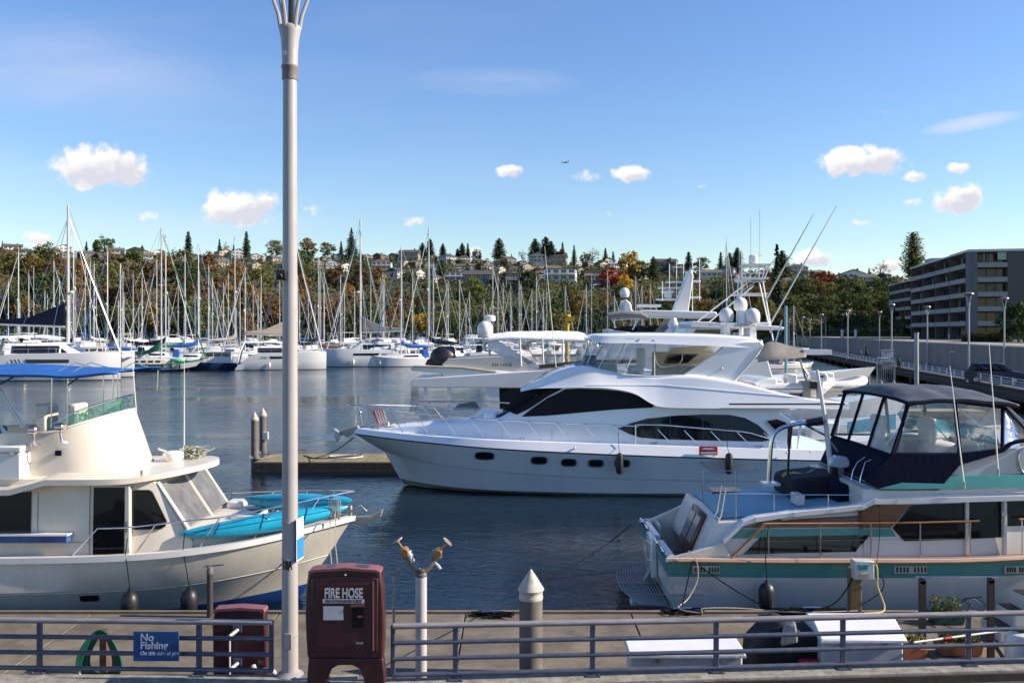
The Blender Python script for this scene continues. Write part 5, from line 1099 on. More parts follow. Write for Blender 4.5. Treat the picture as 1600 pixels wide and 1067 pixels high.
m = MB(); a = X_(-40,20.1); b = X_(107,20.1); m.bb(a, b, 20.02, 20.26, Z_(847,20.1), Z_(836,20.1)); m.build('blue_ledge', mat('blue_ledge_paint', (.03,.07,.22), .5, var=.3), lb, bevel=.01); m = MB(); m.bb(a, b+.02, 20.0, 20.26, Z_(836,20.1), Z_(834,20.1)); m.build('ledge_cap', white, lb)
for (x0_, y0_, x1_, y1_) in ((141,757,141,868),(-60,846.5,141,846.5),(60,768,60,836)):
    m = MB(); a = P(x0_, y0_, 20.33); b = P(x1_, y1_, 20.33); f_ = wf(.006); n_ = 12; m.tube([(lerp(a.x,b.x,i/n_), f_(lerp(a.x,b.x,i/n_), lerp(a.z,b.z,i/n_)), lerp(a.z,b.z,i/n_)) for i in range(n_+1)], .007, 4); m.build('panel_seam', mat('seam_brown', (.20,.18,.15), .7), lb)  # thin brown joint lines between the house panels
m = MB()
for pp_ in ([(204,775),(207,768),(212,766),(232,766),(237,769),(259,815),(257,822),(251,826),(212,826),(205,822)],): m.tube([(X_(a,20.33), wf(.03)(X_(a,20.33), Z_(b,20.33)), Z_(b,20.33)) for a, b in pp_], .014, 5, closed=True)
m.build('window_gasket', black, lb)
m = MB(); m.tube([(p.x, LC-p.y-.004, p.z) for p in smoothline([Vector(q) for q in kn], 6)], .012, 5); m.build('hull_strake', creamhull, lb)
for (px_, l_) in ((30,.3),(96,.42),(178,.25),(250,.36),(262,.2),(388,.3)):
    x_ = X_(px_, 19.9); zz_ = interp([(p[0], p[2]) for p in sh], x_)-.02; m = MB(); panel(m, [(x_-.018, zz_), (x_+.018, zz_), (x_+.006, zz_-l_), (x_-.006, zz_-l_)], lambda X, Z: side2(X, Z)-.004, 2, 4); m.build('rust_streak', mat('rust_streak', (.36,.27,.18), .7, var=.3), lb)
# windshield with mesh screens
grey = clear('grey_mesh_screen', (.22,.22,.23), refl=.06, rough=.5, base=(.16,.16,.165), hazy=.62)
def ws(u, v):   # u across -1..1, v up 0..1 on the raked front
    y = LC+u*1.44; bx = lerp(-7.42, -8.12, v)+.05*(1-abs(u)); return Vector((bx+.03, y, lerp(2.0, 3.06, v)))
for (u0, u1) in ((-.97,-.05),(.05,.97)):
    m = MB(); m.add([ws(u0,.04), ws(u1,.04), ws(u1,.93), ws(u0,.93)], [(0,1,2,3)]); m.build('windscreen_pane', grey, lb, smooth=0)
    m = MB(); m.tube([ws(u0,.04), ws(u1,.04), ws(u1,.93), ws(u0,.93)], .022, 5, closed=True); m.build('pane_frame', mat('pane_frame_grey', (.22,.22,.22), .5), lb)
m = MB(); m.add([ws(-1,0)-Vector((.05,0,0)), ws(1,0)-Vector((.05,0,0)), ws(1,1)-Vector((.05,0,0)), ws(-1,1)-Vector((.05,0,0))], [(0,1,2,3)]); m.build('windscreen_backing', blackglass, lb)
m = MB()
for u in (0,): m.tube([ws(u,0)+Vector((.02,0,0)), ws(u,1)+Vector((.02,0,0))], .035, 5)
m.tube([ws(-1,0), ws(-1,1)], .05, 6); m.tube([ws(1,0), ws(1,1)], .05, 6); m.build('windscreen_posts', cream, lb)
# trunk cabin on the foredeck
TK = [(-7.7,1.4,1.98,1.5,1.4,.06),(-6.6,1.5,1.99,1.15,1.02,.06),(-5.7,1.6,1.98,.72,.6,.06),(-5.5,1.6,1.8,.6,.5,.04)]
loft_body(TK, LC, 3, .03).build('trunk_cabin', cream, lb, smooth=30)
m = MB(); m.bb(-6.75,-6.05,LC-.45,LC+.35,2.0,2.10); h = m.build('hatch', cream, lb, bevel=.03); m = MB(); m.bb(-6.68,-6.12,LC-.38,LC+.28,2.10,2.115); m.build('hatch_glass', blackglass, h)
m = MB(); m.bb(-7.3,-6.9,LC+1.0,LC+1.5,1.6,2.15); m.bb(-6.9,-6.0,LC+.95,LC+1.15,1.7,2.05); m.build('deck_locker', white, lb, bevel=.03)
# roof / boat deck: planform with rounded prow
RL = [(-15.5,1.95),(-11.2,1.95),(-10.4,1.95),(-9.2,1.92),(-8.6,1.80),(-8.0,1.45),(-7.55,.95),(-7.28,.4),(-7.2,.0)]
RLs = [Vector((a, b, 0)) for a, b in RL]; RLs = smoothline(RLs, 4)
def rz_(x, y): return 3.20+.10*(1-(y/1.95)**2)-interp([(-15.5,.25),(-11.2,.22),(-10.4,0),(-8,0)], x)+interp([(-8.6,0),(-7.2,.06)], x)
rows_ = []
for p in RLs: rows_.append([Vector((p.x, LC+p.y*v, rz_(p.x, p.y*v))) for v in (-1,-.8,-.5,0,.5,.8,1)])
m = MB(); m.grid(rows_); m.grid([[q-Vector((0,0,.13)) for q in r] for r in rows_]); 
for e in (0, -1): m.strip([r[e] for r in rows_], [r[e]-Vector((0,0,.13)) for r in rows_])
m.build('roof', cream, lb, smooth=35, bevel=.02)
# flybridge coaming : curved front
def fbrow(z, xf, xb, hb, n=14):
    out = []
    for i in range(n+1): a = pi/2*i/n; out.append((xf-(1-sin(a))*1.5 if False else lerp(xf-1.35, xf, sin(a)), hb*cos(a)))
    return [Vector((xb, LC-hb, z))]+[Vector((x, LC-y, z)) for x, y in out]+[Vector((x, LC+y, z)) for x, y in out[::-1][1:]]+[Vector((xb, LC+hb, z))]
lo_, hi_ = fbrow(3.12, -8.8, -14.5, 1.30), fbrow(4.3, -9.3, -14.5, 1.28)
topz = lambda x: interp([(-14.5,3.98),(-11.2,4.08),(-10.5,4.20),(-9.3,4.58)], x)
rws = []
for k in range(5):
    t = k/4; rws.append([Vector((lerp(a.x, b.x, t), lerp(a.y, b.y, t), lerp(3.12, topz(b.x), t))) for a, b in zip(lo_, hi_)])
inn = [Vector((lerp(b.x, -11, .03), LC+(b.y-LC)*.93, topz(b.x))) for b in hi_]; inn2 = [v-Vector((0,0,.8)) for v in inn]
m = MB(); m.grid(rws+[inn, inn2]); m.build('flybridge', cream, lb, smooth=50)
m = MB(); m.tube([v+Vector((0,0,.005)) for v in hi_ and [Vector((b.x, b.y, topz(b.x)+.01)) for b in hi_]], .03, 5); m.build('coaming_trim', white, lb)
# green tinted windscreen
gt = clear('green_tinted_screen', (.42,.72,.62), refl=.08, hazy=.12, base=(.2,.5,.42))
A = [Vector((b.x, b.y, topz(b.x)+.02)) for b in hi_ if b.x > -10.9]; Bt = [Vector((a.x+.02*(a.x+10.3), LC+(a.y-LC)*.98, a.z+interp([(-10.9,.05),(-10.2,.30),(-9.3,.36)], a.x))) for a in A]
m = MB(); m.strip(A, Bt); m.build('windscreen', gt, lb)
m = MB(); m.tube(Bt, .016, 5); n_ = len(A)
for i in (4, n_//2, n_-5): m.tube([A[i], Bt[i]], .02, 5)
m.build('windscreen_frame', steel, lb)
m = MB(); c_ = P(140,653,21.2); pts = [(c_.x+.02*cos(a), c_.y+.20*cos(a), c_.z+.20*sin(a)) for a in [2*pi*i/16 for i in range(16)]]; m.tube(pts, .015, 5, closed=True)
for a in (.5, 2.6, 4.7): m.tube([c_, (c_.x, c_.y+.2*cos(a), c_.z+.2*sin(a))], .012, 4)
m.build('steering_wheel', steel, lb)
for (px, w_) in ((66,.3),(116,.22)): a = P(px,664,21.0); m = MB(); m.bb(a.x-w_/2, a.x+w_/2, 20.9, 21.5, a.z-.3, a.z+(.25 if w_ > .4 else .5)); m.build('helm_seat', cream, lb, bevel=.06)
m = MB(); m.bb(-12.9,-11.9,20.75,21.2,4.0,4.3); m.build('seat_cushion', black, lb, bevel=.08)
for (px, py) in ((52,672),(94,668)):
    a = P(px, py, 20.45); m = MB(); m.lathe([(.03,-.12),(.10,-.08),(.12,.08),(.08,.12)], (a.x, a.y, a.z), 10, 'X'); m.tube([(a.x,a.y,a.z-.1),(a.x+.03,a.y+.02,a.z-.32),(a.x+.12,a.y+.1,a.z-.36)], .025, 5); m.build('searchlight', mat('chrome_light', (.6,.5,.5), .15, metal=.9), lb)
a = P(90,708,20.55); m = MB(); m.box((a.x, 20.58, a.z), (.14,.05,.12)); m.build('socket', navy, lb, bevel=.01)
a = P(209,691,20.9)
# rail along flybridge and mast stay at left
m = MB(); m.tube([(-14.5,LC-1.25,4.5),(-12.0,LC-1.25,4.55),(-11.95,LC-1.25,4.1)], .018, 5); m.build('flybridge_rail', steel, lb)
m = MB(); m.tube([P(-60,540,20.9), P(0,610,20.9), P(37,668,20.9)], .055, 8); m.tube([P(-60,600,20.9), P(9,678,20.9)], .055, 8); m.build('mast_strut', white, lb)
# bimini
bm = thing('bimini_top', 'bright blue canvas bimini stretched over the flybridge of the cream cruiser', 'canopy', (-11, 21.8, 5.4))
rows_ = []
for i in range(25):
    x = lerp(-16.5, -9.0, i/24); q = (i % 8)/8; w_ = interp([(-16.5,1.55),(-10.2,1.55),(-9.0,1.35)], x); zc = interp([(-16.5,5.66),(-13.5,5.72),(-11.4,5.70),(-10.3,5.62),(-9.0,5.60)], x)+.02*sin(i*1.9); ze = interp([(-16.5,5.53),(-12.4,5.57),(-10.1,5.49),(-9.0,5.57)], x)
    rows_.append([Vector((x, 21.75+w_*v, lerp(zc, ze, abs(v)**1.7)+.012*sin(i*1.3+v*4))) for v in (-1,-.85,-.6,-.3,0,.3,.6,.85,1)])
m = MB(); m.grid(rows_); m.strip([r[0] for r in rows_], [r[0]-Vector((0,-.02,.05)) for r in rows_]); m.strip([r[-1] for r in rows_], [r[-1]-Vector((0,.02,.05)) for r in rows_]); m.build('canvas', bluecanvas, bm, smooth=70, solid=.012)
for (px, b, dpx) in ((80,668,0),(105,672,0),(176,622,2)):
    m = MB()
    for s in (0, 1): Yn = 20.55+s*2.6; xx = X_(px, 20.55); zt = Z_(586, 20.4); m.tube([(xx, Yn, Z_(b, 20.55)), (xx+.02, Yn, zt)], .016, 5)
    m.tube([(X_(px,20.55), 20.55, Z_(586,20.4)), (X_(px,20.55), 21.7, 5.75), (X_(px,20.55), 23.15, Z_(586,20.4))], .016, 5); m.build('bow_frame', steel, bm)
m = MB(); m.tube([P(106,602,20.55), P(128,586,20.55)], .02, 5); m.tube([P(-10,606,20.55), P(26,586,20.55)], .02, 5); m.build('strut', black, bm)
# antennas, radome, netting, cooler
def whip(a, b, lab, r=.016, par=None):
    t = thing('whip_antenna', lab, 'antenna', tuple(a)); a = Vector(a); b = Vector(b); m = MB(); m.tube([a, a.lerp(b, .5), b], [r, r*.8, r*.4], 5); m.build('rod', white, t); m = MB(); m.cyl(a-Vector((0,0,.02)), a+Vector((0,0,.14)), .03, n=8); m.build('mount', steel, t); return t
whip(P(221,744,20.3), P(203,515,20.3), 'thin white whip antenna leaning up from the roof edge of the cream cruiser')
whip(P(288,704,22.6), P(288,560,22.6), 'upright whip antenna rising beside the round radar dome on the cream cruiser')
rdm = thing('radar_dome', 'round white radar dome lying on the roof prow of the cream cruiser', 'radar dome', tuple(P(271,722,22.2))); a = P(271,713,22.2); m = MB(); m.lathe([(.17,-.14),(.22,-.10),(.26,.02),(.24,.10),(.15,.14),(.01,.15)], a, 20); m.build('dome', white, rdm); m = MB(); m.lathe([(.2,-.20),(.22,-.16),(.22,-.13),(.18,-.12)], a, 20); m.build('base', mat('blue_band', (.03,.12,.25), .4), rdm)
m = MB(); m.tube([P(232,713,22.4), P(245,722,22.2), P(262,720,22.2)], .02, 5); m.tube([P(248,701,22.4), P(262,706,22.2)], .03, 5); m.build('bracket', steel, rdm)
rng = random.Random(6); m = MB()
for i in range(26):
    c = P(303,707,22.6); q = [c+Vector((rng.gauss(0,.16), rng.gauss(0,.16), rng.uniform(-.12,.16))) for _ in range(7)]; m.tube(smoothline(q, 3), .010, 4)
m.build('net_bundle', mat('net_twine', (.34,.35,.28), .9, var=.4), label='tangled bundle of pale netting piled beside the radar dome', cat='net', smooth=0)
ck = thing('cool_box', 'white cool box with lid sitting on the roof of the cream cruiser', 'cool box', tuple(P(5,748,20.3))); a, b = P(-25,748,20.35), P(37,706,20.35); m = MB(); m.bb(a.x, b.x, 20.2, 20.85, a.z, b.z); m.build('box_body', white, ck, bevel=.03); m = MB(); m.bb(a.x-.02, b.x+.03, 20.17, 20.88, b.z+.01, b.z+.15); m.build('lid', white, ck, bevel=.03); m = MB(); m.bb(b.x-.2, b.x-.1, 20.14, 20.2, b.z-.05, b.z+.05); m.build('latch', steel, ck)
# bow rail
def deckpt(x, s, up=0, inset=.12): h = interp([(p[0], p[1]) for p in cp1], x)-inset; z = interp([(p[0], p[2]) for p in cp1], x); return Vector((x, LC+s*max(h, .03), z+up))
for s in (-1, 1):
    pts = [deckpt(x, s, interp([(-9.4,.58),(-7.5,.60),(-5,.62),(-3.9,.60)], x)) for x in [-9.2+i*.3 for i in range(18)]]+[Vector((-3.85, LC+s*.02, 2.60))]
    m = MB(); m.tube([deckpt(-9.75, s)]+pts, .017, 6)
    for x in (-7.95, -6.6, -5.5, -4.6) if s < 0 else (-7.4, -6.2, -5.2, -4.4): m.tube([deckpt(x-.42, s), deckpt(x, s, .60)], .014, 5)
    m.build('bow_rail', steel, lb)
m = MB(); m.prism([(-3.9,1.98),(-3.45,2.0),(-3.15,2.16),(-3.2,1.98),(-3.55,1.78),(-3.9,1.85)], LC-.1, LC+.1); m.cyl((-3.95,LC,2.0),(-3.95,LC,2.25),.05,n=8); m.tube([(-3.95,LC-.05,2.1),(-3.7,LC,2.25),(-3.55,LC,2.1)], .035, 5); m.build('anchor', mat('galv', (.32,.31,.28), .5), lb, bevel=.015)
# kayaks
kmat = mat('kayak_teal_plastic', (.012,.30,.46), .28, var=.25, vs=1.2, coat=.2); kdark = mat('kayak_cockpit', (.01,.06,.10), .5)
def kayak(a, b, up, lab, W_=.36):
    a = Vector(a); b = Vector(b); d = (b-a); Ln = d.length; d.normalize(); sd_ = Vector((d.y, -d.x, 0)).normalized(); upv = sd_.cross(d); upv = upv if upv.z > 0 else -upv
    t = thing('kayak', lab, 'kayak', tuple((a+b)/2)); rows_ = []
    for i in range(25):
        u = i/24; w_ = W_*max(.03, (sin(pi*u)**.62)); h = .25*max(.12, sin(pi*u)**.5); c = a+d*Ln*u+upv*(.10*(abs(u-.5)*2)**3)
        rows_.append([c+sd_*w_*cos(q)+upv*(h*(1.0 if sin(q) > 0 else .75)*(abs(sin(q))**.75)*(1 if sin(q) > 0 else -1)) for q in [2*pi*j/16 for j in range(16)]])
    m = MB(); m.grid(rows_, closed=True); m.add(rows_[0], [tuple(range(16))]); m.add(rows_[-1], [tuple(range(16))]); m.build('hull', kmat, t, smooth=60)
    for f in (.2, .46, .72):
        m = MB(); c = a+d*Ln*f; wv = W_*sin(pi*f)**.62; pts = [c+sd_*wv*1.01*cos(q)+upv*(.253*sin(pi*f)**.5*abs(sin(q))**.75)+upv*(.10*(abs(f-.5)*2)**3)+d*(.12*sin(q)) for q in [pi*j/14 for j in range(15)]]; m.tube(pts, .012, 4); m.build('strap', kdark, t)
    m = MB(); pts = []
    for i in range(17): u = lerp(.08, .92, i/16); pts.append(a+d*Ln*u-sd_*0+(sd_ if sd_.y < 0 else -sd_)*W_*(sin(pi*u)**.62)*.90+upv*(.253*sin(pi*u)**.5*.55+.10*(abs(u-.5)*2)**3))
    m.tube(pts, .009, 4); m.build('seam', kdark, t); return t
kayak((-7.55,20.35,1.80), (-3.95,21.6,2.18), 0, 'turquoise kayak lying along the rail side of the foredeck, in front of the trunk cabin', .36)
kayak((-6.85,22.95,2.12), (-3.95,22.1,2.25), 0, 'darker turquoise kayak on the far side of the foredeck, behind the lamp post', .30)
# ropes at the bow
t = thing('rope_coil', 'pale mooring rope hanging in a hank over the bow rail of the cream cruiser', 'rope', tuple(P(520,790,21.3))); m = MB()
for k in range(6): q = P(513+k*2.6, 780, 21.3); m.tube(smoothline([q, q+Vector((.02,0,-.22-.05*(k % 3))), q+Vector((.06,-.02,-.42-.06*(k % 2))), q+Vector((.1,0,-.2)), q+Vector((.07,.02,.02))], 4), .013, 4)
m.build('hank', rope, t); m = MB(); m.tube([P(516,806,21.2), P(515,850,20.9), P(519,886,20.5)], .014, 4); m.tube([P(524,800,21.2), P(524,850,20.9), P(528,886,20.5)], .014, 4); m.build('hanging_line', rope, t)
for (px, py, lab) in ((203,942,'black ball-ended fender, one nearer the green hose, against the cream hull'),(296,938,'black fender beside the dark standpipe, against the cream hull')):
    Yn = 19.72 if px < 250 else 19.85; a = P(px, py, Yn); t = thing('fender', lab, 'fender', tuple(a), 'black fenders on the cream cruiser'); m = MB(); m.lathe([(.05,-.28),(.15,-.24),(.185,-.1),(.185,.08),(.14,.2),(.05,.26),(.05,.31)], a, 16); m.build('fender_body', black, t)
    q = deckpt(-8.55 if px < 250 else -7.35, -1, .35); m = MB(); m.tube([a+Vector((0,0,.3)), Vector((q.x, q.y-.1, 1.60)), q], .011, 4); m.build('lanyard', ropedark, t)
# ================================================================ TEAL-STRIPED CRUISER (stern to the left)
RC = 22.05
rb = thing('aft_cabin_cruiser', 'white cruiser with teal stripes, wood panels and navy canvas enclosure, stern platform over the water', 'cabin cruiser', (8, RC, 0))
X1 = 16.5
keel = [(3.75,1.3,-.5),(7,1.6,-.6),(12,1.3,-.6),(X1,.4,-.5)]
wl = [(3.65,1.85,.0),(7,1.95,.0),(12,1.75,.0),(X1,.7,.0)]
bt = [(3.62,1.9,.12),(7,2.0,.12),(12,1.8,.14),(X1,.8,.2)]
st0 = [(3.50,2.02,1.03),(7,2.10,1.02),(11.4,2.08,1.08),(X1,1.3,1.4)]
st1 = [(3.47,2.06,1.36),(7,2.14,1.35),(11.4,2.12,1.42),(X1,1.38,1.8)]
cpa = [(3.42,2.11,1.38),(7,2.19,1.37),(11.4,2.17,1.44),(X1,1.44,1.82)]
cpb = [(3.42,2.11,1.46),(7,2.19,1.45),(11.4,2.17,1.52),(X1,1.44,1.9)]
cpc = [(3.52,1.99,1.46),(7,2.07,1.45),(11.4,2.05,1.52),(X1,1.32,1.9)]
rhull = mat('white_topsides', (.58,.54,.49), .25, var=.06, vs=1, coat=.3, dirt=(.36,.34,.30), dirtamt=.35)
m, _ = hull_mesh([bt, st0, st1], RC, [0,1], 6); m.build('hull', [rhull, teal], rb, smooth=35)
m, _ = hull_mesh([keel, wl, bt], RC, [0,0], 6, transom=True); m.build('bottom', mat('dark_bottom', (.03,.03,.035), .6), rb)
m, _ = hull_mesh([st1, cpa, cpb, cpc], RC, [0,0,0], 6, transom=False); m.build('gunwale_cap', white, rb, smooth=30)
D = smoothline([Vector(p) for p in cpc], 6); m = MB(); A = [p for p in D if p.x > 4.6]; m.strip([Vector((p.x, RC-p.y, p.z-.03)) for p in A], [Vector((p.x, RC+p.y, p.z-.03)) for p in A]); m.build('side_deck', teak, rb)
m = MB(); A = [p for p in D]; m.strip([Vector((p.x, RC-p.y-.06, p.z+.005)) for p in A], [Vector((p.x, RC-p.y+.06, p.z+.005)) for p in A]); m.tube([Vector((p.x, RC-p.y-.14, p.z-.06)) for p in A], .03, 6); m.build('rubbing_strake', teak, rb)
# cockpit: floor, inner walls, transom gate
m = MB(); m.bb(3.75, 4.7, RC-1.9, RC+1.9, .55, .60); m.build('cockpit_sole', cream, rb)
m = MB(); m.bb(3.52, 3.70, RC-1.98, RC-.25, .6, 1.44); m.bb(3.52, 3.70, RC+.25, RC+1.98, .6, 1.44); m.build('transom_lining', white, rb, bevel=.03)
for s in (-1, 1): m = MB(); m.prism([(3.6,.6),(4.7,.6),(4.9,1.5),(4.7,1.78) if s < 0 else (4.8,2.0),(4.2,1.62) if s < 0 else (4.3,1.75),(3.6,1.44)], RC+s*2.0, RC+s*1.86); m.build('cockpit_coaming', cream, rb, bevel=.03)
m = MB(); m.bb(3.36, 3.50, RC-.42, RC+.42, .55, 1.50); g = m.build('transom_gate', white, rb, bevel=.03)
m = MB(); m.bb(3.33, 3.37, RC-.05, RC+.05, .7, 1.4); m.bb(3.31, 3.36, RC-.18, RC+.18, 1.28, 1.34); m.bb(3.31, 3.36, RC-.15, RC+.15, .85, .90); m.build('gate_bracket', steel, g)
m = MB(); m.prism([(3.2,.45),(3.34,.45),(3.34,.7)], RC-.35, RC-.1); m.build('step', steel, rb)
m = MB()
for y in (-1.6,-.8,.8,1.6): m.ball((3.46, RC+y, 1.5), .05, 6); m.tube([(3.46,RC+y-.1,1.5),(3.40,RC+y,1.58),(3.46,RC+y+.1,1.5)], .02, 5)
m.build('cleats', steel, rb)
text('IWB . GSR', (3.50, RC-1.2, .78), .16, navyline, rb, rot=(pi/2,0,-pi/2)) if False else None
# swim platform of slats
sp = MB(); n = 13
for i in range(n):
    f_ = i/(n-1); pts = []
    for j in range(13):
        v = lerp(-1, 1, j/12); pts.append((lerp(3.50, 2.62, f_)+.32*f_*(v*v), RC+v*lerp(1.95, 1.80, f_), .33))
    sp.tube(pts, .022, 5)
plat = sp.build('swim_platform', mat('platform_grey', (.20,.20,.21), .5, metal=.3), rb)
for v in (-.98,-.5,0,.5,.98): m = MB(); m.tube([(3.6, RC+v*1.95, .30), (2.62+.32*v*v, RC+v*1.82, .30)], .03, 5); m.build('platform_bar', steel, plat)
m = MB(); m.bb(2.75, 3.0, RC-1.35, RC-1.05, .16, .28); m.build('platform_bracket', white, plat, bevel=.02)
# aft cabin trunk
AC = [(4.25,1.3,1.35,1.9,1.85,.02),(4.62,1.3,2.22,1.9,1.78,.10),(6.2,1.3,2.32,1.92,1.78,.10),(7.8,1.3,2.46,1.95,1.78,.10),(9.2,1.3,2.6,1.95,1.78,.10)]
rwhite = mat('cabin_white', (.60,.57,.53), .3, var=.05, vs=1.2, coat=.2)
loft_body(AC, RC, 3, .03).build('aft_cabin', rwhite, rb, smooth=30)
rows_ = [[Vector((x, RC+v*1.66, interp([(4.7,2.225),(6.2,2.325),(7.8,2.465),(9.2,2.605)], x)+.035+.02*(1-abs(v)))) for v in (-1,-.5,0,.5,1)] for x in (4.75,5.5,6.2,7,7.8,8.6)]
m = MB(); m.grid(rows_); m.build('aft_deck', tealdeck, rb, solid=.02)
# companion door in the raked aft bulkhead
def bk(y, v): x = lerp(4.27, 4.60, v); return Vector((x-.05, y, lerp(1.42, 2.20, v)))
m = MB(); m.add([bk(RC-.95,-.25), bk(RC+.35,-.25), bk(RC+.35,1), bk(RC-.95,1)], [(0,1,2,3)]); dr = m.build('companion_door', wooddark, rb, solid=.05)
for (a, b) in ((-.85,-.38),(-.24,.25)): m = MB(); o_ = Vector((-.04,0,.01)); m.add([bk(RC+a,.1)+o_, bk(RC+b,.1)+o_, bk(RC+b,.86)+o_, bk(RC+a,.86)+o_], [(0,1,2,3)]); m.build('door_pane', mat('door_pane_glass', (.12,.15,.16), .1), dr)
for (z, t_) in ((1.85,0),): m = MB(); m.bb(3.8, 3.84, RC+1.1, RC+1.9, 1.0, 1.5); m.build('locker_door', cream, rb)
# side features on the near wall : wf
rf_ = lambda off: (lambda X, Z: side_y(AC, RC, X, Z, off) if X < 9.2 else RC-1.9-off)
def rw(poly, name, mt, off=.015, Yn=20.15, nx=60, par=None): m = MB(); panel(m, [(X_(a, Yn), Z_(b, Yn)) for a, b in poly], rf_(off), nx, 2); return m.build(name, mt, par or rb)
# saloon / wheelhouse
SL = [(7.9,1.3,2.96,1.95,1.88,.03),(10,1.35,2.98,1.95,1.90,.03),(14,1.4,3.05,1.7,1.65,.03),(15.5,1.5,3.05,1.2,1.15,.03)]
m = loft_body(SL, RC, 2, .02); m.build('saloon', rwhite, rb, smooth=30)
rf_ = lambda off: (lambda X, Z: min(side_y(AC, RC, X, Z, off) if X < 9.1 else 99, side_y(SL, RC, X, Z, off) if X > 7.84 else 99))
rw([(1156,826),(1194,816),(1240,806),(1300,800),(1347,796),(1362,788),(1424,788),(1390,824),(1240,825)], 'wood_panel', wooddark, .020)
rw([(1138,842),(1153,828),(1240,827),(1391,825),(1399,837),(1240,839)], 'teal_band', teal, .022)
rw([(1161,866),(1190,839),(1300,837),(1357,835),(1336,861),(1250,863)], 'cabin_window', blackglass, .03)
w1 = rw([(1424,788),(1508,785),(1508,841),(1411,844),(1393,824)], 'saloon_window', blackglass, .035)
rw([(1513,784),(1565,782),(1565,839),(1513,841)], 'sliding_door_window', blackglass, .035); rw([(1574,783),(1660,778),(1660,820),(1574,822)], 'forward_window', blackglass, .035)
m = MB()
for px in (1510, 1569): a = P(px, 783, 20.1); m.bb(a.x-.035, a.x+.035, 20.04, 20.16, 1.5, a.z)
m.build('door_frame', rwhite, rb, bevel=.008); m = MB(); m.tube([P(1565,797,20.05), P(1567,801,20.0), P(1567,808,20.0), P(1565,812,20.05)], .012, 5); m.build('door_handle', steel, rb)
# roof line white moulding climbing forward
m = MB(); pts = [P(1130,846,20.1), P(1161,817,20.1), P(1180,811,20.08), P(1240,803,20.06), P(1300,797,20.05), P(1346,792,20.04), P(1366,783,20.03), P(1400,783,20.02), P(1620,777,20.02)]
for a, b in zip(pts, pts[1:]): m.prism([(a.x,a.z-.05),(b.x,b.z-.05),(b.x,b.z+.05),(a.x,a.z+.05)], a.y-.06, a.y+.25)
m.build('roof_moulding', white, rb)
# bridge deck: teal fascia
BD = [(8.2,2.97,3.02,1.95,1.95,.02),(8.75,2.97,3.24,1.98,1.93,.03),(12,3.0,3.30,1.95,1.9,.03),(15.5,3.05,3.38,1.5,1.4,.03)]
loft_body(BD, RC, 2, .02).build('bridge_deck', teal, rb, smooth=30)
m = MB(); m.tube([P(1385,774,19.98), P(1600,768,19.98)], .016, 5); m.build('handrail', steel, rb)
# flybridge moulding (white) forward part
fw = [(1462,765),(1500,724),(1566,703),(1600,699),(1700,690),(1700,764)]
for s in (-1, 1): m = MB(); m.prism([(X_(a,20.2), Z_(b,20.2)) for a, b in fw], RC+s*1.85, RC+s*1.75); m.build('flybridge_side', rwhite, rb, bevel=.02)
m = MB(); m.bb(11.3, 13, RC-1.75, RC+1.75, 3.3, 3.9); m.build('flybridge_console', rwhite, rb, bevel=.05)
m = MB(); m.bb(8.5, 13, RC-1.78, RC+1.78, 3.25, 3.32); m.build('flybridge_sole', rwhite, rb)
m = MB(); m.tube(smoothline([P(1600,700,20.18), P(1592,712,20.18), P(1594,732,20.18), P(1606,744,20.18)], 4), .03, 6); m.build('nav_board_trim', steel, rb)
# ---- navy canvas enclosure
cv = thing('canvas_enclosure', 'navy canvas and clear vinyl enclosure with dark domed top on the teal cruiser', 'canopy', (10, RC, 3.4)); NY = RC-1.9; FY = RC+1.9
greytop = mat('slate_canvas', (.055,.060,.070), .6, var=.3, vs=2.5, bump=.25, bs=5, dirt=(.15,.15,.16), dirtamt=.35)
def N_(px, py, Yn=20.2): return Vector((X_(px, Yn), Yn-.02, Z_(py, Yn)))
m = MB(); q = [(1396,708),(1450,709),(1498,709),(1498,726),(1465,765),(1374,765),(1350,752)]
m.prism([(X_(a,20.15), Z_(b,20.15)) for a, b in q], 20.10, 20.14); m.build('side_skirt', navy, cv)
m = MB(); m.prism([(X_(a,20.15), Z_(b,20.15)) for a, b in ((1498,708),(1565,700),(1566,706),(1498,726))], 20.10, 20.14); m.build('forward_skirt', navy, cv)
# aft skirt and aft clear panels (plane facing astern)
def aft(u, v): # u 0 near..1 far ; v 0 skirt foot, .45 sill, 1 top
    y = lerp(20.15, 23.95, u); x = interp([(0,8.2),(.42,8.55),(1,8.93)], v); z = interp([(0,2.95),(.42,3.72),(1,4.87)], v)+.07*sin(pi*u)*v; return Vector((x-.03*sin(pi*u), y, z))
m = MB(); m.grid([[aft(i/8, v) for i in range(9)] for v in (0,.15,.3,.42)]); m.build('aft_skirt', navy, cv, solid=.012)
for k in range(3): m = MB(); m.grid([[aft(lerp(k/3, (k+1)/3, i/4), v) for i in range(5)] for v in (.42,.6,.8,1)]); m.build('aft_clear_panel', clearvinyl, cv)
m = MB()
for u in (0, 1/3, 2/3, 1): m.tube([aft(u,v)-Vector((.015,0,0)) for v in (.42,.7,1)], .04, 5)
m.tube([aft(i/8,.42)-Vector((.01,0,0)) for i in range(9)], .03, 5); m.build('zip_borders', navy, cv)
def sideclear(q, nm='side_clear_panel'):
    for s in (0, 1):
        m = MB(); m.add([Vector((p.x, p.y+s*3.8, p.z)) for p in q], [tuple(range(len(q)))]); m.build(nm, clearvinyl, cv)
sideclear([N_(1398,708), N_(1497,709), N_(1492,629), N_(1450,628), N_(1418,634)]); sideclear([N_(1500,709), N_(1563,701), N_(1562,634), N_(1494,629)])
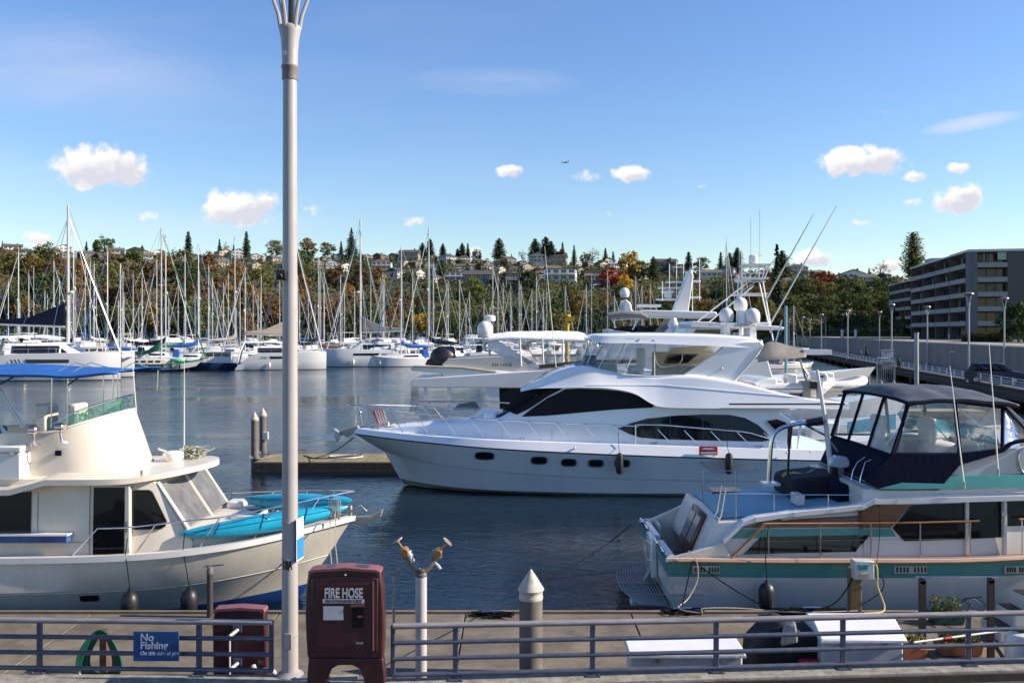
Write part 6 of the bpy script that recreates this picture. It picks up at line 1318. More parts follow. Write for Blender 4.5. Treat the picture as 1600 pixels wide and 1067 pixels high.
for s in (0, 1):
    d_ = Vector((0, s*3.8, 0)); m = MB()
    for a, b in ((N_(1397,708),N_(1417,632)),(N_(1501,726),N_(1491,628)),(N_(1565,702),N_(1566,632))): m.tube([a+d_, b+d_], .045, 5)
    m.tube([N_(1416,633)+d_, N_(1450,626)+d_, N_(1490,627)+d_, N_(1566,636)+d_], .04, 5); m.tube([N_(1396,708)+d_, N_(1498,709)+d_, N_(1566,701)+d_], .03, 5); m.build('side_borders', navy, cv)
# front panels sloping forward
m = MB(); m.add([N_(1567,634), N_(1567,702), N_(1640,690), Vector((12.2,20.6,3.85))], [(0,1,2,3)]); m.add([Vector((11.2,20.2,4.85)), Vector((11.2,23.9,4.85)), Vector((12.2,23.5,3.85)), Vector((12.2,20.6,3.85))], [(0,1,2,3)]); m.build('front_clear_panel', clearvinyl, cv)
m = MB(); m.tube([N_(1567,634), Vector((12.2,20.6,3.85))], .03, 5); m.tube(smoothline([N_(1566,704), N_(1580,692), N_(1610,686)], 4), .05, 5); m.build('front_border', navy, cv)
m = MB(); m.tube([N_(1570,632), Vector((12.3,20.4,3.9))], .012, 4); m.build('white_cord', white, cv)
# top: two domed sections
rows_ = []
xs = [8.88+.0*i for i in (0,)]+[8.9+2.5*i/22 for i in range(23)]
for x in [8.88+2.5*i/22 for i in range(23)]:
    ze = interp([(8.88,4.93),(9.45,4.98),(10.1,4.99),(11.2,4.90),(11.4,4.86)], x); zc = interp([(8.88,5.02),(9.1,5.17),(9.7,5.22),(9.95,5.10),(10.4,5.19),(11.0,5.12),(11.4,4.95)], x)
    rows_.append([Vector((x, RC+1.95*v, lerp(zc, ze, abs(v)**2.2)+.008*sin(x*9+v*3))) for v in (-1,-.9,-.7,-.4,0,.4,.7,.9,1)])
m = MB(); m.grid(rows_)
for e, s in ((0,1),(-1,-1)): m.strip([r[e] for r in rows_], [r[e]-Vector((0,-.01*s,.09)) for r in rows_])
m.strip(rows_[0], [v-Vector((-.01,0,.09)) for v in rows_[0]]); m.build('canopy_top', greytop, cv, smooth=70, solid=.015)
m = MB(); m.tube([r[0]-Vector((0,.012,.05)) for r in rows_], .03, 5); m.tube([v-Vector((.01,0,.05)) for v in rows_[0]], .035, 5); m.build('top_binding', navy, cv)
m = MB()
for (a, b) in (((1440,640),(1484,690)),((1545,640),(1500,700)),((1420,650),(1380,700)),((1500,640),(1560,690))): m.tube([P(a[0],a[1],21.0), P(b[0],b[1],21.0)], .014, 5); m.tube([P(a[0],a[1],23.4), P(b[0],b[1],23.4)], .014, 5)
m.build('bow_frame', steel, cv)
# inside the flybridge
for (px, Yn) in ((1462, 22.6), (1385, 23.2)):
    a = P(px, 705, Yn); m = MB(); m.bb(a.x-.3, a.x+.35, Yn-.4, Yn+.4, 3.3, 3.75); m.bb(a.x-.3, a.x-.12, Yn-.4, Yn+.4, 3.7, 4.35); m.build('helm_chair', mat('seat_white', (.66,.64,.60), .7, var=.05), rb, bevel=.09)
m = MB(); m.bb(9.6, 11.2, 22.9, 23.6, 3.3, 3.85); m.build('bench', mat('bench_vinyl', (.50,.50,.50), .7), rb, bevel=.06)
m = MB(); c_ = P(1533,694,21.2); m.tube([(c_.x+.05*cos(a), c_.y+.22*cos(a), c_.z+.2*sin(a)) for a in [2*pi*i/16 for i in range(16)]], .018, 5, closed=True); m.tube([c_-Vector((0,.2,0)), c_+Vector((0,.2,0))], .014, 4); m.build('steering_wheel', steel, rb)
m = MB(); m.strip([Vector((11.15,RC-1.6,3.9)), Vector((10.4,RC+1.7,3.95))], [Vector((11.0,RC-1.6,4.3)), Vector((10.2,RC+1.7,4.35))]); m.strip([Vector((10.2,RC+1.75,3.9)), Vector((8.9,RC+1.75,3.8))], [Vector((10.2,RC+1.75,4.32)), Vector((8.9,RC+1.75,4.1))]); m.build('tinted_venturi', clear('blue_tint_screen', (.12,.50,.66), refl=.08, hazy=.25, base=(.03,.3,.42)), rb)
# ---- rails
for s in (-1,):
    m = MB(); pts = [P(1192,818,20.02), P(1300,817.5,20.02), P(1430,816,20.02), P(1530,813.5,20.02)]; m.tube(pts, .026, 6); m.tube([P(1196,817,20.02), P(1144,870,20.0)], .030, 6); tr_ = m.build('teak_handrail', teak, rb)
    for px in (1201,1282,1361,1438,1516): m = MB(); zt = Z_(interp([(1192,818),(1530,813.5)], px), 20.02); m.cyl((X_(px,20.02), 20.02, 1.44), (X_(px,20.02), 20.02, zt), .016, n=6); m.build('stanchion', steel, rb)
    m = MB(); m.tube([P(1196,845,20.02), P(1530,841,20.02)], .005, 4); m.build('lifeline', steel, rb)
    m = MB(); m.tube([P(1593,811,20.02), P(1700,809,20.02)], .026, 6); m.build('forward_handrail', teak, rb); m = MB(); m.cyl((X_(1597,20.02),20.02,1.45), (X_(1597,20.02),20.02,Z_(811,20.02)), .016, n=6); m.build('stanchion', steel, rb)
# aft deck rail and ladder
for (Yn, s) in ((20.35,0),(23.8,1)):
    m = MB(); z = Z_(772,20.35); x0, x1 = X_(1150,20.35), X_(1362,20.35); m.tube([(x0, Yn, z), (x1, Yn, z-.02)], .012, 5)
    for f_ in (.0,.28,.68,.98): x = lerp(x0, x1, f_); m.cyl((x, Yn, interp([(4.7,2.2),(9.2,2.6)], x)), (x, Yn, z), .012, n=5)
    m.build('deck_rail', steel, rb)
m = MB()
for dy in (-.2, .2): m.tube([(4.25, RC-.55+dy-1.0, 1.35), (4.75, RC-1.55+dy, 2.35), (4.85, RC-1.55+dy, 2.95)], .018, 6)
for k in range(4): f_ = .12+k*.26; m.tube([(4.25+.5*f_, RC-1.75, 1.35+1.0*f_), (4.25+.5*f_, RC-1.35, 1.35+1.0*f_)], .018, 5)
m.build('ladder', steel, rb)
m = MB(); m.tube([(4.75,RC+.2,2.2),(4.72,RC+.2,2.75),(5.1,RC+.2,2.8)], .015, 5); m.tube([(5.0,RC-.6,2.25),(5.0,RC-.6,2.62),(6.2,RC-.6,2.62)], .015, 5); m.build('grab_rail', steel, rb)
# far-side wooden hatch, covered engines, bags
m = MB(); m.prism([(X_(1100,24),2.28),(X_(1140,24),2.28),(X_(1150,24),2.36),(X_(1104,24),2.36)], 23.2, 23.9); m.build('teak_locker', wooddark, rb)
cb_ = thing('covered_tender_pile', 'bulky black covered gear piled on the after deck of the teal cruiser', 'covered gear', (8, 22.5, 2.5))
m = MB(); m.prism([(X_(1229,22),Z_(778,22)),(X_(1230,22),Z_(748,22)),(X_(1245,22),Z_(744,22)),(X_(1288,22),Z_(740,22)),(X_(1330,22),Z_(744,22)),(X_(1332,22),Z_(800,22)),(X_(1262,22),Z_(800,22)),(X_(1258,22),Z_(780,22))], 21.6, 23.2); m.build('cover', mat('black_cover', (.008,.008,.012), .85, bump=.4, bs=6), cb_, bevel=.10)
m = MB(); m.prism([(X_(1305,21.2),Z_(800,21.2)),(X_(1300,21.2),Z_(752,21.2)),(X_(1345,21.2),Z_(760,21.2)),(X_(1356,21.2),Z_(798,21.2))], 21.0, 21.9); m.build('cover_flap', navy, cb_, bevel=.08)
m = MB(); m.bb(X_(1243,20.9), X_(1256,20.9), 20.8, 21.3, 2.45, Z_(772,20.9)); m.build('tank', rwhite, cb_, bevel=.03)
yd = thing('yellow_inflatable', 'small mustard-yellow inflatable bow poking out beside the black covered gear', 'dinghy', tuple(P(1250,745,22.5))); m = MB(); m.tube(smoothline([P(1224,746,22.6), P(1245,749,22.4), P(1275,748,22.5), P(1300,744,22.8)], 4), [.10]+[.17]*11+[.14], 10); m.build('tube', mat('mustard_hypalon', (.42,.30,.06), .6, var=.15), yd); m = MB(); m.tube([P(1238,738,22.4), P(1258,741,22.3), P(1272,733,22.5), P(1262,728,22.5)], .03, 5); m.tube([P(1230,741,22.5), P(1262,744,22.3)], .018, 5); m.build('lashing', rope, yd)
o = outboard((X_(1312,22.0), 22.0, Z_(728,22)), .62, mat('silver_cowling', (.50,.55,.62), .2, coat=.5), 'small silver-grey outboard motor clamped in front of the navy skirt')
# stainless davit arch and spar
t = thing('stainless_davit', 'polished stainless davit arch curving over the after deck with a black strap', 'davit', tuple(P(1201,755,22.4))); m = MB()
m.tube(smoothline([P(1201,756,22.4), P(1203,720,22.4), P(1206,688,22.4), P(1214,673,22.4), P(1232,665,22.4), P(1262,660,22.3), P(1290,656,22.2)], 5), .055, 8); m.build('arch', steel, t)
m = MB(); m.bb(X_(1190,22.4), X_(1216,22.4), 22.2, 22.6, Z_(757,22.4), Z_(753,22.4)); m.build('base', white, t)
m = MB(); m.tube([P(1235,666,22.3), P(1233,690,22.3), P(1233,700,22.3)], [.06,.05,.03], 6); m.tube([P(1233,700,22.3), P(1231,745,22.4)], .03, 5); m.build('strap', black, t); m = MB(); m.tube([P(1260,661,22.2), P(1286,657,22.1)], [.09,.11], 8); m.build('winch', black, t)
t = thing('white_spar', 'white spar rising steeply out of the black covered gear with stays', 'spar', tuple(P(1299,735,22.3))); m = MB(); m.tube([P(1299,738,22.3), P(1290,660,22.3), P(1277,578,22.3)], [.075,.06,.04], 8); m.build('spar', white, t); m = MB(); m.tube([P(1222,645,22.4), P(1290,680,22.3), P(1330,735,22.2)], .03, 5); m.build('stay', steel, t)
m = MB(); m.tube([P(1336,798,21), P(1345,745,21), P(1352,722,21), P(1367,716,21)], .016, 5); m.tube([P(1322,786,21.3), P(1333,735,21.3), P(1340,722,21.3), P(1352,714,21.3)], .016, 5); m.build('boarding_rail', steel, rb)
def whip2(a, b, lab): return whip(a, b, lab, .018)
whip2(P(1507,762,19.95), P(1484,572,19.95), 'white whip antenna leaning against the navy enclosure, before its middle border')
whip2(P(1560,742,19.95), P(1545,535,19.95), 'white whip antenna leaning against the forward end of the navy enclosure')
# portlight grilles with brass frames
for (x0, x1) in ((1082,1124),(1396,1447),(1568,1606)):
    a, b = P(x0, 893, 19.93), P(x1, 884, 19.93); yy = 19.93 if x0 < 1200 else 19.92
    m = MB(); m.bb(a.x, b.x, 19.875, 20.02, a.z-.02, b.z+.01); g_ = m.build('vent_grille', mat('grille_cream', (.42,.40,.33), .5), rb)
    m = MB(); n = 9
    for k in range(n):
        if k == n//2: continue
        x = lerp(a.x+.04, b.x-.06, k/(n-1)); m.bb(x, x+.04, 19.868, 19.876, a.z+.005, b.z-.01)
    m.build('louvre', black, g_)
a = P(1198,930,19.7); t = thing('fender', 'large black fender hanging on the white topsides of the teal-striped cruiser', 'fender', tuple(a)); m = MB(); m.lathe([(.04,-.30),(.15,-.27),(.175,-.18),(.175,.12),(.14,.22),(.05,.28),(.04,.33)], a, 16); m.build('fender_body', black, t); m = MB(); m.tube([a+Vector((0,0,.3)), (a.x, 19.8, 1.5), P(1201,820,20.0)], .011, 4); m.build('lanyard', ropedark, t)
for i, (pts, mt, lab) in enumerate(((sag(P(1082,875,19.85), P(1190,945,19.4), .05), ropedark, 'dark mooring line slanting from the stern grille to the black fender'), (sag(P(1081,878,19.85), P(1064,955,19.2), .0), ropedark, 'short dark spring line dropping from the stern quarter to the dock cleat'),
     (smoothline([P(1076,860,19.9), P(1088,875,19.8), P(1090,905,19.7), P(1075,935,19.5), P(1060,950,19.2), P(1095,957,18.9), P(1100,950,18.9), P(1160,950,18.9), P(1240,956,18.8), P(1340,954,18.9)], 5), rope, 'pale mooring line looping from the stern down along the dock edge'),
     (sag(P(985,820,24), P(836,912,15.9), .12), ropedark, 'dark line stretched from the far stern corner to the conical-topped pile'))):
    m = MB(); m.tube(pts, .014, 5); m.build('mooring_line', mt, label=lab, cat='rope')
# ================================================================ NEAR DOCK
dockm = mat('dock_concrete', (.14,.12,.09), .9, var=.3, vs=1.3, bump=.5, bs=45, dirt=(.055,.048,.035), dirtamt=.8)
t = thing('concrete_dock', 'broad brown-grey concrete float dock running along both moored cruisers', 'dock', (0, 17, 0))
joints = [-20,-8.75,-.6,3.05,7.2,14,22]; xj = [-20,-9.0,-5.0,-1.0,2.55,6.6,10.5,14.5,22]
for a, b in zip(xj, xj[1:]): m = MB(); m.bb(a+.012, b-.012, 14.3, 19.22, -.15, .45); m.build('float_slab', dockm, t, bevel=.015)
m = MB(); m.bb(-20, 22, 19.235, 19.33, .18, .50); m.build('timber_waler', mat('waler_wood', (.17,.13,.09), .85, var=.35, vs=3, stretch=(.5,4,4)), t, bevel=.01)
m = MB(); m.bb(-20, 22, 14.35, 19.2, -.6, -.16); m.build('pontoon', black, t)
# pier kerb and promenade in front
def edgeY(x): return 13.80+.075*(x+1) if x > -2.4 else 13.90
conk = mat('kerb_concrete', (.25,.235,.205), .9, var=.3, vs=5, bump=.5, bs=50, dirt=(.05,.045,.04), dirtamt=.7)
m = MB(); R_ = [-14,-9,-4.2,-2.4,-2.39,-1,2,5,8,14]
tp = [[Vector((x, edgeY(x)+o_, z)) for o_, z in ((-.32,.98),(-.30,1.15),(.10,1.15),(.12,.2))] for x in R_]
m.grid(tp); m.build('pier_kerb_edge', conk, kind='structure', org=(0,0,0), smooth=20)
m = MB(); m.grid([[Vector((x, edgeY(x)+o_, z)) for o_, z in ((-.36,.995),(-.36,1.12),(-.325,1.125),(-.325,.995))] for x in R_]); m.build('pier_kerb_channel', mat('rusty_channel', (.030,.018,.016), .7, var=.5, vs=6), kind='structure', org=(0,0,0), smooth=0)
m = MB(); m.strip([(x, 4, 1.0) for x in R_], [(x, edgeY(x)-.3, 1.0) for x in R_]); m.build('promenade_pavement', mat('promenade', (.05,.045,.042), .9, var=.3, vs=3), kind='structure', org=(0,0,0))
# ---- railings
railm = mat('slate_rail_paint', (.052,.062,.10), .38, var=.15, vs=6, coat=.15, dirt=(.20,.17,.15), dirtamt=.25); railtop = mat('pale_top_rail', (.22,.205,.22), .4, var=.3, vs=4, stretch=(.4,4,4))  # top rail is a lighter, streaked grey than the lower rails
def railing(px0, px1, posts, topf, Yf, lab, endpost):
    t = thing('pier_railing', lab, 'railing', (X_((px0+px1)/2, 14), 14, 1.15), 'slate railings on the near pier')
    zs = (0, -.255, -.50, -.745)
    for i, dz in enumerate(zs):
        pts = []
        for k in range(9): px = lerp(px0, px1, k/8); Yn = Yf(px); pts.append((X_(px, Yn), Yn, Z_(topf(px), Yn)+dz))
        m = MB(); m.tube(pts, .046 if i == 0 else .036, 10); m.build('top_rail' if i == 0 else 'rail', railtop if i == 0 else railm, t, smooth=60)
    for px in posts:
        Yn = Yf(px); x = X_(px, Yn); z = Z_(topf(px), Yn); m = MB(); m.box((x, Yn+.0, (z-.03+1.16)/2), (.085,.05,z-.03-1.16)); p = m.build('post', railm, t, bevel=.012)
        m = MB(); m.bb(x-.11, x+.11, Yn-.10, Yn+.10, 1.152, 1.168); m.prism([(x-.10,1.168),(x+.10,1.168),(x,1.26)], Yn-.01, Yn+.01)
        for dx in (-.08, .08):
            for dy in (-.075, .075): m.cyl((x+dx, Yn+dy, 1.165), (x+dx, Yn+dy, 1.185), .014, n=6)
        m.build('base_plate', railm, p)
    for px in endpost: Yn = Yf(px); x = X_(px, Yn); z = Z_(topf(px), Yn); m = MB(); m.box((x, Yn, z-.37), (.07,.05,.78)); m.build('end_post', railm, t, bevel=.01)
    return t
yL = lambda px: interp([(-200,14.2),(428,13.92)], px); yR = lambda px: interp([(612,13.72),(1800,14.62)], px)
railing(-160, 426, (-150, 62, 311), lambda px: interp([(-160,967),(426,972)], px), yL, 'slate-blue pier railing carrying the no fishing sign', (424,))
railing(614, 1800, (712, 926, 1119, 1317, 1513, 1700), lambda px: interp([(614,978),(1100,969),(1600,957),(1800,953)], px), yR, 'slate-blue pier railing stretching along the pier to the east of the fire hose cabinet', (614,))
# sign
Ys = 13.86; a, b = P(211,1030,Ys), P(282,984,Ys); t = thing('no_fishing_sign', 'blue No Fishing notice fixed to the pier railing', 'sign', (a.x, Ys, a.z)); m = MB(); m.bb(a.x, b.x, Ys-.07, Ys-.055, a.z, b.z); sg = m.build('sign_board', mat('sign_blue', (.012,.06,.19), .35, var=.15, vs=6), t, bevel=.006)
tw = mat('sign_lettering', (.42,.46,.55), .6, var=.1)
for (s_, px, py, sz) in (('No',219,996,.155),('Fishing',219,1008.5,.155),('On this side of pier',219,1020.5,.078)): text(s_, tuple(P(px,py,Ys-.072)), sz, tw, t, align='LEFT', bold=.003)
# ---- near lamp post
YL = 14.0; xl = X_(453, YL); t = thing('lamp_post', 'tall pale grey lamp post marked 18A with flared prongs at its top', 'lamp post', (xl, YL, 1.0)); pl = mat('lamp_post_paint', (.36,.34,.335), .42, var=.06, vs=2, coat=.1, dirt=(.25,.2,.18), dirtamt=.25); pld = mat('lamp_collar_paint', (.27,.26,.27), .45, var=.12)
m = MB(); m.lathe([(.128,1.12),(.122,3),(.118,5),(.112,8),(.108,Z_(125,YL))], (xl, YL, 0), 32); m.build('pole', pl, t)
m = MB(); m.lathe([(.225,1.0),(.225,1.10),(.21,1.16),(.15,1.20),(.13,1.22)], (xl, YL, 0), 28); m.build('base_collar', pld, t)
m = MB(); z0, z1 = Z_(126,YL), Z_(107,YL); m.lathe([(.118,z0),(.122,z0+.02),(.122,z1-.02),(.135,z1),(.135,z1+.03),(.12,z1+.04)], (xl, YL, 0), 28); m.build('head_collar', mat('head_collar_paint', (.20,.17,.16), .5), t)
m = MB(); zt = Z_(44,YL); m.lathe([(.12,z1+.03),(.125,z1+.25),(.14,z1+.45),(.165,zt-.05),(.17,zt),(.15,zt+.03),(.06,zt+.06)], (xl, YL, 0), 28); m.build('flared_head', pl, t)
for k in range(6):
    a = k*pi/3+.28; m = MB(); m.tube([(xl+.14*cos(a), YL+.14*sin(a), zt-.02), (xl+.18*cos(a), YL+.18*sin(a), zt+.2), (xl+.30*cos(a), YL+.30*sin(a), zt+.55), (xl+.50*cos(a), YL+.50*sin(a), zt+1.0)], [.035,.03,.025,.02], 8); m.build('prong', pl, t)
m = MB(); m.lathe([(.1,zt+.9),(.45,zt+.98),(.62,zt+1.05),(.60,zt+1.12),(.1,zt+1.3)], (xl, YL, 0), 28); m.build('lamp_shade', pld, t)
m = MB(); m.tube([(xl+.02, YL, zt), (xl+.03, YL, zt+1.0)], .05, 8); m.build('lamp_core', black, t)
m = MB(); zc = Z_(432,YL); m.bb(xl-.17, xl-.02, YL-.19, YL-.06, zc-.06, zc+.09); m.cyl((xl-.10, YL-.2, zc), (xl-.10, YL-.27, zc-.02), .045, n=10); m.build('camera_box', black, t, bevel=.01)
m = MB(); m.bb(xl-.055, xl+.06, YL-.145, YL-.11, Z_(1009,YL), Z_(985,YL)); m.build('access_panel', pld, t, bevel=.006)
m = MB()
for zz in (Z_(815,YL), Z_(872,YL), Z_(992,YL)): m.lathe([(.120,zz-.012),(.131,zz-.008),(.131,zz+.008),(.120,zz+.012)], (xl, YL, 0), 28)
m.build('band', pld, t)
text('18A', (xl-.012, YL-.128, Z_(880,YL)), .19, black, t, 'post_number', ext=.006, bold=.006, sx=.5)
text('B', (xl-.05, YL-.135, Z_(88,YL)), .10, mat('sticker', (.5,.55,.62), .5), t, 'sticker', ext=.004)
rzs = radians(83); sgn = thing('parking_sign', 'narrow blue and white sign seen almost edge-on at the side of the lamp post', 'sign', (xl+.13, YL+.02, Z_(875,YL))); m = MB(); c_ = Vector((xl+.15, YL+.02, Z_(842,YL))); m.box(c_, (.30,.012,.66), rz=rzs); bo = m.build('sign_board', whitecanvas, sgn, bevel=.004)
m = MB(); m.box(c_+Vector((.008,-.005,-.14)), (.26,.014,.32), rz=rzs); m.build('blue_field', mat('sign_bright_blue', (.03,.22,.55), .4), bo)
# ---- fire hose cabinets
maroon = mat('maroon_fibreglass', (.042,.009,.013), .38, var=.15, vs=3, coat=.25, dirt=(.12,.05,.05), dirtamt=.25); maroonl = mat('lit_maroon_edge', (.20,.07,.075), .5, var=.15)  # lighter maroon: sunlight on the lid rims painted in as colour
def cabinet(Yn, pts, x_c, depth, lab, name='fire_hose_cabinet'):
    t = thing(name, lab, 'fire hose cabinet', (x_c, Yn, 1.0)); return t
YC1 = 13.45; t = cabinet(YC1, None, X_(538,YC1), .5, 'large maroon FIRE HOSE cabinet on arched legs beside the lamp post'); fp = lambda px, py: (X_(px,YC1), Z_(py,YC1))
body = [fp(480,1029),(fp(478,1000)),(fp(476.5,960)),fp(478,920),fp(481,893),fp(490,889.5),fp(515,887),fp(539,886),fp(565,887),fp(588,889.5),fp(595,893),fp(598,920),fp(600,960),fp(600,1000),fp(598,1029)]
m = MB(); m.prism(body, YC1, YC1+.24); m.build('housing', maroon, t, bevel=.035)
leg = [fp(481,1029),fp(598,1029),fp(601,1060),fp(600,1090),fp(570,1090),fp(568,1062),fp(562,1046),fp(550,1040),fp(528,1040),fp(517,1046),fp(511,1062),fp(510,1090),fp(478,1090),fp(479,1060)]
m = MB(); m.prism(leg, YC1+.02, YC1+.22); m.build('stand', maroon, t, bevel=.02)
m = MB(); m.prism([fp(484,897),fp(492,893.5),fp(539,890.5),fp(586,893.5),fp(593,897),fp(595,895.5),fp(595,892),fp(588,889),fp(539,885.5),fp(490,889),fp(482,892),fp(482,896)], YC1-.03, YC1+.26); m.build('lid_rim', maroonl, t, bevel=.006)
m = MB(); m.prism([fp(488,1018),fp(487,903),fp(539,899),fp(591,903),fp(590,1018)], YC1-.022, YC1+.01); dr = m.build('door', maroon, t, bevel=.012)
m = MB(); m.prism([fp(496,1010),fp(496,910),fp(582,910),fp(582,1010)], YC1-.034, YC1-.018); m.build('door_panel', maroon, dr, bevel=.008)
m = MB(); m.bb(*(X_(p,YC1) for p in (582.5,584.5)), YC1-.045, YC1-.02, Z_(1015,YC1), Z_(908,YC1)); m.build('hinge_strip', maroonl, dr)
m = MB(); m.bb(X_(506,YC1), X_(537,YC1), YC1-.040, YC1-.034, Z_(967,YC1), Z_(945.5,YC1)); m.build('blank_notice', mat('notice_white', (.50,.48,.50), .5, var=.05), t)
m = MB(); m.bb(X_(551,YC1), X_(568.5,YC1), YC1-.042, YC1-.034, Z_(979,YC1), Z_(948,YC1)); wn = m.build('viewing_window', blackglass, t); m = MB(); m.bb(X_(549,YC1), X_(570,YC1), YC1-.05, YC1-.034, Z_(946,YC1), Z_(943,YC1)); m.bb(X_(559,YC1), X_(567,YC1), YC1-.046, YC1-.040, Z_(963,YC1), Z_(960,YC1)); m.build('window_trim', maroonl, wn)
m = MB(); m.bb(X_(557,YC1), X_(568,YC1), YC1-.06, YC1-.03, Z_(1004,YC1), Z_(1001,YC1)); m.build('door_pull', steel, dr, bevel=.004)
m = MB(); m.ball((X_(540,YC1), YC1-.03, Z_(897,YC1)), .018, 8); m.build('screw', steel, t)
wl_ = mat('white_lettering', (.55,.50,.51), .6, var=.08)
text('FIRE HOSE', (X_(537.5,YC1), YC1-.037, Z_(926,YC1)), .205, wl_, t, bold=.006, sx=.61)
m = MB(); m.bb(X_(505,YC1), X_(570,YC1), YC1-.040, YC1-.035, Z_(941,YC1), Z_(934.5,YC1)); sb = m.build('lettering_band', wl_, t); text('FIRE EXTINGUISHER INSIDE', (X_(537.5,YC1), YC1-.042, Z_(937.9,YC1)), .062, maroon, t, bold=.0012, sx=.72)
Y2 = 15.0; t = cabinet(Y2, None, X_(374,Y2), .4, 'smaller maroon cabinet standing on the dock behind the railing, with white pipes on its back'); fp = lambda px, py: (X_(px,Y2), Z_(py,Y2))
m = MB(); m.prism([fp(333,1090),fp(332,1000),fp(331,975),fp(334,955),fp(342,952),fp(375,950.5),fp(405,952),fp(413,955),fp(415,985),fp(417,1040),fp(418,1090)], Y2, Y2+.2); m.build('housing', maroon, t, bevel=.03)
m = MB(); m.prism([fp(334,958),fp(342,954.5),fp(375,953),fp(405,954.5),fp(412,958),fp(414,956),fp(412,951),fp(375,948.5),fp(336,951),fp(333,955)], Y2-.02, Y2+.22); m.build('lid_rim', maroonl, t)
whp = mat('white_pipe', (.44,.42,.43), .4, var=.08, dirt=(.35,.25,.2), dirtamt=.3)
m = MB()
for py in (986, 1038): m.tube([(X_(358,Y2), Y2-.12, Z_(py+6,Y2)), (X_(366,Y2), Y2-.22, Z_(py,Y2)), (X_(372,Y2), Y2-.02, Z_(py-3,Y2))], .028, 6)
m.tube([(X_(363,Y2), Y2-.14, Z_(990,Y2)), (X_(363,Y2), Y2-.14, Z_(1075,Y2))], .020, 6); pv = m.build('vertical_pipe', whp, t)
m = MB(); m.tube(smoothline([(X_(398,Y2),Y2-.1,Z_(1036,Y2)),(X_(404,Y2),Y2-.15,Z_(1042,Y2)),(X_(420,Y2),Y2-.12,Z_(1043,Y2)),(X_(430,Y2),Y2-.05,Z_(1050,Y2)),(X_(431,Y2),Y2-.05,Z_(1080,Y2))], 4), .045, 8); m.build('elbow_pipe', whp, t)
for py in (982, 1034): m = MB(); m.bb(X_(364,Y2), X_(378,Y2), Y2-.02, Y2+.01, Z_(py+5,Y2), Z_(py-6,Y2)); m.build('pipe_plate', mat('plate_blue', (.06,.09,.15), .4), t)
# ---- hydrant standpipe
YS = 15.3; xs_ = X_(658,YS); t = thing('hydrant_standpipe', 'white dock hydrant standpipe branching into two valves with handwheels', 'standpipe', (xs_, YS, .45)); bra = mat('brass_disc', (.30,.16,.05), .45, metal=.3, var=.2)
m = MB(); m.cyl((xs_, YS, .45), (xs_, YS, Z_(897,YS)), .098, n=20); m.build('riser_pipe', whp, t)
m = MB(); zf = Z_(895,YS); m.lathe([(.10,-.05),(.115,-.04),(.115,0),(.10,.02),(.11,.05),(.10,.09)], (xs_, YS, zf), 18); m.build('coupling', mat('dark_iron', (.12,.11,.10), .6, metal=.4), t)
gv = mat('valve_grey', (.20,.20,.195), .5, metal=.3, var=.25)
for s, (ex, ey), (wx, wy), (vx, vy) in ((-1,(638,868),(621,844),(632,861)),(1,(680,868),(699,846),(684,863))):
    A_ = Vector((xs_, YS, Z_(892,YS))); B_ = Vector((X_(ex,YS), YS, Z_(ey,YS))); V_ = Vector((X_(vx,YS), YS, Z_(vy,YS))); W_ = Vector((X_(wx,YS), YS, Z_(wy,YS)))
    m = MB(); m.tube([A_, A_.lerp(B_, .5)+Vector((s*.03,0,-.03)), B_], [.085,.075,.07], 12); m.build('branch', gv, t)
    m = MB(); d_ = (B_-A_).normalized(); m.cyl(B_-d_*.04, B_+d_*.10, .085, .075, 12); m.cyl(B_+d_*.02, B_+d_*.06, .10, n=12); va = m.build('valve_body', gv, t)
    m = MB(); m.cyl(V_+Vector((0,-.14,0)), V_+Vector((0,.1,0)), .070, n=18); m.build('valve_disc', bra, va)
    m = MB(); dw = (W_-V_).normalized(); m.cyl(V_, W_, .018, n=6); m.build('valve_stem', bra, va)
    e1 = dw.orthogonal().normalized(); e2 = dw.cross(e1); m = MB(); m.tube([W_+(e1*cos(q)+e2*sin(q))*.085 for q in [2*pi*i/16 for i in range(16)]], .013, 6, closed=True)
    for k in range(4): q = k*pi/2; m.tube([W_, W_+(e1*cos(q)+e2*sin(q))*.08], .010, 4)
    m.build('handwheel', mat('rusty_handwheel', (.33,.27,.24), .6, var=.3), va)
m = MB(); m.tube(smoothline([(X_(672,YS),YS,Z_(883,YS)),(X_(681,YS),YS-.02,Z_(880,YS)),(X_(688,YS),YS-.03,Z_(888,YS))], 3), .03, 8); m.build('spout', whp, t)
t = thing('thin_pipe', 'thin weathered pipe with elbow rising beside the hydrant standpipe', 'pipe', (X_(614,YS), YS+.1, .45)); m = MB(); m.tube([(X_(614,YS),YS+.1,.45),(X_(614,YS),YS+.1,Z_(902,YS)),(X_(618,YS),YS+.1,Z_(895,YS)),(X_(634,YS),YS+.05,Z_(884,YS))], .022, 8); m.build('pipe_run', mat('rusty_pipe', (.30,.27,.25), .6, var=.4, vs=20), t); m = MB(); m.ball((X_(615,YS),YS+.1,Z_(898,YS)), .035, 8); m.build('elbow', gv, t)
# ---- concrete pile with cone
YP = 15.8; xp = X_(829.5,YP); t = thing('conical_pile', 'concrete dock pile with pale conical cap behind the railing', 'pile', (xp, YP, .45)); m = MB(); m.cyl((xp,YP,-1.5), (xp,YP,Z_(930,YP)), .205, n=28); m.build('shaft', mat('pile_concrete', (.14,.125,.11), .8, var=.2, vs=5, dirt=(.07,.065,.06), dirtamt=.5), t)
m = MB(); zc = Z_(920,YP); m.lathe([(.21,zc-.17),(.215,zc-.12),(.205,zc-.10),(.212,zc-.03),(.235,zc),(.12,zc+.19),(.005,zc+.36)], (xp,YP,0), 28); m.build('cone_cap', mat('cone_cap_plastic', (.46,.42,.36), .6, var=.15, vs=8, dirt=(.1,.08,.07), dirtamt=.35), t)
